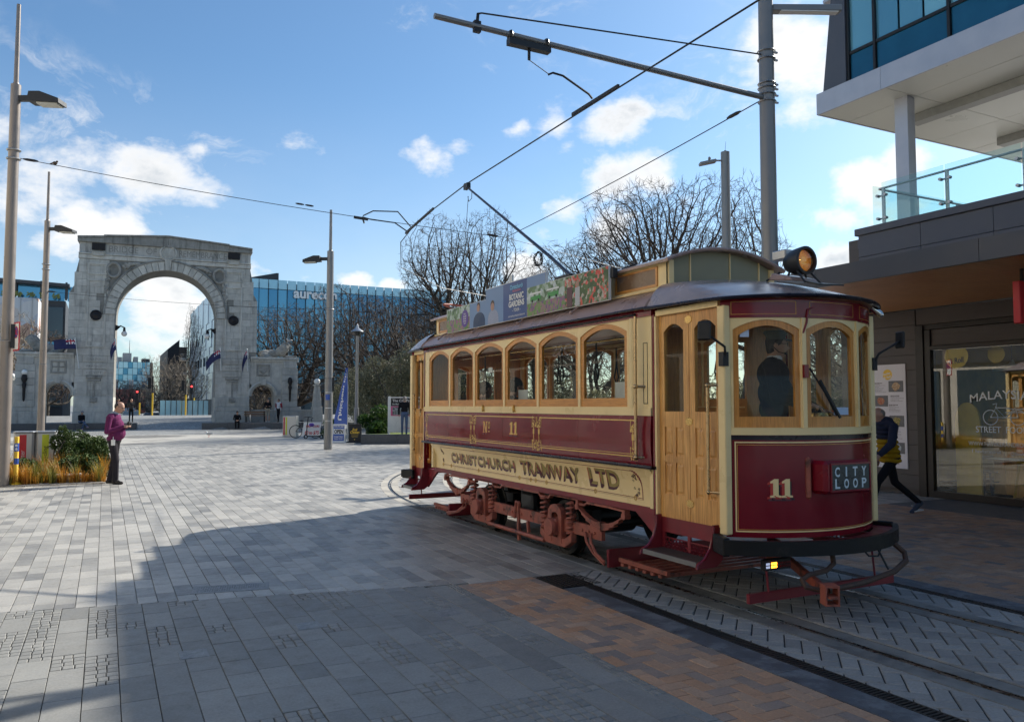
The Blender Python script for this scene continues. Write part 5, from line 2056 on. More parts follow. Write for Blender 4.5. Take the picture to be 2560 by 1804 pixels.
mb.cyl((17.3, 18.9, 9.80), (17.33, 18.9, 10.1), .006, .004, 5)
part('finial', mb, M['dark'], t)
mb = MB()
hx = Vector((-math.cos(YAW), math.sin(YAW), 0))
c0 = Vector((17.3, 18.9, 9.48))
mb.bar(c0 + hx * .1, c0 + hx * .32, .05, .05)
mb.bar(c0 + hx * .3 + Vector((0, 0, -.01)), c0 + hx * .82 + Vector((0, 0, -.12)), .24, .09)
mb.cyl(c0 + hx * .5 + Vector((0, 0, .02)), c0 + hx * .5 + Vector((0, 0, .12)), .05, .04, 10)
part('lamp_head', mb, M['steel_grey'], t, bevel=.015)
mb = MB()
for z in (5.6, 5.7, 5.45, 5.85):
 mb.tube([(17.3 + .17 * math.cos(a), 18.9 + .17 * math.sin(a), z) for a in [2 * PI * i / 16 for i in range(16)]], .016, 5, closed=True)
part('clamp_bands', mb, M['steel_light'], t, smooth=True)
t = thing('park_lamp', 'slim grey park lamp with hat-shaped shade behind the feather flag', 'lamp', (11.0, 38.2, 0))
mb = MB()
mb.tube([(11.0, 38.2, 0), (11.0, 38.2, 1.6), (11.0, 38.2, 1.62), (11.0, 38.2, 5.2)], [.13, .12, .085, .06], 14)
part('post', mb, M['steel_grey'], t, smooth=True)
mb = MB()
mb.lathe([(.02, 5.75), (.05, 5.68), (.07, 5.55), (.30, 5.40), (.31, 5.37), (.10, 5.38)], (11.0, 38.2, 0), 20)
part('lamp_shade', mb, M['steel_light'], t, smooth=True)
mb = MB()
mb.lathe([(.06, 5.15), (.14, 5.26), (.15, 5.36), (.06, 5.37)], (11.0, 38.2, 0), 16)
part('lantern', mb, M['dark'], t, smooth=True)
# ------------------------------------------------------------------ planting bed with bins and bollard
bed_soil = MB()
bed_soil.add([(-6.5, 20.28, .012), (.06, 20.05, .012), (.10, 24.8, .012), (-6.5, 25.2, .012)], [(0, 1, 2, 3)])
structure('garden_bed', bed_soil, mat('bed_gravel', (0.15, 0.13, 0.11), .95, 0, .4, 30, .6, 90, col2=(.35, .33, .30), scale2=22))
mb = MB()
mb.box(-1.0, -.42, 20.55, 20.85, 0.0, .20)
solid('bed_stone', mb, M['conc_pale'], 'pale low stone block lying among the orange grass', 'stone', bevel=.03)
edge = thing('bed_edging', 'narrow pale stone edging along the front of the garden bed', 'edging', (-3, 20.2, 0))
for k in range(7):
 mb = MB()
 a = -6.5 + k * .93
 mb.hexa([(a, 20.24 - .0 * k, -.01), (a + .92, 20.22, -.01), (a + .92, 20.31, -.01), (a, 20.33, -.01), (a, 20.24, .02), (a + .92, 20.22, .02), (a + .92, 20.31, .02), (a, 20.33, .02)])
 part('edging_stone', mb, M['conc_pale'], edge, bevel=.004)
def grass_tufts(seed, pts, blades, h, m_name):
 g_ = np.random.default_rng(seed)
 V, F = [], []
 o = 0
 for (x, y, hs) in pts:
  n = blades
  a = g_.uniform(0, 2 * PI, n)
  r0 = g_.uniform(0, .07, n)
  ln = g_.uniform(.45, 1.1, n) * h * hs
  le = g_.uniform(.08, .55, n) * ln
  b0 = np.stack([x + r0 * np.cos(a), y + r0 * np.sin(a), np.full(n, .01)], 1)
  d = np.stack([np.cos(a), np.sin(a), np.zeros(n)], 1)
  sd_ = np.stack([-np.sin(a), np.cos(a), np.zeros(n)], 1) * g_.uniform(.003, .006, n)[:, None]
  mid = b0 + d * (le * .35)[:, None] + np.stack([np.zeros(n), np.zeros(n), ln * .62], 1)
  tip = b0 + d * le[:, None] + np.stack([np.zeros(n), np.zeros(n), ln * g_.uniform(.85, 1.02, n)], 1)
  vs = np.stack([b0 - sd_, b0 + sd_, mid + sd_ * .8, mid - sd_ * .8, tip], 1).reshape(-1, 3)
  V.append(vs)
  for q in range(n):
   F.append((o + 5 * q, o + 5 * q + 1, o + 5 * q + 2, o + 5 * q + 3))
   F.append((o + 5 * q + 3, o + 5 * q + 2, o + 5 * q + 4))
  o += 5 * n
 me = bpy.data.meshes.new('bed_grass')
 me.from_pydata(np.concatenate(V).tolist(), [], F)
 me.materials.append(m_name)
 return me
M['sedge'] = leaf_mat('orange_sedge', (0.30, 0.10, 0.010), (0.70, 0.38, 0.05), .5, .4)
M['sedge2'] = leaf_mat('green_sedge', (0.09, 0.11, 0.02), (0.40, 0.33, 0.06), .5, .35)
rg = random.Random(4)
pts1, pts2 = [], []
for k in range(420):
 x, y = rg.uniform(-4.6, .02), 20.36 + rg.random() ** 1.6 * 2.2
 if x > -.55 and y > 21.6:
  continue
 if -1.1 < x < -.35 and 20.5 < y < 20.9:
  continue
 hs = .45 + .75 * rg.random() ** 1.5 + (.2 if y > 21 else 0)
 (pts1 if rg.random() < .68 else pts2).append((x, y, hs))
for nm, pts, m_, lb in (('bed_grass', pts1, M['sedge'], 'orange tussock grass filling the garden bed'), ('bed_grass', pts2, M['sedge2'], 'greenish tussock grass mixed into the garden bed')):
 o = link(nm, grass_tufts(7 + len(pts), pts, 46, .50, m_))
 tag(o, lb, 'grass', kind='stuff')
GS = 'leggy green shrubs in the garden bed'
for k, (x, y, h, w_, n, lb) in enumerate(((-.86, 22.3, 1.20, .32, 1100, 'tall leggy shrub just right of the recycling bin'), (-.48, 22.7, 1.08, .40, 1300, 'leggy shrub with bare upright twigs behind the orange grass'),
                                      (-.15, 22.0, .92, .36, 1100, 'rounded green shrub at the bed corner behind the man in purple'), (-.30, 21.2, .62, .34, 900, 'low dark shrub in the orange grass by the man in purple'),
                                      (-1.62, 21.3, .58, .32, 700, 'small shrub in front of the recycling bin'), (-2.45, 21.2, .62, .34, 700, 'small shrub in front of the litter bin beside the bollard'),
                                      (-.75, 21.0, .60, .30, 700, 'small dense shrub between the tussocks'))):
 shrub(lb, 200 + k * 7, [((x, y, h * .62), (w_, w_, h * .42), n * 3), ((x + .1, y, h * .35), (w_ * 1.1, w_ * 1.1, h * .3), n * 2)], M['shrub_leaf'], (x, y, 0), .032, 'bed_shrub', GS)
M['bin_grey'] = mat('brushed_bin_steel', (0.50, 0.50, 0.49), .38, .55, .08, 4, stretch=(20, 20, 1))
for (x0, x1, bandc, txt, tx, lb, tcol) in ((-1.98, -1.53, 'red', 'Litter', .14, 'grey litter bin with a red band reading Litter', 'white'),
                                          (-1.51, -1.06, 'lime', 'Recycling', .14, 'grey recycling bin with a lime band reading Recycling', 'black')):
 if 'lime' not in M:
  M['lime'] = mat('sign_lime', (0.58, 0.62, 0.02), .45, 0, .05)
 t = thing('waste_bin', lb, 'bin', ((x0 + x1) / 2, 23.1, 0), 0, 'pair of bins in the garden bed')
 mb = MB()
 yf = 22.85
 prof = [(x0 + .05, yf), (x1 - .05, yf), (x1, yf + .06), (x1, yf + .5), (x0, yf + .5), (x0, yf + .06)]
 mb.prism(prof, 'z', .0, 1.06)
 part('body', mb, M['bin_grey'], t, bevel=.01)
 mb = MB()
 mb.prism([(p[0] * 1.0 + (.012 if p[0] > (x0 + x1) / 2 else -.012), p[1] + (.012 if p[1] > yf + .3 else -.012)) for p in prof], 'z', 1.062, 1.10)
 part('lid', mb, M['steel_light'], t, bevel=.01)
 mb = MB()
 bx = x0 + .13 if txt == 'Litter' else x0 + .14
 mb.box(bx, bx + .15, yf - .004, yf + .01, .05, 1.02)
 o = part('colour_band', mb, M[bandc], t)
 tm = text_mb(txt, plane_map((bx + .115, yf - .0065, .34 if txt == 'Litter' else .22), (0, 0, 1), (-1, 0, 0)), .14, align='L')
 part('lettering', tm, M[tcol], o)
t = thing('marker_bollard', 'yellow flexible marker post with blue bands and arrow beside the lamp pole', 'bollard', (-1.70, 20.42, 0))
x, y = -1.70, 20.42
mb = MB()
mb.lathe([(.125, 0), (.12, .03), (.06, .07), (.045, .09), (.045, 1.05), (.042, 1.06), (0, 1.06)], (x, y, 0), 18)
part('post', mb, M['yellow'], t, smooth=True)
for (z0, z1) in ((.74, .92), (.46, .59)):
 mb = MB()
 aa = [2 * PI * i / 18 for i in range(19)]
 mb.strip([(x + .047 * math.cos(a), y + .047 * math.sin(a), z0) for a in aa], [(x + .047 * math.cos(a), y + .047 * math.sin(a), z1) for a in aa])
 o = part('blue_band', mb, M['blue'], t, smooth='all')
 if z0 > .6:
  mb = MB()
  for poly in ([(-.018, .765), (.018, .765), (.018, .795), (.028, .795), (0, .825), (-.028, .795), (-.018, .795)], [(-.022, .845), (.022, .845), (.022, .895), (-.022, .895)]):
   mb.add([(x + p[0] * math.cos(0.0), y - .0495, p[1]) for p in poly], [tuple(range(len(poly)))])
  part('arrow_mark', mb, M['white'], o)
# ------------------------------------------------------------------ planter with lawn, map board, boards, flag, bicycles
t = thing('stone_planter', 'low grey granite planter wall edging the lawn in front of the map board', 'planter', (13, 34, 0))
p0, p1 = Vector((10.22, 34.75)), Vector((17.6, 31.9))
u = (p1 - p0).normalized()
nrm = Vector((-u.y, u.x))
for k in range(5):
 a = p0 + u * (k * 1.58 + .004)
 b = p0 + u * ((k + 1) * 1.58 - .004)
 mb = MB()
 mb.hexa([(q.x, q.y, -.02) for q in (a, b, b + nrm * .45, a + nrm * .45)] + [(q.x, q.y, .43) for q in (a, b, b + nrm * .45, a + nrm * .45)])
 part('kerb_block', mb, M['bench'], t, bevel=.01)
lawn = MB()
a, b = p0 + nrm * .4, p1 + nrm * .4
c_, d_ = p1 + nrm * 16 + u * 8, p0 + nrm * 14 + u * 1.0
lawn.add([(q.x, q.y, .38) for q in (a, b, c_, d_)] + [(q.x, q.y, -.02) for q in (a, b, c_, d_)], [(0, 1, 2, 3), (0, 4, 5, 1), (1, 5, 6, 2), (2, 6, 7, 3), (3, 7, 4, 0)])
structure('lawn', lawn, mat('lawn_green', (0.10, 0.15, 0.025), .95, 0, .4, 9, .5, 60, col2=(.16, .2, .035), scale2=2))
t = thing('map_board', 'white freestanding city map board with black heading and pink photo strip', 'notice board', (12.6, 36.6, .38))
bx0, by0 = 11.95, 35.95
u = Vector((.90, -.435, 0)).normalized()
v = Vector((0, 0, 1))
n_ = Vector((u.y, -u.x, 0))     # towards the viewer
n_ = n_ if n_.y < 0 else -n_
o0 = Vector((bx0, by0, .38))
def panel(a0, a1, z0, z1, dep=0.0, th=.012):
 mb = MB()
 q = [o0 + u * a0, o0 + u * a1]
 f = n_ * dep
 bck = n_ * (dep - th)
 mb.hexa([q[0] + f + v * z0, q[1] + f + v * z0, q[1] + bck + v * z0, q[0] + bck + v * z0, q[0] + f + v * z1, q[1] + f + v * z1, q[1] + bck + v * z1, q[0] + bck + v * z1])
 return mb
part('panel', panel(0, 2.6, .08, 1.75, 0, .06), M['white'], t)
for a in (-.08, 2.6):
 part('post', panel(a, a + .1, -.02, 1.78, .02, .1), M['white'], t)
hd = part('heading', panel(.06, 2.55, 1.32, 1.70, .006, .004), M['black'], t)
fm = plane_map(o0 + n_ * .010, u, v)
part('lettering', text_mb('The City Promenade', lambda a, b: fm(.13 + a, 1.52 + b), .17, align='L', bold=.01), M['white'], hd)
part('lettering', text_mb('He Maheko Ota', lambda a, b: fm(.13 + a, 1.38 + b), .10, align='L', bold=.012), M['white'], hd)
M['pink'] = mat('pink_print', (0.62, 0.10, 0.25), .6, 0, .1)
ps = part('photo_strip', panel(.06, 2.55, .86, 1.31, .006, .004), M['pink'], t)
M['photo'] = mat('small_photo_print', (0.30, 0.33, 0.34), .6, 0, .6, 18, col2=(.05, .06, .06), scale2=12)
for k in range(5):
 part('photo', panel(.14 + k * .48, .56 + k * .48, .90, 1.27, .011, .004), M['photo'], ps)
rt = MB()
rr = random.Random(3)
q = [o0 + u * (.7) + v * .3 + n_ * .008]
for k in range(9):
 q.append(q[-1] + u * rr.uniform(-.08, .28) + v * rr.uniform(-.08, .09))
rt.tube(q, .008, 4)
part('map_route', rt, M['pink'], t)
mlines = MB()
for k in range(16):
 a = .2 + rr.random() * 2.0
 z = .15 + rr.random() * .6
 p_ = o0 + u * a + v * z + n_ * .007
 d_ = (u * rr.uniform(-1, 1) + v * rr.uniform(-.6, .6)).normalized() * rr.uniform(.2, .6)
 mlines.bar(p_, p_ + d_, .006, .004, up=n_)
part('map_streets', mlines, M['steel_light'], t)
def a_board(label, x, y, w_, h_, face, texts, frame, base=None, grp='sandwich boards by the lamp pole', border=None):
 t = thing('sandwich_board', label, 'sandwich board', (x, y, 0), 0, grp)
 u = Vector((math.cos(YAW), -math.sin(YAW), 0))
 n_ = Vector((-math.sin(YAW), -math.cos(YAW), 0))
 o = Vector((x, y, 0))
 tilt = .16
 def P(a, b, d=0.0):
  return o + u * a + Vector((0, 0, b)) + n_ * (d - tilt * (b / h_) + tilt)
 for s_ in (1, -1):
  mb = MB()
  def Q(a, b, d):
   p = P(a, b, d)
   return p if s_ > 0 else p - n_ * 2 * ((p - o).dot(n_))
  mb.hexa([Q(-w_ / 2, .03, 0), Q(w_ / 2, .03, 0), Q(w_ / 2, .03, -.03), Q(-w_ / 2, .03, -.03), Q(-w_ / 2, h_, 0), Q(w_ / 2, h_, 0), Q(w_ / 2, h_, -.03), Q(-w_ / 2, h_, -.03)])
  part('board', mb, frame, t, bevel=.008)
 mb = MB()
 f = .035
 mb.hexa([P(-w_ / 2 + f, .09, .004), P(w_ / 2 - f, .09, .004), P(w_ / 2 - f, .09, 0), P(-w_ / 2 + f, .09, 0), P(-w_ / 2 + f, h_ - f, .004), P(w_ / 2 - f, h_ - f, .004), P(w_ / 2 - f, h_ - f, 0), P(-w_ / 2 + f, h_ - f, 0)])
 fc = part('poster', mb, face, t)
 for (tx, z, hh, ww, mm, kw) in texts:
  if tx is None:
   mb = MB()
   mb.hexa([P(-ww / 2, z, .007), P(ww / 2, z, .007), P(ww / 2, z, .004), P(-ww / 2, z, .004), P(-ww / 2, z + hh, .007), P(ww / 2, z + hh, .007), P(ww / 2, z + hh, .004), P(-ww / 2, z + hh, .004)])
   part('printed_band', mb, mm, fc)
  else:
   tm = text_mb(tx, lambda a, b: P(a, z + b, .009), height=hh, width=ww, **kw)
   part('lettering', tm, mm, fc)
 if base:
  mb = MB()
  mb.hexa([P(-w_ / 2 - .1, 0, .12), P(w_ / 2 + .1, 0, .12), P(w_ / 2 + .1, 0, -.5), P(-w_ / 2 - .1, 0, -.5), P(-w_ / 2 - .06, .06, .1), P(w_ / 2 + .06, .06, .1), P(w_ / 2 + .06, .06, -.48), P(-w_ / 2 - .06, .06, -.48)])
  part('base', mb, base, t, bevel=.01)
 return t
a_board('blue and white OPEN board with souvlaki lettering', 9.75, 36.7, .58, .86, M['blue'],
  [('SOUVLAKI', .70, .075, .44, M['white'], dict(bold=.02)), (None, .40, .24, .49, M['white'], {}), ('OPEN', .44, .17, .42, M['black'], dict(bold=.05)),
         ('DIMITRIS', .24, .07, .40, M['white'], dict(bold=.02)), ('GREEK FOOD', .15, .06, .40, M['white'], dict(bold=.02))], M['white'], M['white'])
a_board('black board with gold script lettering beside the OPEN board', 10.42, 36.35, .58, .86, M['black'],
  [('Rock', .56, .11, .24, M['yellow'], dict(shear=.35, bold=.02)), ('Chicken', .42, .14, .42, M['yellow'], dict(shear=.35, bold=.03)),
         (None, .33, .012, .34, M['yellow'], {}), (None, .27, .012, .28, M['yellow'], {}), (None, .14, .03, .05, M['yellow'], {})], M['black'], M['dark'])
t = thing('feather_flag', 'tall blue feather flag with white lettering on a stand', 'flag', (10.12, 37.4, 0))
u = Vector((math.cos(YAW), -math.sin(YAW), 0))
n_ = Vector((-math.sin(YAW), -math.cos(YAW), 0))
o0 = Vector((10.18, 37.4, 0))
mb = MB()
mb.tube([o0 + u * .16, o0 + u * .16 + Vector((0, 0, 2.6)), o0 + u * .10 + Vector((0, 0, 3.35)), o0 + u * .0 + Vector((0, 0, 3.55))], [.018, .016, .012, .008], 8)
mb.bar(o0 + u * -.3 + Vector((0, 0, .02)), o0 + u * .5 + Vector((0, 0, .02)), .05, .03)
part('pole', mb, M['steel_light'], t, smooth=True)
def ff(a, b):
 """a: 0 at the pole .. 1 at the free edge; b: height"""
 wdt = .10 + .52 * max(0, min(1, (3.5 - b) / 2.4))
 return o0 + u * (.145 - a * wdt) + Vector((0, 0, b)) + n_ * (.03 * math.sin(b * 5 + a * 3))
mb = MB()
zs = [.62 + .1 * i for i in range(30)]
for i in range(29):
 for j in range(4):
  zb0 = zs[i] + (.25 * (j / 4) if i == 0 else 0)
  mb.quad(ff(j / 4, zs[i]), ff((j + 1) / 4, zs[i]), ff((j + 1) / 4, zs[i + 1]), ff(j / 4, zs[i + 1]), 1 if zs[i] < .8 else 0)
fl = part('cloth', mb, [M['blue'], M['white']], t, smooth='all', recalc=False)
tm = text_mb('Unichem ph', lambda a, b: ff(.72 - b * .9 if True else 0, 1.02 + a) + n_ * .006, .42, align='L', width=2.25, bold=.03)
part('lettering', tm, M['white'], fl)
def wheel_mb(c, r, ax_u, tube_r=.022, spokes=14):
 mb = MB()
 z = Vector((0, 0, 1))
 mb.tube([c + ax_u * r * math.cos(2 * PI * k / 28) + z * r * math.sin(2 * PI * k / 28) for k in range(28)], tube_r, 6, closed=True)
 return mb
t = thing('bicycle', 'dark bicycle parked behind a white placard near the grey lamp pole', 'bicycle', (9.6, 42.4, 0))
u = Vector((math.cos(YAW), -math.sin(YAW), 0))
c1, c2 = Vector((8.98, 42.5, .35)), Vector((8.98, 42.5, .35)) + u * 1.05
for c in (c1, c2):
 wobj = part('wheel', wheel_mb(c, .33, u), M['black'], t, smooth=True)
 mb = MB()
 for k in range(14):
  a = 2 * PI * k / 14
  mb.tube([c, c + u * .32 * math.cos(a) + Vector((0, 0, .32 * math.sin(a)))], .003, 3, cap=False)
 part('spokes', mb, M['steel_light'], wobj)
mb = MB()
V_ = lambda a, z: c1 + u * a + Vector((0, 0, z - .35))
for pts in ([V_(0, .35), V_(.45, .33), V_(.85, .85), V_(1.05, .35)], [V_(.45, .33), V_(.32, .88)], [V_(.35, .78), V_(.83, .80)], [V_(0, .35), V_(.34, .80)], [V_(.85, .85), V_(.82, 1.02)], [V_(.82, 1.02), V_(.92, 1.08)]):
 mb.tube(pts, .018, 6)
part('frame', mb, M['dark'], t, smooth=True)
mb = MB()
mb.ball(tuple(V_(.31, .92)), (.13, .07, .035), 10, 6)
part('saddle', mb, M['black'], t, smooth=True)
t = thing('kick_scooter', 'dark kick scooter with a purple helmet standing before the bicycle', 'scooter', (9.75, 41.9, 0))
c1 = Vector((9.35, 41.8, .1))
for a in (0, .82):
 part('wheel', wheel_mb(c1 + u * a, .085, u, .03), M['black'], t, smooth=True)
mb = MB()
mb.bar(c1 + u * .1 + Vector((0, 0, .03)), c1 + u * .78 + Vector((0, 0, .03)), .14, .05)
mb.tube([c1 + u * 0.02 + Vector((0, 0, .05)), c1 + u * .12 + Vector((0, 0, 1.02))], .028, 8)
mb.tube([c1 + u * -.08 + n_ * .18 + Vector((0, 0, 1.0)), c1 + u * .12 + Vector((0, 0, 1.03)), c1 + u * .25 - n_ * .18 + Vector((0, 0, 1.0))], .018, 6)
part('frame', mb, M['dark'], t, smooth=True)
mb = MB()
mb.ball(tuple(c1 + u * .32 + n_ * .08 + Vector((0, 0, .62))), (.14, .12, .10), 12, 8)
part('helmet', mb, mat('purple_helmet', (.12, .05, .32), .35), t, smooth=True)
t = thing('tour_placard', 'white leaning placard with red lettering beside the bicycle', 'sign', (9.6, 42.2, 0))
o0 = Vector((9.22, 42.15, .12))
mb = MB()
mb.hexa([o0, o0 + u * .92, o0 + u * .92 - n_ * .02, o0 - n_ * .02] + [q + Vector((0, 0, .72)) - n_ * .1 + u * .08 for q in (o0, o0 + u * .92, o0 + u * .92 - n_ * .02, o0 - n_ * .02)])
part('panel', mb, M['white'], t)
pm = lambda a, b: o0 + u * (a + .08 * b / .72) + Vector((0, 0, b)) + n_ * (.006 - .1 * b / .72)
part('lettering', text_mb('60 to $75', lambda a, b: pm(.5 + a, .1 + b), height=.18, width=.74, bold=.03), M['red'], t)
part('lettering', text_mb('BIKE TOURS', lambda a, b: pm(.5 + a, .46 + b), height=.12, width=.7, bold=.03), M['red'], t)
t = thing('waste_bin', 'pale waste bin with red and lime bands behind the bicycle', 'bin', (9.3, 44.5, 0))
mb = MB()
mb.hexa([Vector((8.75, 44.8, 0)) + u * a + n_ * b for a, b in ((0, 0), (.75, 0), (.75, -.5), (0, -.5))] + [Vector((8.75, 44.8, 1.15)) + u * a + n_ * b for a, b in ((0, 0), (.75, 0), (.75, -.5), (0, -.5))])
part('body', mb, M['bin_grey'], t, bevel=.02)
for a, m_ in ((.04, 'red'), (.16, 'lime')):
 mb = MB()
 q = Vector((8.75, 44.8, .1)) + u * a + n_ * .004
 mb.quad(q, q + u * .08, q + u * .08 + Vector((0, 0, .98)), q + Vector((0, 0, .98)))
 part('colour_band', mb, M[m_], t)
t = thing('slatted_seat', 'brown slatted seat against the wall under the right small arch', 'bench', (10.2, 62.95, .45))
M['seatwood'] = wood_mat('seat_timber', (.30, .16, .08), (.16, .08, .04), 'x')
for k in range(5):
 mb = MB()
 mb.box(9.4, 11.0, 62.6 + k * .09 if k < 3 else 62.9, 62.67 + k * .09 if k < 3 else 62.94, .88 if k < 3 else .98 + (k - 3) * .17, .92 if k < 3 else 1.1 + (k - 3) * .17)
 part('slat', mb, M['seatwood'], t)
for x in (9.5, 10.85):
 mb = MB()
 mb.box(x, x + .06, 62.6, 62.96, .45, .88)
 mb.box(x, x + .06, 62.9, 62.96, .88, 1.3)
 part('leg', mb, M['dark'], t)
def gull(x, y, z, rz, lb):
 t = thing('gull', lb, 'bird', (x, y, z), rz, 'gulls', local=True)
 mb = MB()
 mb.ball((0, 0, .17), (.17, .075, .08), 12, 8)
 mb.ball((.15, 0, .28), (.055, .045, .05), 10, 7)
 mb.tube([(.09, 0, .20), (.14, 0, .27)], [.06, .04], 8)
 part('body', mb, M['white'], t, smooth='all')
 mb = MB()
 for s_ in (-1, 1):
  mb.ball((-.05, s_ * .06, .19), (.19, .02, .06), 10, 6)
 mb.ball((-.20, 0, .17), (.09, .04, .02), 8, 5)
 part('wings', mb, M['steel_light'], t, smooth='all')
 mb = MB()
 mb.tube([(.19, 0, .275), (.25, 0, .265)], [.014, .004], 6)
 for s_ in (-1, 1):
  mb.tube([(0, s_ * .03, .11), (.0, s_ * .03, 0), (.05, s_ * .03, 0)], .007, 5)
 part('beak_and_legs', mb, M['red'], t)
gull(5.1, 46.3, 0, 2.6, 'white gull walking on the open plaza in front of the right bench')
wx, wy, wz = arch_w(A(8.95), .8, 6.72)
gull(wx, wy, wz, 3.0, 'white gull perched on the head of the right lion')
gull(*arch_w(A(-8.75), .9, 6.88), 2.0, 'pale gull perched on the head of the left lion')
mb = MB()
bp_ = sag(A1, J1, .10)[1]
bp_ = A1.lerp(bp_, .9)
mb.ball((bp_.x, bp_.y, bp_.z + .045), (.05, .04, .04), 10, 7)
mb.ball((bp_.x + .04, bp_.y, bp_.z + .085), .024, 8, 6)
mb.tube([(bp_.x - .04, bp_.y, bp_.z + .04), (bp_.x - .10, bp_.y, bp_.z + .015)], [.02, .008], 6)
solid('sparrow', mb, M['twig'], 'small brown bird sitting on the span wire near the first lamp pole', 'bird', smooth=True)
# ------------------------------------------------------------------ road beyond the arch: cars, signals, glass fence
def car(x, y, z, paint, lb, heading=0.0, van=False):
 t = thing('van' if van else 'car', lb, 'van' if van else 'car', (x, y, z), heading, 'vehicles beyond the bridge', local=True)
 hw = .88
 H1 = 1.42 if not van else 2.0
 side = [(-2.1, .35), (-2.15, .75), (-1.95, .92), (-1.15, .98), (-.55, H1 - .02), (.95, H1), (1.75, 1.0), (2.1, .92), (2.15, .4), (2.0, .28), (-1.9, .28)]
 if van:
  side = [(-2.3, .35), (-2.3, .95), (-1.75, 1.15), (-1.2, H1), (2.2, H1), (2.3, 1.8), (2.3, .4), (2.2, .3), (-2.2, .3)]
 mb = MB()
 k = len(side)
 def wdt(zz):
  return hw if zz < 1.0 else hw - (zz - 1.0) * .35
 vs = [(-wdt(p[1]), p[0], p[1]) for p in side] + [(wdt(p[1]), p[0], p[1]) for p in side]
 mb.add(vs, [tuple(range(k)), tuple(range(2 * k - 1, k - 1, -1))] + [(i, (i + 1) % k, k + (i + 1) % k, k + i) for i in range(k)])
 part('body', mb, paint, t, bevel=.03)
 mb = MB()
 if van:
  mb.hexa([(-.78, -1.76, 1.16), (.78, -1.76, 1.16), (.70, -1.24, 1.9), (-.70, -1.24, 1.9), (-.78, -1.79, 1.16), (.78, -1.79, 1.16), (.70, -1.27, 1.9), (-.70, -1.27, 1.9)])
 else:
  mb.hexa([(-.80, -1.13, 1.0), (.80, -1.13, 1.0), (.70, -.57, 1.37), (-.70, -.57, 1.37), (-.80, -1.16, 1.0), (.80, -1.16, 1.0), (.70, -.60, 1.37), (-.70, -.60, 1.37)])
 part('windscreen', mb, M['fglass_dark'], t)
 for sx in (-1, 1):
  for sy in (-1.35, 1.35):
   mb = MB()
   mb.cyl((sx * .68, sy, .31), (sx * .90, sy, .31), .31, .31, 16)
   part('wheel', mb, M['black'], t)
  mb = MB()
  mb.box(sx * .66 - .16, sx * .66 + .16, -2.17, -2.10, .62, .78)
  part('headlight', mb, M['white'], t)
M['car_white'] = mat('white_car_paint', (.65, .66, .67), .25, 0, .04, coat=.5)
M['car_grey'] = mat('grey_car_paint', (.16, .18, .20), .25, .3, .06, coat=.5)
M['car_blue'] = mat('blue_car_paint', (.06, .10, .17), .25, .3, .06, coat=.5)
ZR = terrain(4, 106)
car(2.6, 104.5, ZR, M['car_white'], 'pale van waiting behind the man in purple seen through the arch', 0, True)
car(2.6, 97.8, terrain(3, 97.8), M['car_grey'], 'grey car at the bridge crest in front of the pale van')
car(4.9, 103, terrain(4, 103), M['car_blue'], 'dark blue car beside the pale van')
car(6.4, 98, terrain(4, 98), M['car_blue'], 'dark car right of the yellow signal post')
def signal(x, y, lb, face=-1, red=False, single=False):
 z0 = terrain(x, y)
 t = thing('traffic_signal', lb, 'traffic light', (x, y, z0), 0, 'traffic lights beyond the arch')
 mb = MB()
 mb.cyl((x, y, z0), (x, y, z0 + 2.1), .075, .075, 10)
 part('yellow_post', mb, M['yellow'], t, smooth=True)
 mb = MB()
 mb.cyl((x, y, z0 + 2.1), (x, y, z0 + 3.7), .055, .055, 10)
 part('black_post', mb, M['black'], t, smooth=True)
 mb = MB()
 mb.box(x - .42, x - .12, y - .18, y + .12, z0 + 2.5, z0 + 3.55)
 h = part('signal_head', mb, M['black'], t, bevel=.02)
 if red:
  mb = MB()
  mb.ball((x - .27, y - .19, z0 + 3.3), (.10, .03, .10), 12, 8)
  part('red_lamp', mb, mat('lit_red_lamp', (.6, .02, .02), .4, emit=(1, .05, .05), estr=2.5) if 'lit_red_lamp' not in bpy.data.materials else bpy.data.materials['lit_red_lamp'], h)
signal(3.95, 82.0, 'traffic signal with yellow lower post in the middle of the arch view')
signal(.60, 84.0, 'traffic signal half hidden by the left pier of the arch')
signal(7.2, 86.0, 'traffic signal before the glass fence near the right pier')
signal(8.35, 90.0, 'red traffic light beside the right pier of the arch', red=True)
signal(3.35, 96.0, 'distant traffic signal showing red above the cars', red=True)
t = thing('glass_fence', 'row of tall glass fence panels along the river road', 'fence', (7, 88, 0))
for k in range(9):
 x = 5.0 + k * .52
 z0 = terrain(x, 88.5)
 mb = MB()
 mb.box(x, x + .46, 88.5, 88.53, z0, z0 + 1.7)
 part('pane', mb, M['fglass_pale'], t)
 mb = MB()
 mb.box(x + .47, x + .51, 88.45, 88.55, z0, z0 + 1.8)
 part('post', mb, M['dark'], t)
# ------------------------------------------------------------------ corner building with the street-food shop
M['plank'] = mat('charcoal_weatherboard', (0.085, 0.074, 0.070), .6, 0, .14, 4, .15, 60, stretch=(1, .3, 6))
M['cladgrey'] = mat('slate_cladding_panel', (0.085, 0.09, 0.11), .5, .1, .1, 1.5, .08, 200)
M['fascia'] = mat('slate_fascia', (0.055, 0.062, 0.08), .45, .1, .1, 1.5)
M['slabface'] = mat('ribbed_silver_cladding', (0.46, 0.47, 0.52), .38, .25, .06, 2)
M['soffit_white'] = mat('cream_soffit_panel', (0.62, 0.62, 0.56), .35, 0, .04, .8)
M['soffit_wood'] = wood_mat('soffit_timber', (.62, .30, .13), (.42, .19, .08), 'x', .45, .2, 7)
M['frame_dark'] = mat('bronze_window_frame', (.022, .019, .018), .4, .3, .1)
M['bluepanel'] = mat('blue_spandrel_glass', (.015, .11, .19), .08, .2, .15, 1.2)
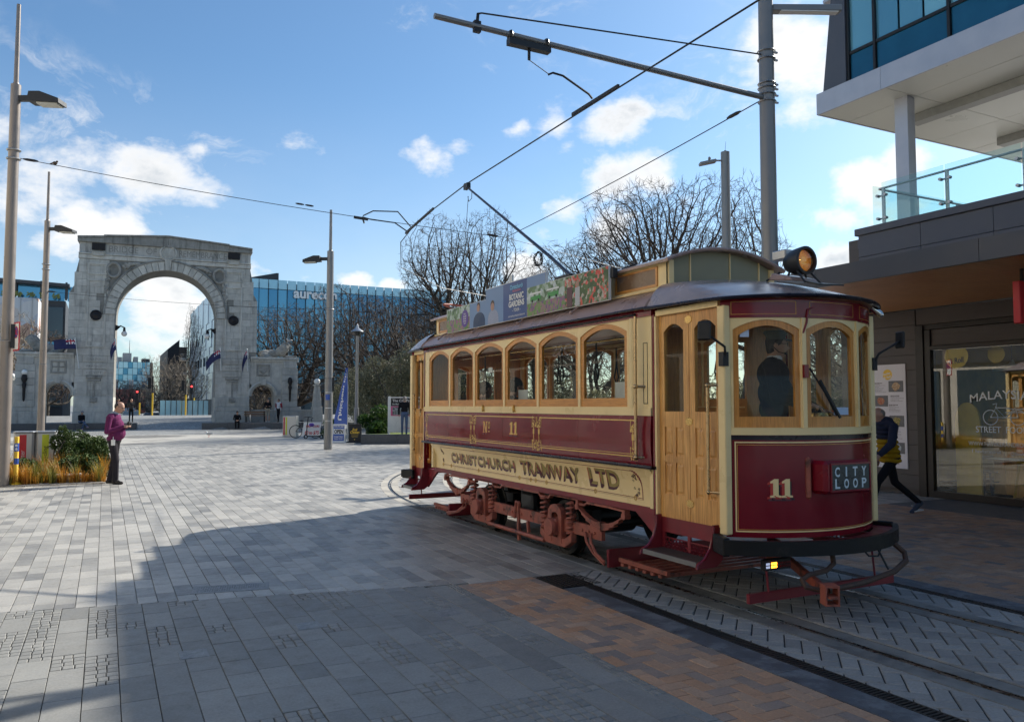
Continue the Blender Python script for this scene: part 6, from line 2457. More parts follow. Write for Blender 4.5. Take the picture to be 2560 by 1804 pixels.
M['blueglass'] = facade_glass('teal_window_glass', (.10, .30, .42), (.30, .62, .68), .05, .35)
M['shopglass'] = glass_mat('shop_window_glass', (.80, .88, .87), 2.4, 1.6)
M['baluglass'] = glass_mat('balustrade_glass', (.86, .95, .93), 1.0)
M['floor_in'] = mat('shop_floor', (.12, .14, .14), .25, 0, .2, 4)
M['inwall'] = mat('shop_back_wall', (.34, .22, .08), .7, 0, .3, 1.2, col2=(.45, .28, .05), scale2=.6)
WX = 14.03
M['counter_wood'] = wood_mat('golden_counter_timber', (.80, .45, .12), (.55, .27, .06), 'z', .4, .2)
b = thing('corner_building', 'dark modern corner building with timber soffit, terrace and upper glass storey', 'building', (17, 6, 0))
z = .10
k = 0
while z < 3.58:
 z1 = min(z + .292, 3.60)
 mb = MB()
 mb.box(WX - .012, WX + .05, 10.10, 11.85, z + .004, z1 - .004)
 part('weatherboard', mb, M['plank'], b)
 z = z1
for k in range(3):
 mb = MB()
 mb.box(WX - .008, WX + .05, 10.08 - 3.1 * (k + 1) + .004, 10.08 - 3.1 * k - .004, 3.30, 3.60)
 part('header_board', mb, M['plank'], b)
mb = MB()
mb.box(WX + .05, WX + .3, 9.9, 11.85, 0, 3.6)
mb.box(WX + .3, 27, 11.6, 11.85, 0, 5.3)
part('backing_wall', mb, M['plank'], b)
mb = MB()
mb.box(WX - .04, WX + .10, 9.93, 10.085, 0, 3.28)
mb.box(WX + .0, WX + .10, 0.5, 9.93, 3.20, 3.29)
part('pilaster', mb, M['frame_dark'], b)
mb = MB()
mb.box(WX + .03, WX + .10, .5, 9.80, 2.88, 3.19)
part('header_panel', mb, M['plank'], b, bevel=.004)
mb = MB()
mb.box(WX - .01, WX + .10, 9.80, 9.925, 0, 3.19)
mb.box(WX - .01, WX + .10, .5, 9.80, 0, .13)
mb.box(WX - .01, WX + .10, .5, 9.80, 2.80, 2.875)
mb.box(WX - .01, WX + .10, 6.9, 6.98, .13, 2.80)
win = part('shop_window', mb, M['frame_dark'], b, bevel=.004)
for (y0, y1) in ((6.98, 9.80), (3.9, 6.9), (.5, 3.85)):
 mb = MB()
 mb.quad((WX + .04, y0, .13), (WX + .04, y1, .13), (WX + .04, y1, 2.80), (WX + .04, y0, 2.80))
 part('pane', mb, M['shopglass'], win)
def wmap(yc, zc, curve=0.0):
 return lambda u, v: (WX + .030, yc - u, zc + v - curve * u * u)
M['vinyl'] = mat('white_vinyl', (.72, .74, .74), .5, 0, .03)
wl = win
YC = 8.46
part('lettering', text_mb('MALAYSIAN', wmap(YC, 1.86, .20), height=.15, width=1.22, bold=.01), M['vinyl'], wl)
part('lettering', text_mb('STREET  FOOD', wmap(YC + .05, 1.26), height=.11, width=.93, bold=.005), M['vinyl'], wl)
part('lettering', text_mb('WWW.HAWKERANDROLL.CO.NZ', wmap(YC - .02, 1.02), height=.075, width=1.36), M['vinyl'], wl)
part('lettering', text_mb('f  hawkerandroll', wmap(YC + .34, .89), height=.06, width=.52), M['vinyl'], wl)
part('lettering', text_mb('@hawkerandroll', wmap(YC - .35, .88), height=.06, width=.52), M['vinyl'], wl)
mb = MB()
def wp(u, v):
 return Vector((WX + .031, YC - u, 1.40 + v))
for c in (-.24, .24):
 mb.tube([wp(c + .13 * math.cos(2 * PI * k / 24), .13 + .13 * math.sin(2 * PI * k / 24)) for k in range(24)], .009, 4, closed=True)
for pts in ([(-.24, .13), (-.14, .30), (.02, .13), (-.24, .13)], [(.02, .13), (.20, .30), (.24, .13)], [(-.14, .30), (.10, .30)], [(-.19, .36), (-.12, .38), (-.14, .30)], [(.02, .22), (.34, .22)], [(.04, .28), (.34, .28)], [(-.03, .13), (.24, .13)]):
 mb.tube([wp(*p) for p in pts], .009, 4)
part('bicycle_decal', mb, M['vinyl'], wl)
for (yy, zz) in ((9.35, 2.66), (8.85, 2.68)):
 mb = MB()
 mb.add([(WX + .10 + (.4 if yy < 9 else 0), yy + (.23 if yy > 9 else .16) * math.cos(2 * PI * k / 28), zz + (.23 if yy > 9 else .16) * math.sin(2 * PI * k / 28)) for k in range(28)], [tuple(range(28))])
 o = part('round_logo', mb, M['yellow'], wl)
 if yy > 9:
  part('lettering', text_mb('& Roll', lambda u, v: (WX + .095, yy - u, zz - .13 + v + .1 * u), height=.10, width=.28, bold=.02), M['dark'], o)
mb = MB()
mb.box(WX + .1, 20, 0, 11.6, -.02, .06)
part('shop_floor', mb, M['floor_in'], b)
mb = MB()
mb.box(20, 20.2, 0, 11.6, .06, 3.6)
mb.box(WX + .3, 20, 11.5, 11.6, .06, 3.6)
part('back_wall', mb, M['inwall'], b)
mb = MB()
mb.box(WX + .12, 20, 0, 11.6, 3.30, 3.58)
part('shop_ceiling', mb, M['frame_dark'], b)
M['stool_yellow'] = mat('yellow_stool_paint', (.50, .30, .02), .4)
M['stool_red'] = mat('red_chair_paint', (.25, .02, .02), .4)
def stool(x, y, h, m, lb):
 t = thing('bar_stool', lb, 'stool', (x, y, .06), 0, 'stools inside the shop')
 mb = MB()
 mb.box(x - .17, x + .17, y - .17, y + .17, .06 + h - .04, .06 + h)
 part('seat', mb, m, t, bevel=.01)
 for sx in (-1, 1):
  for sy in (-1, 1):
   mb = MB()
   mb.bar((x + sx * .20, y + sy * .20, .062), (x + sx * .13, y + sy * .13, .06 + h - .04), .035, .035)
   part('leg', mb, m, t)
 mb = MB()
 for sx in (-1, 1):
  mb.bar((x + sx * .175, y - .175, .32), (x + sx * .175, y + .175, .32), .025, .025)
  mb.bar((x - .175, y + sx * .175, .32), (x + .175, y + sx * .175, .32), .025, .025)
 part('rungs', mb, m, t)
stool(14.75, 8.42, .68, M['stool_yellow'], 'yellow bar stool just inside the shop window')
stool(14.75, 7.95, .68, M['stool_yellow'], 'second yellow bar stool at the end of the shop window')
stool(14.8, 9.25, .46, M['dark'], 'low dark stool by the left end of the shop window')
stool(15.3, 8.9, .46, M['dark'], 'low dark stool beside the round-edged table')
for (x, y, h, lb) in ((15.0, 9.0, .72, 'small dark cafe table at the left of the shop window'), (15.2, 7.6, .74, 'cafe table set with cups behind the window lettering')):
 t = thing('cafe_table', lb, 'table', (x, y, .06), 0, 'tables inside the shop')
 mb = MB()
 mb.box(x - .33, x + .33, y - .45, y + .45, .06 + h - .035, .06 + h)
 part('table_top', mb, M['steel_light'], t, bevel=.008)
 mb = MB()
 mb.cyl((x, y, .10), (x, y, .06 + h - .035), .035, .035, 10)
 mb.cyl((x, y, .062), (x, y, .10), .24, .22, 18)
 part('pedestal', mb, M['dark'], t)
for (x, y) in ((15.6, 9.2), (16.4, 7.8)):
 t = thing('pendant_lamp', 'broad pale pendant lamp hanging inside the shop %s' % ('near its left end' if y > 9 else 'behind the lettering'), 'lamp', (x, y, 2.4), 0, 'pendant lamps in the shop')
 mb = MB()
 mb.lathe([(.02, 2.62), (.06, 2.55), (.34, 2.45), (.33, 2.42), (.05, 2.5)], (x, y, 0), 24)
 part('lamp_shade', mb, M['white'], t, smooth=True)
 mb = MB()
 mb.cyl((x, y, 2.6), (x, y, 3.3), .008, .008, 6)
 part('cord', mb, M['black'], t)
shrub('leafy green pot plant inside the shop window', 300, [((15.1, 8.15, 1.15), (.34, .34, .36), 900)], M['green_leaf'], (15.1, 8.15, .8), .05, 'pot_plant', cat='plant')
mb = MB()
mb.prism([(9.42 + .24 * math.cos(PI * k / 12), 1.45 + .35 * math.sin(PI * k / 12)) for k in range(13)] + [(9.18, .07), (9.66, .07)], 'x', 14.5, 14.55)
solid('curved_screen', mb, mat('ochre_screen', (.62, .40, .03), .5), 'tall ochre arched screen panel inside the shop', 'screen')
t = thing('timber_counter', 'panelled golden timber counter behind the shop window lettering', 'counter', (15.0, 8.3, .06))
for k in range(9):
 mb = MB()
 mb.box(14.86, 14.90, 7.2 + k * .22, 7.41 + k * .22, .06, 1.42)
 part('plank', mb, M['counter_wood'], t, bevel=.006)
mb = MB()
mb.box(14.80, 15.35, 7.15, 9.22, 1.43, 1.49)
part('counter_top', mb, M['counter_wood'], t, bevel=.01)
t = thing('menu_board', 'tall white menu board with food photos on the dark weatherboards', 'notice board', (WX, 10.7, .49))
Y0, Y1, Z0, Z1 = 10.32, 11.12, .50, 2.56
mb = MB()
mb.box(WX - .035, WX - .014, Y0, Y1, Z0, Z1)
pn = part('panel', mb, mat('menu_white', (.66, .64, .68), .5, 0, .03), t)
def mm(u, v):      # u from the left edge (0..0.8), v from the top
 return (WX - .038, Y1 - u, Z1 - v)
mb = MB()
mb.add([mm(.40 + .105 * math.cos(2 * PI * k / 26), .20 - .105 * math.sin(2 * PI * k / 26)) for k in range(26)], [tuple(range(26))])
lg = part('round_logo', mb, M['yellow'], t)
part('lettering', text_mb('Hawker', lambda u, v: (WX - .040, Y1 - (.38 + u), Z1 - .205 + v + .2 * u), height=.05, width=.19, bold=.02), M['white'], lg)
part('lettering', text_mb('& Roll', lambda u, v: (WX - .040, Y1 - (.40 + u), Z1 - .275 + v + .2 * u), height=.05, width=.15, bold=.02), M['white'], lg)
M['slate'] = mat('food_photo_slate', (.13, .13, .14), .5, 0, .25, 20)
FOOD = [mat('food%d' % i, c, .6, 0, .5, 60, col2=d, scale2=45) for i, (c, d) in enumerate((((.42, .25, .13), (.6, .5, .35)), ((.40, .12, .06), (.5, .32, .2)), ((.16, .17, .04), (.5, .35, .12)), ((.62, .62, .6), (.2, .32, .4))))]
for k, (u0, v0) in enumerate(((.42, .33), (.07, .62), (.42, 1.02), (.42, 1.55))):
 mb = MB()
 a, c = mm(u0, v0), mm(u0 + .33, v0 + .22)
 mb.quad((WX - .038, a[1], a[2]), (WX - .038, c[1], a[2]), (WX - .038, c[1], c[2]), (WX - .038, a[1], c[2]))
 ph = part('food_photo', mb, M['slate'], t)
 mb = MB()
 rr = random.Random(k)
 mb.add([(WX - .041, (a[1] + c[1]) / 2 + (.085 + rr.uniform(-.015, .015)) * math.cos(2 * PI * q / 18), (a[2] + c[2]) / 2 + (.08 + rr.uniform(-.015, .015)) * math.sin(2 * PI * q / 18)) for q in range(18)], [tuple(range(18))])
 part('dish', mb, FOOD[k], ph)
M['ink'] = mat('printed_ink', (.16, .14, .15), .6)
mb = MB()
rr = random.Random(8)
for (u0, v0, n) in ((.07, .36, 8), (.46, .62, 5), (.42, .80, 6), (.07, .90, 5), (.42, 1.28, 8), (.42, 1.82, 5), (.42, 1.96, 2)):
 for q in range(n):
  hh = .018 if q == 0 else .007
  u = u0
  end = u0 + (.2 if q == 0 else rr.uniform(.12, .30))
  while u < end:
   wd = rr.uniform(.012, .04)
   a = mm(u, v0 + q * .027)
   mb.quad(a, (a[0], a[1] - min(wd, end - u), a[2]), (a[0], a[1] - min(wd, end - u), a[2] - hh), (a[0], a[1], a[2] - hh))
   u += wd + .008
part('menu_text', mb, M['ink'], t)
FX, FZ = 10.05, 3.62
y = 11.6
k = 0
while y > -2.5:
 y1 = y - 2.65
 mb = MB()
 mb.box(FX, FX + .06, y1 + .004, y - .004, FZ - .005, 3.915)
 part('fascia_panel', mb, M['fascia'], b)
 y = y1
mb = MB()
mb.box(FX + .06, 14.0, -2.5, 11.6, FZ + .02, 3.90)
mb.box(FX, 14.0, 11.6, 11.66, FZ - .005, 3.915)
part('canopy_deck', mb, M['fascia'], b)
y = 11.58
while y > 3.0:
 mb = MB()
 mb.box(FX + .062, WX - .02, y - .1, y - .006, FZ, FZ + .018)
 part('soffit_board', mb, M['soffit_wood'], b)
 y -= .106
t = thing('hanging_sign', 'red hanging shop sign with a yellow disc below the timber soffit', 'sign', (11.4, 6.4, 2.8))
mb = MB()
mb.box(11.02, 11.80, 6.36, 6.46, 2.86, 3.44)
part('panel', mb, M['red'], t, bevel=.01)
mb = MB()
mb.add([(11.41 + .26 * math.cos(2 * PI * k / 28), 6.356, 3.16 + .26 * math.sin(2 * PI * k / 28)) for k in range(28)], [tuple(range(28))])
part('yellow_disc', mb, M['yellow'], t)
mb = MB()
mb.box(11.15, 11.18, 6.39, 6.43, 3.44, 3.62)
mb.box(11.64, 11.67, 6.39, 6.43, 3.44, 3.62)
part('hanger', mb, M['black'], t)
y = 11.32
col = 0
while y > -2:
 y1 = y - 1.42
 for r_ in range(3):
  mb = MB()
  z0 = 3.92 + r_ * .455
  mb.box(13.98, 14.05, y1 + .005, y - .005, z0 + .006, z0 + .45)
  part('upstand_panel', mb, M['cladgrey'], b)
 y = y1
mb = MB()
mb.box(14.05, 14.3, -2, 11.32, 3.9, 5.28)
mb.box(14.3, 27, -2, 11.6, 5.1, 5.28)
part('terrace_deck', mb, M['cladgrey'], b)
mb = MB()
mb.box(13.93, 14.42, -2, 11.38, 5.285, 5.43)
part('coping', mb, M['cladgrey'], b, bevel=.01)
t = thing('glass_balustrade', 'frameless glass balustrade with steel posts along the terrace edge', 'balustrade', (14.3, 6, 5.43))
ys_ = [10.95, 9.55, 8.1, 6.6, 5.1, 3.6]
for i, y in enumerate(ys_):
 mb = MB()
 mb.box(14.30, 14.34, y - .03, y + .03, 5.43, 6.28)
 p_ = part('post', mb, M['steel_light'], t)
 for z in (5.62, 6.10):
  mb = MB()
  for s_ in (-1, 1):
   mb.cyl((14.22, y + s_ * .09, z), (14.30, y + s_ * .09, z), .03, .03, 10)
  mb.box(14.28, 14.31, y - .1, y + .1, z - .015, z + .015)
  part('glass_clamp', mb, M['steel_light'], p_)
 if i < len(ys_) - 1:
  mb = MB()
  mb.box(14.235, 14.25, ys_[i + 1] + .02, y - .02, 5.47, 6.36)
  part('glass_panel', mb, M['baluglass'], t)
for i in range(5):
 mb = MB()
 mb.box(14.3 + i * 1.4, 15.66 + i * 1.4, 11.18, 11.195, 5.47, 6.36)
 part('glass_panel', mb, M['baluglass'], t)
 mb = MB()
 mb.box(15.62 + i * 1.4, 15.66 + i * 1.4, 11.1, 11.16, 5.43, 6.28)
 part('post', mb, M['steel_light'], t)
mb = MB()
mb.cyl((14.32, 11.05, 6.26), (14.32, 0, 6.26), .022, .022, 10)
mb.cyl((14.32, 11.05, 6.26), (22, 11.13, 6.26), .022, .022, 10)
part('handrail', mb, M['steel_light'], t, smooth=True)
mb = MB()
mb.box(17.06, 27, -3, 14.95, 9.66, 10.15)
part('upper_slab', mb, M['slabface'], b)
y = 15.0
k = 0
while y > -2:
 y1 = y - (2.0 if k == 0 else 4.3)
 mb = MB()
 mb.box(17.0, 17.058, y1 + .004, y - .004, 9.60, 10.17)
 o = part('edge_panel', mb, M['slabface'], b)
 k += 1
 y = y1
mb = MB()
mb.box(17.06, 27, 14.952, 15.0, 9.60, 10.17)
part('edge_panel', mb, M['slabface'], b)
xs_ = [17.06, 18.2, 20.0, 21.8, 23.6, 25.4, 27]
ys_ = [14.95, 12.9, 9.6, 6.3, 3.0, -1]
for i in range(6):
 for j in range(5):
  mb = MB()
  mb.box(xs_[i] + .008, xs_[i + 1] - .008, ys_[j + 1] + .008, ys_[j] - .008, 9.61, 9.65)
  part('soffit_panel', mb, M['soffit_white'], b)
mb = MB()
mb.box(19.3, 19.65, -1, 13.9, 9.38, 9.605)
mb.box(23.2, 23.55, -1, 13.9, 9.38, 9.605)
part('downstand_rail', mb, mat('soffit_grey', (.30, .30, .28), .5), b, bevel=.01)
mb = MB()
mb.box(17.92, 18.10, 12.95, 13.32, 5.28, 9.61)
mb.box(18.10, 18.28, 13.0, 13.27, 5.28, 9.61)
part('column', mb, M['slabface'], b, bevel=.006)
cols = [14.15, 13.35, 11.35, 9.35, 7.35, 5.35]
for i in range(5):
 mb = MB()
 mb.box(17.30, 17.36, cols[i + 1] + .05, cols[i] - .05, 10.25, 10.98)
 part('spandrel_panel', mb, M['bluepanel'], b)
 n = 1 if i == 0 else 3
 for q in range(n):
  mb = MB()
  w_ = (cols[i] - cols[i + 1]) / n
  mb.box(17.32, 17.35, cols[i] - (q + 1) * w_ + .03, cols[i] - q * w_ - .03, 11.06, 12.84)
  part('window_pane', mb, M['blueglass'], b)
mb = MB()
for y in cols:
 mb.box(17.24, 17.40, y - .035, y + .035, 10.15, 12.85)
mb.box(17.26, 17.38, -3, cols[0], 10.98, 11.06)
mb.box(17.26, 17.38, -3, cols[0], 10.15, 10.24)
part('mullions', mb, M['frame_dark'], b)
mb = MB()
mb.prism([(14.95, 10.17), (14.19, 10.17), (14.19, 12.86), (14.6, 12.86)], 'x', 17.2, 26)
part('raked_wall', mb, M['cladgrey'], b)
mb = MB()
mb.box(17.45, 26, -3, 14.19, 10.17, 12.86)
part('upper_core', mb, M['frame_dark'], b)
mb = MB()
mb.box(17.45, 27, -4, 15.1, 12.87, 12.95)
part('roof', mb, M['slabface'], b)
# ------------------------------------------------------------------ the tram
M['maroon'] = mat('maroon_coach_paint', (0.185, 0.006, 0.016), .2, 0, .12, 2.0, coat=.15, spec=.4)
M['maroon_dull'] = mat('maroon_chassis_paint', (0.20, 0.016, 0.024), .42, 0, .2, 6, .1, 60)
M['cream'] = mat('cream_coach_paint', (0.90, 0.68, 0.34), .32, 0, .06, 2.0, coat=.08, spec=.35, col2=(.78, .56, .26), fac2=(.55, .8), scale2=1.4)
M['gold'] = mat('gold_leaf', (0.72, 0.46, 0.13), .35, .25, .12, 14)
M['gold_line'] = mat('gold_lining', (0.62, 0.30, 0.06), .4, .1, .1, 14)
M['fender_black'] = mat('worn_black_fender', (.008, .008, .009), .5, 0, .3, 10, .2, 40, col2=(.035, .03, .026), fac2=(.6, .75), spec=.3)
M['oxide'] = mat('red_oxide_truck_paint', (0.34, 0.095, 0.062), .55, 0, .25, 7, .3, 45, col2=(.05, .026, .022), fac2=(.50, .70), scale2=6)
M['oak'] = wood_mat('varnished_oak', (.74, .33, .07), (.42, .155, .022), 'z', .34, .15)
M['oak_h'] = wood_mat('varnished_oak_rail', (.74, .33, .07), (.42, .155, .022), 'y', .34, .15)
M['door_oak'] = wood_mat('worn_door_oak', (.90, .48, .14), (.40, .16, .035), 'z', .40, .1, 4)
M['roofpaint'] = mat('brown_canvas_roof', (0.37, 0.245, 0.20), .30, 0, .16, 3, .12, 60, spec=.5)
M['hoodpaint'] = mat('sky_sheen_hood_paint', (0.36, 0.29, 0.27), .2, .1, .14, 3, .08, 60, spec=.8)  # base lightened to silver grey, sky sheen put into the colour
M['greengrey'] = mat('sage_bulkhead_paint', (0.27, 0.25, 0.155), .5, 0, .06, 2)
M['ceiling'] = wood_mat('ceiling_board', (.36, .16, .06), (.22, .09, .03), 'y', .4, .2)
M['frost'] = glass_mat('tram_window_glass', (.88, .90, .86), .55, 1.5, 0.0, .004)
M['clerglass'] = mat('obscured_brown_glass', (.22, .13, .07), .3, 0, .2, 5)
M['letter_red'] = mat('letter_shadow_red', (.50, .03, .02), .4)
M['lining_red'] = mat('dark_red_lining', (.22, .012, .018), .45)
M['letter_plum'] = mat('letter_shadow_plum', (.09, .02, .035), .4)
M['letter_green'] = mat('letter_dull_gold', (.36, .27, .08), .35, .15, .1, 20)
M['navy'] = mat('blue_black_gutter_paint', (.014, .010, .018), .3, 0, .1, spec=.35)
M['chrome'] = mat('nickel_plate', (.62, .60, .56), .15, 1.0, .1)
M['brassrail'] = mat('worn_brass_rail', (.52, .36, .19), .3, .9, .15, 14)
TX, HW = 5.60, 0.90
Y5, Y12 = 5.19, 12.88
YM = (Y5 + Y12) / 2
BOW = .38
VR = (HW * HW + BOW * BOW) / (2 * BOW)
VC = Y5 - BOW + VR
PHI = math.asin(HW / VR)
tram = thing('tram', 'vintage maroon and cream single-deck tram number 11 with oak doors', 'tram', (TX, YM, 0))
def SX(s, off=0.0):
 return TX + s * (HW + off)
def vp(phi, z, off=0.0, end=0):
 x = TX + (VR + off) * math.sin(phi)
 y = VC - (VR + off) * math.cos(phi)
 return (x, y if end == 0 else 2 * YM - y, z)
def phix(x):
 return math.asin((x - TX) / VR)
def shell(mb, mapf, u0, u1, v0, v1, o0, o1, nu=8, nv=1, mi=0):
 """solid curved panel; mapf(u, v, off)"""
 us = [u0 + (u1 - u0) * i / nu for i in range(nu + 1)]
 vs_ = [v0 + (v1 - v0) * j / nv for j in range(nv + 1)]
 for o in (o0, o1):
  for j in range(nv):
   mb.strip([mapf(u, vs_[j], o) for u in us], [mapf(u, vs_[j + 1], o) for u in us], mi)
 for v in (v0, v1):
  mb.strip([mapf(u, v, o0) for u in us], [mapf(u, v, o1) for u in us], mi)
 for u in (u0, u1):
  mb.strip([mapf(u, v, o0) for v in vs_], [mapf(u, v, o1) for v in vs_], mi)
 return mb
def arch_loop(u0, u1, v0, vs_, vc, n=10, nb=4, ns=2):
 """closed loop: bottom, right side, segmental arch top, left side; fixed count for a given n"""
 pts = [(u0 + (u1 - u0) * i / nb, v0) for i in range(nb)]
 pts += [(u1, v0 + (vs_ - v0) * i / ns) for i in range(ns)]
 um = (u0 + u1) / 2
 hw_ = (u1 - u0) / 2
 for i in range(n):
  a = i / n
  u = u1 + (u0 - u1) * a
  k = (u - um) / hw_
  pts.append((u, vs_ + (vc - vs_) * (1 - k * k)))
 pts += [(u0, vs_ + (v0 - vs_) * i / ns) for i in range(ns)]
 return pts
def rect_loop(u0, u1, v0, v1, n=10, nb=4, ns=2):
 return arch_loop(u0, u1, v0, v1, v1, n, nb, ns)
def ring(mb, mapf, outer, inner, o0, o1, mi=0):
 k = len(outer)
 vs = [mapf(u, v, o1) for u, v in outer] + [mapf(u, v, o1) for u, v in inner] + [mapf(u, v, o0) for u, v in outer] + [mapf(u, v, o0) for u, v in inner]
 fs = []
 for i in range(k):
  j = (i + 1) % k
  fs += [(i, j, k + j, k + i), (2 * k + i, 3 * k + i, 3 * k + j, 2 * k + j), (i, 2 * k + i, 2 * k + j, j), (k + i, k + j, 3 * k + j, 3 * k + i)]
 mb.add(vs, fs, mi)
 return mb
def pane(mb, mapf, loop, off, mi=0):
 mb.add([mapf(u, v, off) for u, v in loop], [tuple(range(len(loop)))], mi)
 return mb
def sidemap(s):
 return lambda u, v, o: (SX(s, o), u, v)
def waist_off(z):
 t_ = (z - 1.165) / .48
 return .006 + .022 * math.sin(PI * max(0, min(1, t_)) * .8 + .25)
def rocker_off(z):
 t_ = max(0, min(1, (z - .75) / .38))
 return -.055 + .085 * t_ ** 3
POSTS = [6.57, 7.511, 8.463, 9.384, 10.341, 11.247, 12.136]
BODY0, BODY1 = 6.19, 12.29
for s in (-1, 1):
 sm = sidemap(s)
 wm = lambda u, v, o: (SX(s, waist_off(v) + o), u, v)
 rm_ = lambda u, v, o: (SX(s, rocker_off(v) + o), u, v)
 for i, (y0, y1) in enumerate([(BODY0, 7.511), (7.511, 8.463), (8.463, 9.384), (9.384, 10.341), (10.341, 11.247), (11.247, 12.26)]):
  mb = MB()
  shell(mb, wm, y0 + .0015, y1 - .0015, 1.165, 1.645, -.03, 0, 2, 8)
  part('waist_panel', mb, M['maroon'], tram, smooth=True)
 mb = MB()
 shell(mb, rm_, BODY0 + .02, 11.98, .755, 1.135, -.02, 0, 2, 8)
 part('rocker_panel', mb, M['cream'], tram, smooth=True)
 for y0, y1 in ((BODY0, BODY0 + .10), (11.93, 12.0)):
  mb = MB()
  for q in range(6):
   z0, z1 = .755 + q * .063, .755 + (q + 1) * .063
   mb.box(min(SX(s, -.06), SX(s, .0 - .0 * q)), max(SX(s, -.06), SX(s, .004 - .012 * (q < 1))), y0, y0 + .05 if y0 < 8 else y1, z0, z1)
  part('rocker_end', mb, M['cream'], tram)
 mb = MB()
 a = [(SX(s, .055), BODY0 - .06, 1.155), (SX(s, .055), 12.29, 1.155)]
 mb.tube(a, .016, 8)
 shell(mb, sm, BODY0 - .06, 12.29, 1.137, 1.164, -.02, .055, 2, 1)
 part('waist_moulding', mb, M['navy'], tram, smooth=True)
 mb = MB()
 shell(mb, sm, BODY0, BODY1, 1.646, 1.722, -.04, .022, 2, 1)
 part('belt_rail', mb, M['cream'], tram, bevel=.005)
 mb = MB()
 shell(mb, sm, BODY0, 11.98, .69, .754, -.09, -.045, 2, 1)
 part('sole_bar', mb, M['maroon_dull'], tram)
 for i in range(6):
  y0, y1 = POSTS[i], POSTS[i + 1]
  outer = rect_loop(y0, y1, 1.722, 2.615)
  fr_o = arch_loop(y0 + .025, y1 - .025, 1.732, 2.50, 2.606)
  fr_i = arch_loop(y0 + .085, y1 - .085, 1.822, 2.455, 2.556)
  mb = MB()
  ring(mb, sm, outer, fr_o, -.035, .006)
  part('window_surround', mb, M['cream'], tram)
  mb = MB()
  ring(mb, sm, fr_o, fr_i, -.04, -.006)
  w_ = part('window', mb, M['oak_h'], tram)
  mb = MB()
  pane(mb, sm, fr_i, -.022)
  part('pane', mb, M['frost'], w_)
 for (y0, y1) in ((BODY0, 6.57), (12.136, BODY1)):
  mb = MB()
  shell(mb, sm, y0, y1, 1.722, 2.615, -.04, .004, 2, 1)
  part('pilaster', mb, M['cream'], tram)
 mb = MB()
 for z0, z1, y0, y1 in ((1.76, 2.36, 6.255, 6.262), (1.76, 2.36, 6.318, 6.325), (1.76, 1.767, 6.262, 6.318), (2.353, 2.36, 6.262, 6.318)):
  shell(mb, sm, y0, y1, z0, z1, .004, .0065, 1, 1)
 part('pilaster_lining', mb, M['navy'], tram)
 mb = MB()
 mb.cyl((SX(s, -.01), 6.50, 1.722), (SX(s, -.01), 6.50, 2.615), .045, .045, 14)
 part('half_column', mb, M['cream'], tram, smooth=True)
 mb = MB()
 shell(mb, sm, BODY0 - .02, BODY1 + .02, 2.615, 2.70, -.05, .022, 2, 1)
 part('letterboard', mb, M['maroon'], tram, bevel=.004)
 mb = MB()
 mb.tube([(SX(s, .035), 6.42, 2.645), (SX(s, .035), BODY1 - .1, 2.645)], .012, 8)
 mb.tube([(SX(s, .085), BODY0 - .03, 2.688), (SX(s, .085), BODY1 + .05, 2.688)], .014, 8)
 part('gutter', mb, M['navy'], tram, smooth=True)
 mb = MB()
 def lin(y0, y1, z0, z1):
  shell(mb, wm, y0, y1, z0, z1, .0005, .0016, 1, max(1, int((z1 - z0) / .06)))
 for (y0, y1) in ((6.47, 8.40), (8.52, 10.29), (10.39, 12.16)):
  lin(y0, y1, 1.592, 1.604)
  lin(y0, y1, 1.262, 1.268)
  lin(y0 + .02, y1 - .02, 1.235, 1.247)
  for yy in (y0, y1 - .012):
   lin(yy, yy + .012, 1.30, 1.56)
   lin(yy - .012, yy + .024, 1.40, 1.46)
 part('waist_lining', mb, M['gold'], tram, recalc=False)
 mb = MB()
 rr = random.Random(9)
 for (y0, y1) in ((6.47, 8.40), (8.52, 10.29), (10.39, 12.16)):
  for yy in (y0, y1):
   for zz in (1.545, 1.265):
    for q in range(16):
     a, b_ = rr.uniform(-.045, .045), rr.uniform(-.06, .06)
     rr_ = rr.uniform(.006, .013)
     c0 = [(yy + a + rr_ * math.cos(2 * PI * k / 8), zz + b_ + rr_ * math.sin(2 * PI * k / 8)) for k in range(8)]
     mb.add([wm(u, v, .0022) for u, v in c0], [tuple(range(8))])
    for (du, dv) in ((-.05, -.065), (.05, -.065), (-.05, .065), (.05, .065)):
     lin(yy + du - .004, yy + du + .004, zz + min(0, dv), zz + max(0, dv))
 part('corner_scrolls', mb, M['gold'], tram, recalc=False)
 mb = MB()
 def rlin(y0, y1, z0, z1):
  shell(mb, rm_, y0, y1, z0, z1, .0005, .0016, 1, max(1, int((z1 - z0) / .05)))
 rlin(6.42, 11.66, .824, .830)
 rlin(6.42, 11.66, .812, .8145)
 rlin(6.55, 11.62, 1.090, 1.096)
 for k in range(8):
  a = PI / 2 * k / 8
  a2 = PI / 2 * (k + 1) / 8
  y_ = lambda q: 6.42 + .13 * (1 - math.cos(q)) if True else 0
  rlin(6.42 + .13 * (1 - math.cos(a)), 6.42 + .13 * (1 - math.cos(a2)) + .012, .95 + .145 * math.sin(a), .95 + .145 * math.sin(a2) + .006)
 rlin(6.42, 6.432, .812, .95)
 part('rocker_lining', mb, M['lining_red'], tram, recalc=False)
 mb = MB()
 for yy in (6.55, 7.28, 8.35, 8.62, 8.75, 9.05, 10.3, 11.3, 11.62):
  mb.tube([rm_(yy + .018 * math.cos(2 * PI * k / 12), .822 + .024 * math.sin(2 * PI * k / 12), .003) for k in range(12)], .0045, 4, closed=True)
 part('lining_rings', mb, M['gold'], tram)
 mb = MB()
 rr = random.Random(12)
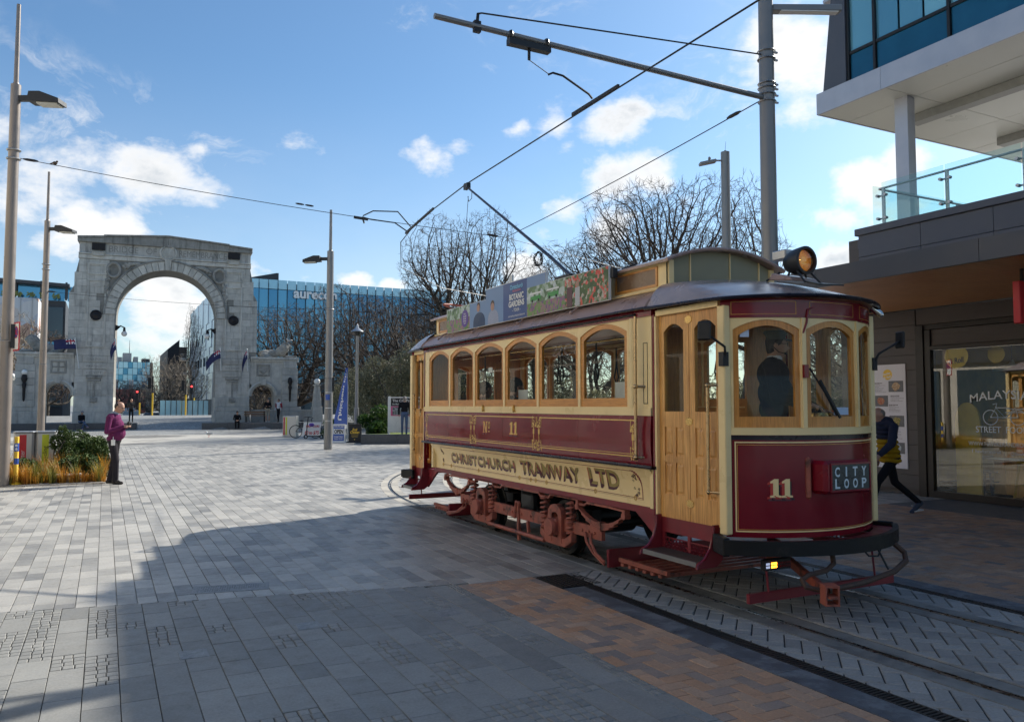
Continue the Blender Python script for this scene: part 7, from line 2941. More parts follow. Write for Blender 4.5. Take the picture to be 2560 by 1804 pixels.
 for (yy, zz) in ((6.53, 1.02), (6.50, .88), (11.58, 1.02), (11.62, .88)):
  for q in range(10):
   a, b_ = yy + rr.uniform(-.03, .05), zz + rr.uniform(-.04, .04)
   c1 = [rm_(a + .014 * math.cos(t_) * (1 - t_ / 8), b_ + .018 * math.sin(t_) * (1 - t_ / 8), .003) for t_ in [k * .7 for k in range(8)]]
   mb.tube(c1, .0022, 3)
 part('rocker_scrolls', mb, M['letter_plum'], tram)
 sgn = -1 if s < 0 else 1
 def tmap(yc, zc, mp, off, du=0.0, dv=0.0):
  return lambda u, v: mp(yc + sgn * (u + du), zc + v + dv, off)
 for k, (txt, yc, wd) in enumerate((('C', 0, 0),)):
  pass
 words = [('CHRISTCHURCH', 11.255, 9.14, .128), ('TRAMWAY', 8.965, 7.56, .152), ('LTD', 7.36, 6.80, .175)]
 for txt, ya, yb, hh in words:
  wd = abs(ya - yb)
  yc = (ya + yb) / 2
  if s > 0:
   yc = 18.06 - yc
  base = .905 if hh < .13 else .90
  for (m_, off, du, dv) in (('letter_plum', .0008, -.022, -.030), ('letter_plum', .0012, -.012, -.020), ('letter_red', .0016, -.016, -.004), ('letter_plum', .0020, -.003, -.003), ('letter_green', .0026, 0, 0)):
   tm = text_mb(txt, tmap(yc, base, rm_, off, du, dv), height=hh, width=wd, bold=.022 if m_ != 'letter_plum' or off < .0018 else .036, space=1.08)
   part('lettering', tm, M[m_], tram, recalc=False)
 ONE = [(0.0, 0.0), (.62, 0), (.62, .10), (.47, .13), (.47, 1.0), (.24, 1.0), (.02, .86), (.02, .76), (.17, .78), (.17, .13), (0, .10)]
 NN = [[(0, 0), (.30, 0), (.30, .08), (.21, .10), (.21, 1.0), (.02, 1.0), (0, .92), (.09, .88), (.09, .10), (0, .08)],
          [(.62, 0), (.79, 0), (.79, .9), (.88, .92), (.88, 1.0), (.58, 1.0), (.58, .92), (.67, .90), (.67, .10)],
          [(.10, 1.0), (.27, 1.0), (.79, 0), (.60, 0)]]
 def put(polys, yc, zc, hgt, mp, ids, sx=1.0):
  for (m_, off, du, dv) in ids:
   mbn = MB()
   for poly in polys:
    pts = [(p[0] * hgt * sx + du, p[1] * hgt + dv) for p in poly]
    mbn.add([mp(yc + sgn * u, zc + v, off) for u, v in pts], [tuple(range(len(pts)))])
   part('figure', mbn, M[m_], tram, recalc=False)
 LAY = (('letter_plum', .0024, -.018, -.028), ('letter_red', .0028, -.014, -.006), ('gold', .0034, 0, 0))
 y_no = 9.98 if s < 0 else 18.06 - 9.98
 put(NN, y_no, 1.372, .155, wm, LAY)
 mbn = MB()
 oy = y_no + sgn * .19
 for k in range(14):
  a0, a1 = 2 * PI * k / 14, 2 * PI * (k + 1) / 14
  mbn.quad(*[wm(oy + sgn * r_ * .75 * math.cos(a), 1.475 + r_ * 1.2 * math.sin(a), .0034) for r_, a in ((.042, a0), (.042, a1), (.026, a1), (.026, a0))])
 shell(mbn, wm, oy - .03, oy + .03, 1.385, 1.397, .0028, .0034, 1, 1)
 part('figure', mbn, M['gold'], tram, recalc=False)
 y1_ = 9.17 if s < 0 else 18.06 - 9.17
 put([ONE], y1_, 1.372, .16, wm, LAY)
 put([ONE], y1_ + sgn * .115, 1.372, .16, wm, LAY)
 for yy in (9.05, 9.98):
  mb = MB()
  mb.box(min(SX(s, .02), SX(s, .05)), max(SX(s, .02), SX(s, .05)), yy - .012, yy + .012, 1.665, 1.75)
  mb.box(min(SX(s, .02), SX(s, .035)), max(SX(s, .02), SX(s, .035)), yy - .035, yy + .035, 1.66, 1.68)
  part('window_catch', mb, M['brass'], tram, bevel=.003)
 mb = MB()
 mb.tube([(SX(s, .07), 6.36, 2.62), (SX(s, .075), 6.36, 2.5), (SX(s, .075), 6.36, 1.22)], .017, 10)
 for z in (1.24, 1.93):
  mb.ball((SX(s, .075), 6.36, z), .028, 10, 7)
  mb.tube([(SX(s, .075), 6.36, z), (SX(s, .0), 6.30, z)], .014, 8)
 part('grab_rail', mb, M['brassrail'], tram, smooth=True)
# ------------------------------------------------------------------ roof
EV = .085
prof = [(-HW - EV, 2.685), (-HW - .04, 2.755), (-HW + .07, 2.832), (-.71, 2.895)]
for s in (-1, 1):
 mb = MB()
 rows_ = [[(TX - s * p[0] if s > 0 else TX + p[0], y, p[1]) for p in prof] for y in (BODY0, 7.8, 9.4, 11, BODY1)]
 for i in range(4):
  mb.strip(rows_[i], rows_[i + 1])
 part('lower_roof', mb, M['roofpaint'], tram, smooth='all')
 mb = MB()
 for yy in (7.6, 8.9, 10.3, 11.6):
  pts = [(TX + s * q, yy, z) for q, z in ((.93, 2.80), (.86, 2.86), (.80, 2.885))]
  mb.tube(pts, .012, 6)
  mb.ball((TX + s * .95, yy, 2.79), .022, 8, 6)
 part('roof_brackets', mb, M['roofpaint'], tram, smooth=True)
 mb = MB()
 cs = lambda u, v, o: (TX + s * (.71 + o), u, v)
 shell(mb, cs, BODY0, BODY1, 2.88, 3.17, -.03, 0, 2, 1)
 part('clerestory_side', mb, M['cream'], tram)
 for k in range(7):
  y0 = 6.33 + k * .85
  mb = MB()
  ring(mb, cs, rect_loop(y0, y0 + .74, 2.935, 3.135), rect_loop(y0 + .03, y0 + .71, 2.96, 3.115), .0, .012)
  o = part('clerestory_light', mb, M['oak_h'], tram)
  mb = MB()
  pane(mb, cs, rect_loop(y0 + .03, y0 + .71, 2.96, 3.115), .004)
  part('pane', mb, M['clerglass'], o)
 mb = MB()
 mb.tube([(TX + s * .74, BODY0 - .0, 2.90), (TX + s * .74, BODY1, 2.90)], .014, 6)
 part('clerestory_sill', mb, M['cream'], tram, smooth=True)
mb = MB()
def crown(x):
 return 3.175 + .165 * (1 - (x / .78) ** 2) ** 1.0
xs_ = [-.78 + 1.56 * i / 16 for i in range(17)]
ya, yb = BODY0 - .09, BODY1 + .09
top0 = [(TX + x, ya, crown(x) + .0) for x in xs_]
top1 = [(TX + x, yb, crown(x) + .0) for x in xs_]
mb.slabstrip(top0, top1, (0, 0, -.028))
part('clerestory_roof', mb, M['roofpaint'], tram, smooth=True)
for tp_ in (top0, top1):
 mb = MB()
 mb.tube([(p[0], p[1], p[2] - .012) for p in tp_], .020, 6)
 part('roof_edge_moulding', mb, M['roofpaint'], tram, smooth=True)
for end, yy in ((0, BODY0), (1, BODY1)):
 mb = MB()
 lo_ = [(TX + x * .92, yy, 2.88) for x in xs_]
 hi_ = [(TX + x * .92, yy, crown(x) - .02) for x in xs_]
 mb.strip(lo_, hi_)
 part('clerestory_bulkhead', mb, M['greengrey'], tram)
 mb = MB()
 d = -.012 if end == 0 else .012
 for x in (-.42, .1, .5):
  mb.box(TX + x - .006, TX + x + .006, min(yy, yy + d), max(yy, yy + d), 2.9, crown(x) - .03)
 part('bulkhead_batten', mb, M['cream'], tram)
 mb = MB()
 for x in (-.70, .64):
  mb.box(TX + x, TX + x + .06, min(yy, yy + d * 2), max(yy, yy + d * 2), 2.88, 3.18)
 part('corner_post', mb, M['cream'], tram)
for end in (0, 1):
 mir = (lambda y: y) if end == 0 else (lambda y: (BODY0 + BODY1) - y if False else 2 * YM - y)
 yb_ = BODY0 if end == 0 else 2 * YM - BODY1
 ev = []
 n1 = 5
 for i in range(n1):
  ev.append((TX - HW - EV, yb_ + (Y5 + .02 - yb_) * i / n1, 2.685 - .02 * i / n1))
 n2 = 24
 for i in range(n2 + 1):
  ph = -PHI + 2 * PHI * i / n2
  x, y, _ = vp(ph, 0, .10)
  ev.append((x, y, 2.66 + .025 * math.cos(ph / PHI * PI / 2)))
 for i in range(n1 - 1, -1, -1):
  p = ev[i]
  ev.append((2 * TX - p[0], p[1], p[2]))
 K = 9
 rows_ = []
 for k in range(K + 1):
  t_ = k / K
  row = []
  for (x, y, z) in ev:
   xi = TX + (x - TX) * .73
   yi = yb_ - .0
   zi = 2.935 + .055 * (1 - ((xi - TX) / .73) ** 2)
   zz = z + (zi - z) * math.sin(t_ * PI / 2)
   row.append((x + (xi - x) * t_, (y + (yi - y) * t_) if end == 0 else 2 * YM - (y + (yi - y) * t_), zz))
  rows_.append(row)
 mb = MB()
 for k in range(K):
  mb.strip(rows_[k], rows_[k + 1])
 part('platform_hood', mb, M['hoodpaint'], tram, smooth='all')
 mb = MB()
 mb.tube([(p[0], p[1] if end == 0 else 2 * YM - p[1], p[2] - .006) for p in ev], .017, 8)
 part('hood_gutter', mb, M['navy'], tram, smooth=True)
 mb = MB()
 pts = [(TX + p[0], BODY0 if end == 0 else BODY1, p[1] + .004) for p in prof]
 mb.tube(pts, .016, 6)
 mb.tube([(2 * TX - p[0], p[1], p[2]) for p in pts], .016, 6)
 part('roof_rib', mb, M['roofpaint'], tram, smooth=True)
 mb = MB()
 mb.add([(p[0] + (TX - p[0]) * .12, (p[1] if end == 0 else 2 * YM - p[1]), 2.655) for p in ev], [tuple(range(len(ev)))])
 part('platform_ceiling', mb, M['ceiling'], tram)
# ------------------------------------------------------------------ bowed platform ends
WIN = [(phix(4.755), phix(5.245)), (-.238, .238), (phix(5.955), phix(6.445))]
for end in (0, 1):
 vm = lambda u, v, o, end=end: vp(u, v, o, end)
 mb = MB()
 shell(mb, vm, -PHI, PHI, .64, 1.495, -.035, 0, 26, 1)
 dash = part('dash_panel', mb, M['maroon'], tram, smooth=True)
 mb = MB()
 shell(mb, vm, -PHI + .012, PHI - .012, 1.455, 1.492, .0005, .003, 26, 1)
 shell(mb, vm, -PHI + .006, -PHI + .04, .66, 1.455, .0005, .003, 2, 1)
 shell(mb, vm, PHI - .04, PHI - .006, .66, 1.455, .0005, .003, 2, 1)
 part('dash_edging', mb, M['navy'], tram, recalc=False)
 mb = MB()
 a, c = -PHI + .062, PHI - .062
 for (i0, th_, mi) in ((0.0, .011, 0), (.018, .005, 1)):
  da = i0 / VR
  for (u0, u1, v0, v1) in ((a + da, c - da, 1.430 - i0, 1.430 - i0 + th_), (a + da, c - da, .685 + i0, .685 + i0 + th_), (a + da, a + da + th_ / VR, .685 + i0, 1.43 - i0), (c - da - th_ / VR, c - da, .685 + i0, 1.43 - i0)):
   shell(mb, vm, u0, u1, v0, v1, .0006, .002, 26 if u1 - u0 > .2 else 1, 1, mi)
 part('dash_lining', mb, [M['cream'], M['gold_line']], tram, recalc=False)
 mb = MB()
 shell(mb, vm, -PHI - .01, PHI + .01, 1.497, 1.555, -.03, .016, 26, 1)
 part('belt_rail', mb, M['cream'], tram, smooth=True)
 edges = [-PHI, (WIN[0][1] + WIN[1][0]) / 2, (WIN[1][1] + WIN[2][0]) / 2, PHI]
 for i in range(3):
  outer = rect_loop(edges[i], edges[i + 1], 1.556, 2.492)
  fo = arch_loop(WIN[i][0], WIN[i][1], 1.560, 2.395, 2.475)
  d = .045 / VR
  fi = arch_loop(WIN[i][0] + d, WIN[i][1] - d, 1.652, 2.345, 2.425)
  mb = MB()
  ring(mb, vm, outer, fo, -.035, .004)
  part('window_surround', mb, M['cream'], tram)
  mb = MB()
  ring(mb, vm, fo, fi, -.04, -.008)
  w_ = part('window', mb, M['oak'], tram)
  mb = MB()
  pane(mb, vm, fi, -.024)
  part('pane', mb, M['frost'], w_)
  if i < 2:
   mb = MB()
   e = edges[i + 1]
   shell(mb, vm, e - .014, e + .014, 1.556, 2.492, .004, .018, 2, 1)
   part('window_post', mb, M['cream'], tram)
 for e in (-PHI, PHI):
  mb = MB()
  x, y, _ = vp(e, 0, .004, end)
  mb.box(x - .035, x + .035, y - .045, y + .045, .66, 2.60)
  part('corner_post', mb, M['cream'], tram, bevel=.008)
 mb = MB()
 shell(mb, vm, -PHI - .02, PHI + .02, 2.493, 2.655, -.04, .012, 26, 1)
 part('destination_fascia', mb, M['maroon'], tram, smooth=True)
 mb = MB()
 for i in range(3):
  u0, u1 = edges[i] + .05, edges[i + 1] - .05
  for (a, c, v0, v1) in ((u0, u1, 2.628, 2.632), (u0, u1, 2.520, 2.524), (u0, u0 + .004, 2.52, 2.632), (u1 - .004, u1, 2.52, 2.632)):
   shell(mb, vm, a, c, v0, v1, .0125, .0138, 8 if c - a > .1 else 1, 1)
 part('fascia_lining', mb, M['gold_line'], tram, recalc=False)
 sg = 1 if end == 0 else -1
 c11 = phix(4.985)
 for k in (0, 1):
  for (m_, off, du, dv) in (('navy', .0022, .014, -.022), ('letter_plum', .0024, -.012, -.028), ('letter_red', .0028, -.024, -.012), ('cream', .0034, 0, 0)):
   mbn = MB()
   pts = [((p[0] * .155 + k * .098 + du), p[1] * .155 + dv) for p in ONE]
   mbn.add([vp(c11 + u / VR if end == 0 else -(c11 + u / VR), .975 + v, off, end) for u, v in pts], [tuple(range(len(pts)))])
   part('figure', mbn, M[m_], tram, recalc=False)
 mb = MB()
 vf = lambda u, v, o, end=end: vp(u, v, o, end)
 shell(mb, vf, -PHI * 1.0, PHI * 1.0, .525, .642, .165, .215, 30, 1)
 part('fender', mb, M['fender_black'], tram, smooth=True, bevel=.012)
 mb = MB()
 shell(mb, vf, -PHI, PHI, .60, .615, .0, .17, 30, 1)
 part('platform_edge', mb, M['maroon_dull'], tram, smooth=True)
 mb = MB()
 for ph in (-.45, 0, .45):
  p0 = Vector(vp(ph, .58, -.25, end))
  p1 = Vector(vp(ph, .58, .17, end))
  mb.bar(p0, p1, .05, .06)
 part('fender_bracket', mb, M['maroon_dull'], tram)
 for sx_ in (-1, 1):
  mb = MB()
  p = vp(sx_ * PHI, .58, .195, end)
  y_in = 5.30 if end == 0 else 2 * YM - 5.30
  mb.bar((p[0] - sx_ * .02, p[1], .58), (SX(sx_, .02), y_in, .58), .06, .15)
  part('fender_end', mb, M['fender_black'], tram, bevel=.01)
def door(s, y0, y1, end, glass_full=True):
 """pair of panelled leaves between y0 (towards the tram's end) and y1"""
 ymid = (y0 + y1) / 2
 dm = lambda u, v, o: (SX(s, o), u, v)
 for (a, c) in ((y0, ymid - .003), (ymid + .003, y1)):
  w_ = abs(c - a)
  st = min(.075, w_ * .18)
  outer = rect_loop(a, c, 1.60, 2.60)
  gl = arch_loop(a + st, c - st, 1.69, 2.44, 2.51)
  mb = MB()
  ring(mb, dm, outer, gl, -.065, -.028)
  shell(mb, dm, a, c, .70, 1.60, -.065, -.038, 1, 1)
  for (u0, u1) in ((a, a + st), (c - st, c), ((a + c) / 2 - .02, (a + c) / 2 + .02)):
   shell(mb, dm, u0, u1, .70, 1.60, -.038, -.028, 1, 1)
  for (v0, v1) in ((.70, .92), (1.215, 1.275), (1.545, 1.60)):
   shell(mb, dm, a + st, c - st, v0, v1, -.038, -.0285, 1, 1)
  leaf = part('door', mb, M['door_oak'], tram)
  for (u0, u1) in ((a + st, (a + c) / 2 - .02), ((a + c) / 2 + .02, c - st)):
   for (v0, v1) in ((.92, 1.215), (1.275, 1.545)):
    mb = MB()
    m_ = .018
    if u1 - u0 < .05:
     m_ = .008
    mb.hexa([dm(u0 + m_, v0 + m_, -.037), dm(u1 - m_, v0 + m_, -.037), dm(u1 - m_, v1 - m_, -.037), dm(u0 + m_, v1 - m_, -.037),
                         dm(u0 + 2 * m_, v0 + 2 * m_, -.030), dm(u1 - 2 * m_, v0 + 2 * m_, -.030), dm(u1 - 2 * m_, v1 - 2 * m_, -.030), dm(u0 + 2 * m_, v1 - 2 * m_, -.030)])
    part('door_panel', mb, M['door_oak'], leaf)
  mb = MB()
  pane(mb, dm, gl, -.045)
  part('pane', mb, M['frost'], leaf)
 for z in (.86, 1.60, 2.53):
  mb = MB()
  pts = [(ymid + .055 * math.cos(2 * PI * k / 12) * (1 if k % 2 else .75), z + .035 * math.sin(2 * PI * k / 12)) for k in range(12)]
  mb.prism([(p[0], p[1]) for p in pts], 'x', min(SX(s, -.03), SX(s, -.022)), max(SX(s, -.03), SX(s, -.022)))
  part('door_plate', mb, M['brass'], tram)
 mb = MB()
 shell(mb, dm, min(y0, y1) - .0, max(y0, y1) + .0, 2.602, 2.655, -.05, .014, 1, 1)
 part('door_header', mb, M['cream'], tram)
 mb = MB()
 ye = y1 + (.0 if end == 0 else -.0)
 for q, m0 in ((0, 0),):
  lo, hi = (y1 + .002, y1 + .028) if end == 0 else (y1 - .028, y1 - .002)
  shell(mb, dm, lo, hi, .70, 2.60, -.05, .008, 1, 1)
 part('door_post', mb, M['cream'], tram)
 mb = MB()
 lo, hi = (y1 + .03, y1 + .052) if end == 0 else (y1 - .052, y1 - .03)
 shell(mb, dm, lo, hi, .70, 2.62, -.05, .012, 1, 1)
 part('door_beading', mb, M['maroon'], tram)
 mb = MB()
 yr = y0 + (.10 if end == 0 else -.10)
 mb.tube([(SX(s, .05), yr, 1.0), (SX(s, .05), yr, 1.92)], .016, 10)
 for z in (1.0, 1.92):
  mb.tube([(SX(s, .05), yr, z), (SX(s, .0), y0, z)], .012, 8)
  mb.ball((SX(s, .05), yr, z), .022, 10, 7)
 part('door_rail', mb, M['brassrail'], tram, smooth=True)
def step(s, y0, y1):
 dm = lambda u, v, o: (SX(s, o), u, v)
 t0, t1 = min(y0, y1), max(y0, y1)
 mb = MB()
 shell(mb, dm, t0, t1, .56, .70, -.06, -.03, 1, 1)
 n = int((t1 - t0) / .052)
 shell(mb, dm, t0, t1, .505, .515, -.05, -.035, 1, 1)
 for u in (t0, (t0 + t1) / 2 - .02, t1 - .04):
  shell(mb, dm, u, u + .04, .42, .56, -.05, -.033, 1, 1)
 for r_ in range(3):
  for k in range(n):
   u = t0 + .03 + k * .052 + (.026 if r_ % 2 else 0)
   z = .49 - r_ * .030
   mb.tube([dm(u + .024 * math.cos(2 * PI * q / 6 + .5), z + .018 * math.sin(2 * PI * q / 6 + .5), -.042) for q in range(6)], .005, 3, closed=True)
 part('step_riser', mb, M['maroon_dull'], tram)
 mb = MB()
 for k in range(7):
  o0 = -.03 + k * .031
  shell(mb, dm, t0 + .01, t1 - .01, .385, .412, o0, o0 + .024, 1, 1)
 part('step_tread', mb, mat('worn_tread', (.06, .045, .04), .5, 0, .3, 12) if 'worn_tread' not in bpy.data.materials else bpy.data.materials['worn_tread'], tram)
 mb = MB()
 shell(mb, dm, t0 + .01, t1 - .01, .372, .414, .188, .205, 1, 1)
 part('step_nosing', mb, M['steel_grey'], tram)
 for u in (t0 - .02, t1):
  mb = MB()
  prf = [(-.07, .72), (.02, .72), (.03, .62), (.06, .52), (.12, .44), (.205, .395), (.21, .36), (.0, .365), (-.07, .42)]
  pts = [(SX(s, a), b_) for a, b_ in prf]
  mb.prism([(p[0], p[1]) for p in pts], 'y', u, u + .02)
  part('step_bracket', mb, M['maroon_dull'], tram, bevel=.004)
  mb = MB()
  mb.tube([(SX(s, a + .004), u + .01, b_) for a, b_ in prf[1:7]], .013, 6)
  part('bracket_bead', mb, M['maroon'], tram, smooth=True)
for s in (-1, 1):
 door(s, 5.245, 6.115, 0)
 step(s, 5.33, 6.10)
 door(s, 12.80, 12.36, 1)
 step(s, 12.34, 12.80)
 mb = MB()
 mb.prism([(6.12, .70), (6.6, .70), (6.12, .40)], 'x', min(SX(s, -.10), SX(s, -.07)), max(SX(s, -.10), SX(s, -.07)))
 mb.prism([(12.35, .70), (11.9, .70), (12.35, .40)], 'x', min(SX(s, -.10), SX(s, -.07)), max(SX(s, -.10), SX(s, -.07)))
 part('platform_knee', mb, M['maroon_dull'], tram)
# ------------------------------------------------------------------ headlamp, mirrors, wiper, destination box, lights
LY = 5.16
mb = MB()
mb.lathe([(.035, LY + .17), (.085, LY + .13), (.118, LY + .05), (.128, LY - .04), (.128, LY - .075), (.105, LY - .078), (.100, LY - .03), (.03, LY + .06)], (TX, 0, 3.055), 28, 0, 'y')
hl = part('headlamp', mb, M['dark'], tram, smooth=True)
lens = glass_mat('lamp_lens', (.95, .78, .5), 1.2)
mb = MB()
mb.ball((TX, LY - .055, 3.055), (.104, .022, .104), 20, 10)
part('lens', mb, lens, hl, smooth='all')
mb = MB()
mb.lathe([(.098, LY - .035), (.06, LY + .02), (.01, LY + .05)], (TX, 0, 3.055), 24, 0, 'y')
part('reflector', mb, mat('warm_reflector', (.75, .55, .32), .2, .9, emit=(1.0, .45, .12), estr=.12), hl, smooth=True)
mb = MB()
mb.ball((TX - .045, LY - .02, 3.06), .016, 8, 6)
part('bulb', mb, mat('lit_bulb', (1, .7, .3), .4, emit=(1.0, .55, .15), estr=14), hl)
mb = MB()
mb.box(TX - .05, TX + .05, LY + .13, LY + .30, 3.10, 3.19)
part('terminal_box', mb, M['steel_light'], hl, bevel=.01)
mb = MB()
for (dx, dy) in ((-.12, .10), (.12, .10), (-.10, -.08), (.10, -.08), (-.16, .32)):
 mb.tube([(TX + dx, LY + dy - .06, 2.84 + (.06 if dy > 0 else 0)), (TX + dx * .8, LY + dy * .4, 2.96)], .010, 6)
part('lamp_stand', mb, M['dark'], tram, smooth=True)
mb = MB()
mb.hexa([(TX - .18, LY - .06, 2.86), (TX + .18, LY - .06, 2.86), (TX + .18, LY + .22, 2.90), (TX - .18, LY + .22, 2.90), (TX - .16, LY - .03, 2.90), (TX + .16, LY - .03, 2.90), (TX + .16, LY + .20, 2.965), (TX - .16, LY + .20, 2.965)])
part('lamp_plinth', mb, M['roofpaint'], tram, bevel=.01)
mb = MB()
mb.hexa([(TX - .05, LY - .24, 2.80), (TX + .30, LY - .22, 2.82), (TX + .28, LY - .06, 2.85), (TX - .05, LY - .08, 2.85), (TX - .05, LY - .24, 2.815), (TX + .30, LY - .22, 2.835), (TX + .28, LY - .06, 2.865), (TX - .05, LY - .08, 2.865)])
part('lamp_visor', mb, M['dark'], tram)
mb = MB()
mb.tube([(5.55, 4.83, 2.66), (5.31, 4.825, 2.56), (5.29, 4.82, 2.45), (5.265, 4.84, 2.36)], .009, 6)
part('signal_cord', mb, M['maroon_dull'], tram, smooth=True)
mb = MB()
mb.tube([(6.36, 5.02, 2.66), (6.42, 4.98, 2.60)], [.03, .035], 12)
mb.ball((6.42, 4.97, 2.59), .03, 10, 7)
part('marker_lamp', mb, M['chrome'], tram, smooth=True)
for s in (-1, 1):
 mb = MB()
 p0 = Vector((SX(s, .03), 5.16, 2.16))
 mb.box(p0.x - .03, p0.x + .03, p0.y - .03, p0.y + .03, 2.08, 2.20)
 mb.tube([p0 + Vector((0, -.02, .0)), p0 + Vector((s * .03, -.05, .08)), p0 + Vector((s * .20 if s < 0 else .26, .0 if s < 0 else -.1, .20))], .011, 8)
 part('mirror_arm', mb, M['black'], tram, smooth=True)
 mb = MB()
 c = p0 + Vector((s * .205 if s < 0 else .27, .0 if s < 0 else -.1, .215))
 u = Vector((.62, -.78, 0)) if s < 0 else Vector((.3, .95, 0))
 v = Vector((.05, 0, 1)).normalized()
 n_ = u.cross(v).normalized()
 hw_, hh_ = .056, .08
 q = [c - u * hw_ - v * hh_, c + u * hw_ - v * hh_, c + u * hw_ + v * hh_, c - u * hw_ + v * hh_]
 mb.hexa([p - n_ * .018 for p in q] + [p + n_ * .018 for p in q])
 part('mirror', mb, M['black'], tram, bevel=.01)
mb = MB()
w0, w1 = Vector(vp(phix(5.32), 2.06, .02)), Vector(vp(phix(5.60), 1.66, .015))
mb.tube([w0, w0.lerp(w1, .5) + Vector((0, -.015, 0)), w1], .008, 6)
mb.bar(w0.lerp(w1, .25) + Vector((0.02, -.02, 0)), w1 + Vector((.03, -.01, -.02)), .014, .02)
part('wiper', mb, M['black'], tram, smooth=True)
mb = MB()
e = (WIN[0][1] + WIN[1][0]) / 2
shell(mb, vp, e - .016, e + .016, 1.98, 2.09, .018, .05, 2, 1)
part('door_catch', mb, M['maroon'], tram, bevel=.006)
mb = MB()
shell(mb, vp, phix(4.80), phix(4.86), 2.33, 2.40, -.019, -.017, 2, 1)
part('window_sticker', mb, mat('pale_sticker', (.45, .55, .70), .5), tram)
mb = MB()
shell(mb, vp, phix(5.60), phix(5.80), 1.665, 1.73, -.017, -.015, 2, 1)
part('window_sticker', mb, bpy.data.materials['pale_sticker'], tram)
bx0, bx1, bz0, bz1 = 5.33, 5.90, .985, 1.305
yf = 4.69
mb = MB()
n_ = 8
prf = []
for k in range(n_ + 1):
 a = PI / 2 * k / n_
 prf.append((4.90, bz1))
mb.box(bx0, bx1, yf, 4.93, bz0 + .02, bz1 - .02)
db = part('destination_box', mb, M['maroon'], tram, bevel=.03)
mb = MB()
mb.hexa([(bx0 - .055, yf + .13, bz0 - .03), (bx0 - .002, yf + .13, bz0 - .03), (bx0 - .002, 4.93, bz0 - .03), (bx0 - .055, 4.93, bz0 - .03), (bx0 - .055, yf + .13, bz1 + .01), (bx0 - .002, yf + .13, bz1 + .01), (bx0 - .002, 4.93, bz1 + .01), (bx0 - .055, 4.93, bz1 + .01)])
part('end_casting', mb, M['oxide'], db, bevel=.022)
mb = MB()
for z in (bz0 + .03, (bz0 + bz1) / 2, bz1 - .05):
 mb.ball((bx0 - .058, yf + .20, z), .014, 8, 6)
part('rivets', mb, M['oxide'], db, smooth=True)
mb = MB()
mb.box(bx0 + .07, bx1 - .045, yf - .003, yf + .002, bz0 + .055, bz1 - .055)
blind = part('blind', mb, mat('destination_blind', (.014, .028, .034), .3, 0, .2, 10), db)
mb = MB()
for (a, c, d_, e_) in ((bx0 + .055, bx1 - .03, bz0 + .04, bz0 + .055), (bx0 + .055, bx1 - .03, bz1 - .055, bz1 - .04), (bx0 + .055, bx0 + .07, bz0 + .055, bz1 - .055), (bx1 - .045, bx1 - .03, bz0 + .055, bz1 - .055)):
 mb.box(a, c, yf - .008, yf + .002, d_, e_)
part('blind_frame', mb, M['maroon'], db)
bw = mat('blind_lettering', (.62, .70, .74), .6, 0, .05)
for txt, z in (('CITY', bz0 + .168), ('LOOP', bz0 + .070)):
 cw = (bx1 - .06 - (bx0 + .08)) / 4
 for k, ch in enumerate(txt):
  xc = bx0 + .08 + cw * (k + .5)
  tm = text_mb(ch, lambda u, v: (xc + u, yf - .0045, z + v), height=.078, width=.018 if ch == 'I' else .058, bold=.03)
  part('lettering', tm, bw, blind, recalc=False)
mb = MB()
mb.box(4.86, 5.16, 4.92, 4.97, .385, .475)
lc = part('lamp_cluster', mb, M['black'], tram, bevel=.006)
amber = mat('lit_amber_led', (.8, .3, .02), .4, emit=(1, .32, .02), estr=5)
whiteled = mat('white_led', (.55, .60, .72), .3, emit=(.6, .7, 1), estr=.35)
redled = mat('dark_red_lens', (.12, .008, .01), .3)
for i in range(3):
 for j in range(2):
  for (x0, m_) in ((4.877, whiteled), (4.935, amber), (5.03, redled), (5.085, redled)):
   if m_ is whiteled and i > 1:
    continue
   mb = MB()
   x_ = x0 + i * .022
   z_ = .405 + j * .026
   mb.box(x_, x_ + .016, 4.916, 4.921, z_, z_ + .018)
   part('led', mb, m_, lc)
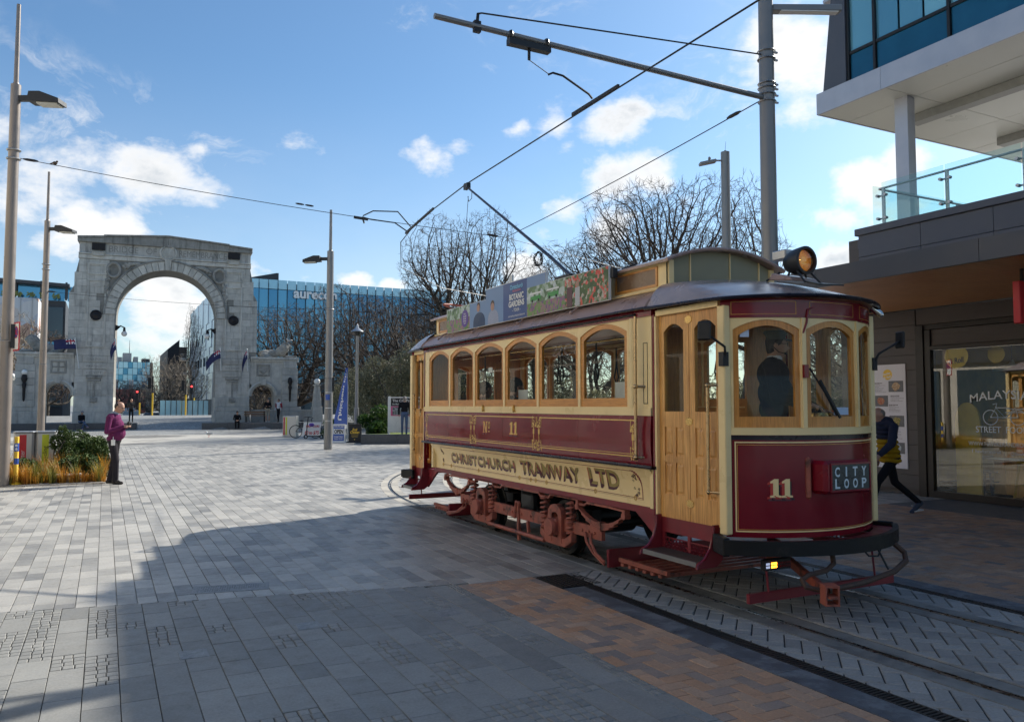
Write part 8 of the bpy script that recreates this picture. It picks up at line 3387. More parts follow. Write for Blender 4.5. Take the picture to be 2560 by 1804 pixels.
# ------------------------------------------------------------------ running gear
AX = [8.10, 10.16]
for s in (-1, 1):
 tf = lambda u, v, o: (SX(s, o), u, v)
 mb = MB()
 shell(mb, tf, 7.17, 10.95, .30, .435, -.10, -.055, 1, 1)
 for yy in (7.3, 7.42, 7.55, 8.75, 9.0, 9.13, 9.25, 9.5, 10.72, 10.85):
  mb.cyl((SX(s, -.056), yy, .365), (SX(s, -.038), yy, .365), .020, .018, 8)
 part('truck_side_frame', mb, M['oxide'], tram, bevel=.006)
 mb = MB()
 pth = [(6.72, .665), (7.0, .675), (7.45, .675), (7.5, .645), (7.62, .645), (7.66, .69), (8.0, .69), (8.25, .69), (8.3, .645), (8.5, .645), (8.54, .68), (8.7, .68), (9.55, .68), (9.6, .645), (9.8, .645), (9.85, .69), (10.2, .69), (10.4, .69), (10.45, .645), (10.62, .645), (10.66, .675), (11.2, .675), (11.5, .66)]
 for i in range(len(pth) - 1):
  mb.bar(tf(pth[i][0], pth[i][1], -.075), tf(pth[i + 1][0], pth[i + 1][1], -.075), .06, .022)
 part('truck_top_chord', mb, M['oxide'], tram)
 for ay in AX:
  mb = MB()
  outer = [(ay + .155, .19)] + [(ay + .155 * math.cos(a), .47 + .13 * math.sin(a)) for a in [PI * k / 10 for k in range(11)]] + [(ay - .155, .19)]
  inner = [(ay - .072, .19), (ay - .072, .46), (ay - .05, .485), (ay + .05, .485), (ay + .072, .46), (ay + .072, .19)]
  pts = outer + inner
  k = len(pts)
  for (a, b_) in ((-.155, -.072), (.072, .155)):
   shell(mb, tf, ay + a, ay + b_, .16, .47, -.085, -.015, 1, 1)
  op = [(ay + .155 * math.cos(a), .47 + .125 * math.sin(a)) for a in [PI * k / 12 for k in range(13)]]
  ip = [(ay + .072 * math.cos(a), .47 + .03 * math.sin(a)) for a in [PI * k / 12 for k in range(13)]]
  for o in (-.085, -.015):
   mb.strip([tf(p[0], p[1], o) for p in op], [tf(p[0], p[1], o) for p in ip])
  mb.strip([tf(p[0], p[1], -.085) for p in op], [tf(p[0], p[1], -.015) for p in op])
  mb.strip([tf(p[0], p[1], -.085) for p in ip], [tf(p[0], p[1], -.015) for p in ip])
  part('axle_pedestal', mb, M['oxide'], tram, smooth=True)
  mb = MB()
  prf = [(ay - .36, .30), (ay - .36, .20), (ay - .22, .12), (ay + .22, .12), (ay + .36, .20), (ay + .36, .30), (ay + .2, .22), (ay - .2, .22)]
  mb.prism(prf, 'x', min(SX(s, -.10), SX(s, -.02)), max(SX(s, -.10), SX(s, -.02)))
  part('spring_yoke', mb, M['oxide'], tram, bevel=.008)
  mb = MB()
  mb.box(min(SX(s, -.10), SX(s, .03)), max(SX(s, -.10), SX(s, .03)), ay - .085, ay + .085, .24, .43)
  ab = part('axle_box', mb, M['oxide'], tram, bevel=.02)
  mb = MB()
  mb.lathe([(.0, 0), (.098, 0), (.105, .012), (.105, .045), (.06, .05)], (0, 0, 0), 20, 0, 'x')
  mb.move(lambda p: (SX(s, .075) - s * p[0], ay + p[1], .335 + p[2]))
  part('axle_cap', mb, M['oxide'], ab, smooth=True)
  for dy in (-.30, .30):
   mb = MB()
   n = 96
   pts = [tf(ay + dy + .052 * math.cos(2 * PI * 6.5 * k / n), .285 + .36 * k / n, -.062 + .052 * math.sin(2 * PI * 6.5 * k / n)) for k in range(n + 1)]
   mb.tube(pts, .0145, 6)
   mb.cyl(tf(ay + dy, .27, -.062), tf(ay + dy, .66, -.062), .018, .018, 8)
   part('coil_spring', mb, M['oxide'], tram, smooth=True)
 for (ya, yb) in ((6.74, 7.64), (10.62, 11.52)):
  mb = MB()
  for q in range(4):
   f = q * .07
   n = 10
   pts = []
   for k in range(n + 1):
    t_ = -1 + 2 * k / n
    if abs(t_) > 1 - f * 2:
     continue
    yy = (ya + yb) / 2 + t_ * (yb - ya) / 2
    pts.append((yy, .48 + .135 * t_ * t_ - q * .018))
   for i in range(len(pts) - 1):
    mb.bar(tf(pts[i][0], pts[i][1], -.065), tf(pts[i + 1][0], pts[i + 1][1], -.065), .055, .016)
  mb.box(min(SX(s, -.10), SX(s, -.03)), max(SX(s, -.10), SX(s, -.03)), (ya + yb) / 2 - .03, (ya + yb) / 2 + .03, .40, .50)
  for yy in (ya, yb):
   mb.cyl(tf(yy, .615, -.105), tf(yy, .615, -.03), .035, .035, 12)
   mb.bar(tf(yy, .60, -.065), tf(yy, .68, -.065), .05, .06)
  part('leaf_spring', mb, M['oxide'], tram)
 mb = MB()
 mb.tube([tf(8.35, .135, -.02), tf(9.9, .135, -.02)], .027, 10)
 mb.tube([tf(9.02, .46, -.03), tf(9.0, .50, -.03), tf(9.1, .52, -.03), tf(9.14, .30, -.03)], .018, 8)
 mb.bar(tf(9.08, .52, -.05), tf(9.06, .03, -.05), .03, .05)
 mb.bar(tf(8.82, .30, -.05), tf(8.80, .16, -.05), .03, .04)
 part('brake_rod', mb, M['oxide'], tram, smooth=True)
 for (ya, yg) in ((7.36, 7.08), (10.75, 11.42)):
  for d in (0, .10):
   mb = MB()
   yy = ya + (d if yg < ya else -d)
   pts = [tf(yy, .36, -.03), tf(yy + (yg - yy) * .08, .26, -.03), tf(yy + (yg - yy) * .42, .16, -.03), tf(yg, .10 - d * .3, -.03)]
   mb.tube(pts, .016, 6)
   part('lifeguard_hanger', mb, M['oxide'], tram, smooth=True)
 for ay in AX:
  mb = MB()
  mb.lathe([(.05, -.05), (.10, -.05), (.11, -.02), (.26, -.02), (.27, -.05), (.315, -.05), (.315, .03), (.335, .04), (.335, .055), (.05, .055)], (0, 0, 0), 32, 0, 'x')
  mb.move(lambda p: (TX + s * (GA - .015) - s * p[0], ay + p[1], .320 + p[2]))
  part('wheel', mb, M['iron'], tram, smooth=True)
for ay in AX:
 mb = MB()
 mb.cyl((TX - .8, ay, .32), (TX + .8, ay, .32), .055, .055, 14)
 part('axle', mb, M['iron'], tram, smooth=True)
 mb = MB()
 mb.cyl((TX - .35, ay + .32, .36), (TX + .40, ay + .32, .36), .21, .21, 20)
 mb.box(TX - .42, TX - .30, ay - .1, ay + .35, .18, .5)
 part('traction_motor', mb, M['dark'], tram, smooth=True)
mb = MB()
mb.box(TX - .6, TX + .6, 8.75, 9.5, .42, .66)
mb.box(TX - .75, TX - .65, 8.9, 9.2, .40, .62)
part('resistor_box', mb, M['dark'], tram, bevel=.02)
for (yy) in (7.08, 11.44):
 mb = MB()
 mb.box(SX(-1, -.07), SX(1, -.07), yy - .02, yy + .02, .035, .225)
 part('lifeguard_board', mb, M['maroon_dull'], tram, bevel=.005)
for end in (0, 1):
 for k in range(6):
  mb = MB()
  yy = 6.86 - k * .125
  if end:
   yy = 11.62 + k * .09
  mb.box(SX(-1, -.10), SX(1, -.10), yy - .025, yy + .025, .085, .115)
  part('tray_slat', mb, M['oxide'], tram)
 mb = MB()
 y0, y1 = (6.15, 6.95) if end == 0 else (11.55, 12.2)
 for xx in (SX(-1, -.14), SX(1, -.14)):
  mb.box(xx - .02, xx + .02, y0, y1, .117, .16)
 part('tray_frame', mb, M['oxide'], tram)
 mb = MB()
 ye = 4.97 if end == 0 else 2 * YM - 4.97
 mb.box(SX(-1, -.02), SX(1, -.02), ye - .02, ye + .02, .125, .205)
 part('gate_board', mb, M['maroon_dull'], tram, bevel=.004)
 mb = MB()
 for xx in (4.95, 6.25):
  mb.tube([(xx, ye, .2), (xx - .02, ye + .02, .52)], .010, 6)
 part('gate_hanger', mb, M['maroon_dull'], tram, smooth=True)
mb = MB()
mb.bar((5.55, 5.35, .36), (5.10, 4.52, .285), .06, .07)
part('drawbar', mb, M['oxide'], tram, bevel=.008)
mb = MB()
dv = Vector((-.45, -.83, 0)).normalized()
pv = Vector((dv.y, -dv.x, 0))
c = Vector((5.07, 4.46, .275))
for z in (-.075, .065):
 mb.hexa([c + pv * a + dv * b_ + Vector((0, 0, z + h)) for h in (0, .016) for a, b_ in ((-.055, -.03), (.055, -.03), (.055, .09), (-.055, .09))])
for a in (-.055, .043):
 mb.hexa([c + pv * (a + q) + dv * b_ + Vector((0, 0, h)) for h in (-.06, .065) for q, b_ in ((0, -.03), (.012, -.03), (.012, .09), (0, .09))])
mb.hexa([c + pv * a + dv * b_ + Vector((0, 0, -.005 + h)) for h in (-.01, .01) for a, b_ in ((-.042, .0), (.042, .0), (.03, .12), (-.03, .12))])
part('coupling_pocket', mb, M['oxide'], tram)
mb = MB()
mb.tube([(5.42, 4.72, .52), (5.40, 4.69, .44), (5.28, 4.66, .40), (5.08, 4.66, .385), (4.98, 4.64, .36), (4.98, 4.60, .31), (5.06, 4.53, .29)], .021, 8)
mb.tube([(5.14, 4.52, .285), (5.55, 4.53, .30), (6.0, 4.58, .34), (6.22, 4.63, .40), (6.27, 4.68, .46), (6.22, 4.74, .53)], .024, 8)
part('pipe_guard', mb, mat('rusty_pipe', (.075, .042, .03), .6, .2, .3, 20, .3, 60), tram, smooth=True)
mb = MB()
pts = [Vector((5.85, 4.78, .52)), Vector((5.90, 4.75, .45)), Vector((6.02, 4.75, .44)), Vector((6.1, 4.77, .52))]
mb.tube(pts, .008, 6)
mb.tube([(5.95, 4.7, .52), (5.98, 4.62, .35)], .009, 6)
part('safety_chain', mb, M['dark'], tram, smooth=True)
# ------------------------------------------------------------------ inside
mb = MB()
mb.box(SX(-1, -.12), SX(1, -.12), 5.3, 12.75, .78, .84)
part('floor', mb, wood_mat('floor_board', (.20, .12, .07), (.11, .06, .035), 'y', .5, .1), tram)
mb = MB()
mb.box(SX(-1, -.05), SX(1, -.05), BODY0, BODY1, 2.62, 2.66)
part('saloon_ceiling', mb, M['ceiling'], tram)
for s in (-1, 1):
 mb = MB()
 x0, x1 = sorted((SX(s, -.07), SX(s, -.48)))
 for k in range(5):
  xx = x0 + (x1 - x0) * k / 5
  mb.box(xx, xx + (x1 - x0) / 5 - .01, 6.4, 12.1, 1.24, 1.27)
 part('bench_seat', mb, M['oak_h'], tram)
 mb = MB()
 x0, x1 = sorted((SX(s, -.095), SX(s, -.115)))
 mb.box(x0, x1, 6.3, 12.2, .84, 1.72)
 part('inner_lining', mb, M['oak_h'], tram)
 mb = MB()
 mb.tube([(TX + s * .42, 6.3, 2.5), (TX + s * .42, 12.2, 2.5)], .014, 8)
 hr = part('strap_rail', mb, M['brass'], tram, smooth=True)
 for yy in (6.75, 7.15, 7.9, 8.7, 9.2, 10.2, 11.0):
  mb = MB()
  pts = [(TX + s * .42, yy, 2.5), (TX + s * .42, yy - .012, 2.25), (TX + s * .42, yy - .045, 2.12), (TX + s * .42, yy - .02, 2.06), (TX + s * .42, yy + .02, 2.06), (TX + s * .42, yy + .045, 2.12), (TX + s * .42, yy + .012, 2.25), (TX + s * .42, yy, 2.49)]
  mb.tube(pts, .010, 5)
  part('strap', mb, M['black'], hr, smooth=True)
for yy in (BODY0 + .03, BODY1 - .06):
 mb = MB()
 mb.box(SX(-1, -.06), TX - .34, yy, yy + .03, .84, 2.62)
 mb.box(TX + .34, SX(1, -.06), yy, yy + .03, .84, 2.62)
 mb.box(TX - .34, TX + .34, yy, yy + .03, 2.40, 2.62)
 part('saloon_bulkhead', mb, M['oak'], tram)
mb = MB()
mb.cyl((5.72, 5.12, .84), (5.72, 5.12, 1.62), .12, .12, 18)
mb.cyl((5.72, 5.12, 1.62), (5.72, 5.12, 1.68), .14, .13, 18)
mb.tube([(5.72, 5.12, 1.70), (5.62, 5.02, 1.72)], .014, 6)
part('controller', mb, M['brass'], tram, smooth=True)
for (yy, z0, z1, w_, x_) in ((6.95, 1.80, 2.0, .3, -.30), (9.1, 1.78, 1.95, .26, -.2), (9.85, 2.2, 2.27, .12, -.05)):
 mb = MB()
 mb.box(SX(-1, x_) - .002, SX(-1, x_) + .002, yy, yy + w_, z0, z1)
 part('window_notice', mb, M['white'], tram)
# ------------------------------------------------------------------ roof advert boards
def photo_mat(name, stops, scale, detail=9, rough=.5):
 m = bpy.data.materials.new(name)
 m.use_nodes = True
 q = NT(m.node_tree)
 b_ = q.n['Principled BSDF']
 geo = q.node('ShaderNodeNewGeometry')
 vz = q.node('ShaderNodeTexVoronoi')
 vz.inputs['Scale'].default_value = scale
 q.l.new(geo.outputs['Position'], vz.inputs['Vector'])
 sp_ = q.node('ShaderNodeSeparateColor')
 q.l.new(vz.outputs['Color'], sp_.inputs[0])
 nz = q.noise(geo.outputs['Position'], scale * .25, detail, .65)
 f = q.math('ADD', q.math('MULTIPLY', sp_.outputs[0], .55), q.math('MULTIPLY', nz.outputs['Fac'], .5))
 q.l.new(q.ramp(f, stops), b_.inputs['Base Color'])
 b_.inputs['Roughness'].default_value = rough
 return m
P_flow = photo_mat('print_flowers', [(.2, (.03, .06, .02)), (.5, (.09, .15, .04)), (.62, (.5, .5, .42)), (.70, (.62, .06, .04)), (.80, (.65, .10, .06)), (.9, (.10, .16, .05))], 24)
P_gard = photo_mat('print_garden', [(.2, (.05, .10, .05)), (.45, (.16, .26, .12)), (.6, (.40, .48, .40)), (.8, (.55, .60, .62)), (.9, (.25, .40, .10))], 16)
P_bed = photo_mat('print_flower_bed', [(.2, (.10, .22, .05)), (.45, (.18, .30, .08)), (.6, (.36, .14, .22)), (.75, (.15, .09, .20)), (.9, (.40, .45, .12))], 26)
P_blue = mat('print_blue', (.045, .085, .24), .45, 0, .06, 2)
P_pale = mat('print_pale_blue', (.16, .26, .44), .45, 0, .1, 2)
P_purple = mat('print_purple', (.10, .045, .27), .45)
adx = SX(-1, -.02)
t = tram
mb = MB()
mb.box(adx, adx + .03, 6.95, 11.43, 2.86, 3.23)
mb.box(adx, adx + .03, 8.30, 10.0, 3.231, 3.37)
ad = part('advert_board', mb, M['white'], tram)
mb = MB()
for yy in (7.3, 8.6, 9.8, 11.1):
 mb.bar((adx + .03, yy, 3.1), (adx + .22, yy, 2.93), .03, .03)
mb.box(adx + .03, adx + .05, 9.25, 9.33, 3.2, 3.47)
part('board_struts', mb, M['steel_light'], ad)
def adprint(y0, y1, z0, z1, m_, d=.003, sh=0.0):
 mb = MB()
 mb.add([(adx - d, y0, z0), (adx - d, y1, z0), (adx - d, y1 + sh, z1), (adx - d, y0 + sh, z1)], [(0, 1, 2, 3)])
 return part('print', mb, m_, ad)
adprint(10.55, 11.425, 2.865, 3.05, P_bed)
adprint(10.55, 11.425, 3.05, 3.225, P_gard)
adprint(10.0, 10.55, 2.865, 3.225, P_pale)
adprint(9.45, 10.0, 2.865, 3.36, P_pale)
adprint(8.78, 9.45, 2.865, 3.36, P_blue)
adprint(8.305, 8.78, 3.225, 3.36, P_pale)
adprint(7.85, 8.78, 3.02, 3.225, P_gard)
adprint(7.85, 8.78, 2.865, 3.02, P_bed)
adprint(6.955, 7.85, 2.865, 3.225, P_flow)
def disc(yc, zc, r_, m_, d, ry=1.0):
 mb = MB()
 mb.add([(adx - d, yc + r_ * ry * math.cos(2 * PI * k / 28), zc + r_ * math.sin(2 * PI * k / 28)) for k in range(28)], [tuple(range(28))])
 return part('print', mb, m_, ad)
dsc = disc(10.72, 3.03, .13, P_purple, .006)
am = lambda yc, zc, d=.009: (lambda u, v: (adx - d, yc - u, zc + v))
for k, tx_ in enumerate(('Fully', 'Guided', 'Garden', 'driving', 'Tour')):
 part('lettering', text_mb(tx_, am(10.72, 3.085 - k * .034), height=.026, bold=.01), M['white'], ad)
def bust(yc, z0, w_, h_, m_, d):
 mb = MB()
 mb.add([(adx - d, yc + w_, z0)] + [(adx - d, yc + w_ * math.cos(PI * k / 14), z0 + h_ * math.sin(PI * k / 14) ** .6) for k in range(15)] + [(adx - d, yc - w_, z0)], [tuple(range(17))])
 part('print', mb, m_, ad)
bust(10.22, 2.868, .20, .20, mat('print_navy', (.02, .045, .11), .5), .005)
disc(10.24, 3.155, .060, mat('print_hair', (.07, .04, .025), .5), .006, .9)
disc(10.245, 3.13, .052, mat('print_skin', (.42, .24, .17), .5, 0, .2, 30), .008)
disc(9.78, 3.10, .055, bpy.data.materials['print_skin'], .006)
disc(9.78, 3.13, .062, bpy.data.materials['print_hair'], .005, .95)
bust(9.76, 2.868, .17, .19, mat('print_stripe_shirt', (.30, .33, .44), .5, 0, .5, 50, stretch=(1, 1, 8)), .004)
part('lettering', text_mb('Christchurch', am(9.06, 3.262), height=.058, width=.36, bold=.03), mat('print_cyan', (.20, .50, .72), .5), ad)
part('lettering', text_mb('Attractions', am(9.06, 3.222), height=.036, width=.24, bold=.01, shear=.3), mat('print_orange_pink', (.62, .16, .22), .5), ad)
for k, (tx_, hh, ww) in enumerate((('BOTANIC', .075, .40), ('GARDENS', .075, .44))):
 part('lettering', text_mb(tx_, am(9.06, 3.125 - k * .092), height=hh, width=ww, bold=.035), M['white'], ad)
part('lettering', text_mb('- TOUR -', am(9.06, 2.965), height=.042, width=.22, bold=.01), M['white'], ad)
part('lettering', text_mb('christchurchattractions.nz', am(9.06, 2.90), height=.026, width=.46), M['white'], ad)
for yy in (8.55, 8.12):
 adprint(yy - .13, yy + .13, 3.045, 3.10, mat('print_cart_green%d' % int(yy * 100), (.06, .30, .07), .5), .006)
 adprint(yy - .14, yy + .14, 3.125, 3.145, M['white'], .006)
 for q in (-.08, .08):
  disc(yy + q, 3.043, .02, M['black'], .008)
adprint(7.68, 7.80, 2.87, 3.10, mat('print_plum_coat', (.11, .04, .05), .5), .006)
disc(7.73, 3.135, .035, bpy.data.materials['print_skin'], .006)
adprint(7.52, 7.62, 2.87, 3.08, mat('print_striped_top', (.45, .45, .46), .5, 0, .5, 60, stretch=(1, 1, 12)), .006)
disc(7.57, 3.115, .034, bpy.data.materials['print_skin'], .006)
mb = MB()
mb.box(TX - .14, TX + .14, 9.0, 9.75, 3.345, 3.375)
mb.cyl((TX, 9.2, 3.37), (TX, 9.2, 3.50), .07, .05, 14)
mb.box(TX - .06, TX + .06, 9.1, 9.5, 3.46, 3.53)
tb = part('trolley_base', mb, M['dark'], tram, bevel=.008)
mb = MB()
mb.tube([(TX, 9.15, 3.50), (TX, 9.7, 3.85), (TX, 12.66, 5.60)], [.028, .026, .018], 10)
tp = part('trolley_pole', mb, mat('blue_grey_pole', (.05, .065, .10), .35, .3), tram, smooth=True)
mb = MB()
mb.box(TX - .035, TX + .035, 12.58, 12.74, 5.56, 5.66)
mb.cyl((TX - .03, 12.70, 5.64), (TX + .03, 12.70, 5.64), .035, .035, 14)
part('trolley_head', mb, M['dark'], tp)
mb = MB()
mb.tube([(TX, 12.45, 5.46), (TX + .02, 12.5, 5.36), (TX, 12.58, 5.32), (TX, 12.62, 5.42)], .006, 5)
mb.tube([(TX, 12.6, 5.42), (TX + .01, 12.8, 4.4), (TX + .02, 13.0, 3.3), (TX + .02, 13.2, 2.9)], .005, 5)
part('trolley_rope', mb, M['dark'], tp, smooth=True)
mb = MB()
for k in range(5):
 rr_ = random.Random(k)
 c = Vector((TX - .05, 9.98, 3.93))
 mb.tube([c + Vector((rr_.uniform(-.03, .03), (.10 + rr_.uniform(-.02, .03)) * math.cos(2 * PI * q / 18), -.06 + (.09 + rr_.uniform(-.02, .02)) * math.sin(2 * PI * q / 18))) for q in range(18)], .006, 4, closed=True)
mb.tube([(TX, 9.75, 3.82), (TX - .03, 9.72, 3.72), (TX, 9.7, 3.62)], .006, 4)
part('rope_coil', mb, M['dark'], tp, smooth=True)
mb = MB()
mb.tube([(TX - .5, 12.05, 3.33), (TX - .62, 12.2, 3.42), (TX - .4, 12.35, 3.45), (TX - .1, 12.3, 3.42)], .02, 6)
part('pole_hook', mb, M['oxide'], tram, smooth=True)
mb = MB()
mb.tube([(4.88, 6.93, 3.20), (4.90, 6.7, 3.22)], .01, 6)
mb.box(4.74, 4.80, 6.90, 6.97, 3.10, 3.20)
part('board_clip', mb, M['dark'], tram)
t = thing('red_banner', 'red fence banner with white capitals glimpsed through the tram doors and cab', 'banner', (22, 20.5, 0))
mb = MB()
mb.bar((14.2, 24.8, .95), (31.5, 16.3, .95), .04, 1.2)
part('panel', mb, M['red'], t)
ub = Vector((17.3, -8.5, 0)).normalized()
nb_ = Vector((-8.5, -17.3, 0)).normalized()
for (dist, tx_, hh, ww) in ((2.4, 'AM', .62, 1.5), (4.6, 'SW', .5, 1.2), (10.9, 'RE AND E', .34, 2.6)):
 o_ = Vector((14.2, 24.8, .75)) + ub * dist + nb_ * .03
 part('lettering', text_mb(tx_, plane_map(o_, ub, (0, 0, 1)), height=hh, width=ww, align='L', bold=.03), M['white'], t)
for k in range(6):
 mb = MB()
 p = Vector((14.2, 24.8, 0)) + ub * (k * 3.8) - nb_ * .05
 mb.cyl(p, p + Vector((0, 0, 1.7)), .03, .03, 8)
 part('post', mb, M['steel_light'], t)
# ------------------------------------------------------------------ people
SKIN = mat('skin', (.46, .26, .18), .5, 0, .08, 12)
SKIN2 = mat('skin_shade', (.40, .22, .15), .5, 0, .08, 12)
def cloth(name, c, var=.12, bump=.4):
 return mat(name, c, .9, 0, var, 14, bump, 26, spec=.12)
def capsule(mb, p0, p1, r0, r1, n=12):
 p0, p1 = Vector(p0), Vector(p1)
 d = p1 - p0
 if d.length < 1e-5:
  mb.ball(p0, r0, n, 8)
  return
 t = d.normalized()
 pts, rs = [], []
 for k in range(5):
  a = PI / 2 * k / 4.999
  pts.append(p0 - t * r0 * math.cos(a))
  rs.append(max(.0005, r0 * math.sin(a)))
 for k in range(5):
  a = PI / 2 * (1 - k / 4.001)
  pts.append(p1 + t * r1 * math.cos(a) if k else p1)
  rs.append(max(.0005, r1 * math.sin(a)) if k else r1)
 mb.tube(pts, rs, n)
class Body:
 def __init__(s):
  s.items = []
 def cap(s, p0, p1, r0, r1, m):
  s.items.append(('c', Vector(p0), Vector(p1), r0, r1, m))
 def ell(s, c, r, m, rot=0.0):
  s.items.append(('e', Vector(c), Vector(r), rot, 0, m))
 def mesh(s, voxel, mats, smooth=3, name='body'):
  mb = MB()
  for it in s.items:
   if it[0] == 'c':
    capsule(mb, it[1], it[2], it[3], it[4])
   else:
    c, r, rot = it[1], it[2], it[3]
    tmp = MB()
    tmp.ball((0, 0, 0), tuple(r), 16, 12)
    ca_, sn_ = math.cos(rot), math.sin(rot)      # pitch about the sideways axis
    for p in tmp.v:
     x, y, z = p
     mb.v.append((c.x + x * ca_ + z * sn_, c.y + y, c.z - x * sn_ + z * ca_))
    o = len(mb.v) - len(tmp.v)
    mb.f += [tuple(i + o for i in f) for f in tmp.f]
    mb.m += [0] * len(tmp.f)
  me = remesh_mb(mb, name, voxel, smooth)
  me.materials.clear()
  for m in mats:
   me.materials.append(m)
  n = len(me.polygons)
  cen = np.zeros(n * 3)
  me.polygons.foreach_get('center', cen)
  cen = cen.reshape(-1, 3)
  best = np.full(n, 1e9)
  idx = np.zeros(n, int)
  for it in s.items:
   if it[0] == 'c':
    a, b_ = np.array(it[1]), np.array(it[2])
    ab = b_ - a
    L = max(1e-9, ab @ ab)
    t = np.clip(((cen - a) @ ab) / L, 0, 1)
    d = np.linalg.norm(cen - (a + t[:, None] * ab), axis=1) - (it[3] + (it[4] - it[3]) * t)
   else:
    c, r, rot = np.array(it[1]), np.array(it[2]), it[3]
    q = cen - c
    ca_, sn_ = math.cos(-rot), math.sin(-rot)
    x = q[:, 0] * ca_ + q[:, 2] * sn_
    z = -q[:, 0] * sn_ + q[:, 2] * ca_
    q = np.stack([x, q[:, 1], z], 1)
    k = np.linalg.norm(q / r, axis=1)
    d = (k - 1) * r.min()
   m = d < best
   best[m] = d[m]
   idx[m] = it[5]
  me.polygons.foreach_set('material_index', idx.astype(np.int32))
  me.update()
  return me
def hand(B, wr, d, side, m=0, curl=.8, r=.0095, pn=None):
 """palm, four unequal bent fingers and a thumb; d: direction of the hand; pn: palm normal"""
 d = Vector(d).normalized()
 pn = Vector(pn if pn else (0, 0, -1)).normalized()
 w_ = d.cross(pn).normalized()
 wr = Vector(wr)
 k0 = wr + d * .085
 B.cap(wr, wr + d * .04, .026, .028, m)
 for q in range(4):
  f = (q - 1.5) / 1.5
  base = k0 + w_ * f * .030
  B.cap(wr + d * .03 + w_ * f * .016, base, .018, .013, m)
  L = (.036, .042, .040, .032)[q]
  a1, a2 = curl * .6, curl * 1.4
  p1 = base + (d * math.cos(a1) + pn * math.sin(a1)) * L
  p2 = p1 + (d * math.cos(a2) + pn * math.sin(a2)) * L * .85
  B.cap(base, p1, r, r * .92, m)
  B.cap(p1, p2, r * .92, r * .8, m)
 tb = wr + d * .03 + w_ * side * .026
 t1 = tb + (d * .6 + w_ * side * .7 + pn * .35).normalized() * .042
 t2 = t1 + (d * .9 + w_ * side * .1 + pn * .4).normalized() * .03
 B.cap(tb, t1, .014, .011, m)
 B.cap(t1, t2, .011, .009, m)
def head(B, c, pitch=0.0, s=1.0, skin=0, hair=4, bald=False, face=True, hair_back=True):
 """c: centre of the skull; forward +x; pitch bows the face down"""
 c = Vector(c)
 ca_, sn_ = math.cos(pitch), math.sin(pitch)
 def P(x, y, z):
  return c + Vector((x * ca_ + z * sn_, y, -x * sn_ + z * ca_)) * s
 B.ell(c, (.098 * s, .077 * s, .112 * s), skin, pitch)
 B.ell(P(.03, 0, -.062), (.062 * s, .056 * s, .062 * s), skin, pitch)
 if face:
  B.cap(P(.092, 0, .008), P(.112, 0, -.028), .010 * s, .015 * s, skin)
  B.cap(P(.075, -.03, .025), P(.075, .03, .025), .018 * s, .018 * s, skin)
  B.ell(P(.082, 0, -.058), (.012 * s, .024 * s, .009 * s), skin, pitch)
  for q in (-1, 1):
   B.ell(P(-.005, q * .080, -.008), (.020 * s, .010 * s, .032 * s), skin, pitch)
 if bald:
  B.ell(P(-.030, 0, .004), (.078 * s, .084 * s, .080 * s), hair, pitch)
 else:
  B.ell(P(-.016, 0, .026), (.098 * s, .086 * s, .100 * s), hair, pitch)
  if hair_back:
   B.ell(P(-.045, 0, -.02), (.060 * s, .076 * s, .085 * s), hair, pitch)
 return P
def legs(B, hipz, feet, knees, m=2, shoe=3, r=(.088, .062, .046), hipx=0.0, foot_dir=None, shoe_r=.043):
 for q, (f, k) in enumerate(zip(feet, knees)):
  sy = 1 if q == 0 else -1
  h = Vector((hipx, sy * .085, hipz))
  k, f = Vector(k), Vector(f)
  B.cap(h, k, r[0], r[1], m)
  B.cap(k, f, r[1], r[2], m)
  fd = Vector(foot_dir[q]) if foot_dir else Vector((1, 0, 0))
  fd.normalize()
  heel = f - fd * .045 + Vector((0, 0, -.045))
  toe = f + fd * .165 + Vector((0, 0, -.052))
  B.cap(heel, toe, shoe_r, shoe_r * .78, shoe)
  B.cap(f + fd * .0, f + fd * .09 + Vector((0, 0, -.035)), shoe_r, shoe_r * .85, shoe)
def person(name, label, loc, rz, B, mats, voxel, group=None):
 t = thing('person', label, 'person', loc, rz, group, local=True)
 me = B.mesh(voxel, mats)
 o = link('body', me, t)
 return t
BLACKC = cloth('black_cloth', (.014, .014, .017))
NAVYC = cloth('navy_cloth', (.018, .022, .040))
DKTROU = cloth('dark_trouser', (.030, .027, .032))
JEANS = cloth('blue_jeans', (.09, .13, .22))
SHOE = mat('dark_shoe', (.02, .016, .015), .45)
HAIRD = mat('dark_hair', (.025, .018, .013), .6, 0, .3, 30)
HAIRG = mat('grey_hair', (.20, .18, .16), .7, 0, .3, 30)
# --- man in a purple jumper looking down at a small camera
PURP = cloth('purple_knit', (.135, .026, .088), .14, .5)
B = Body()
B.ell((0.00, 0, .98), (.145, .180, .15), 2)
B.ell((.055, 0, 1.12), (.180, .190, .175), 1)
B.ell((.0, 0, 1.0), (.155, .190, .10), 1)
B.ell((.03, 0, 1.28), (.165, .190, .18), 1)
B.ell((-.01, 0, 1.42), (.140, .195, .15), 1)
B.cap((-.02, -.165, 1.49), (-.02, .165, 1.49), .078, .078, 1)
B.cap((.0, 0, 1.53), (.045, 0, 1.62), .066, .060, 0)
B.cap((-.005, 0, 1.545), (.02, 0, 1.57), .076, .070, 5)
PH = head(B, (.095, 0, 1.705), .42, 1.05, bald=True)
for sy in (1, -1):
 sh = (-.03, sy * .205, 1.46)
 el = (-.045, sy * .265, 1.16)
 wr = (.215, sy * .11, 1.265)
 B.cap(sh, el, .072, .060, 1)
 B.cap(el, wr, .060, .043, 1)
 hand(B, wr, (.78, -sy * .50, .38), sy, 0, 1.0, pn=(.2, -sy * .6, -.5))
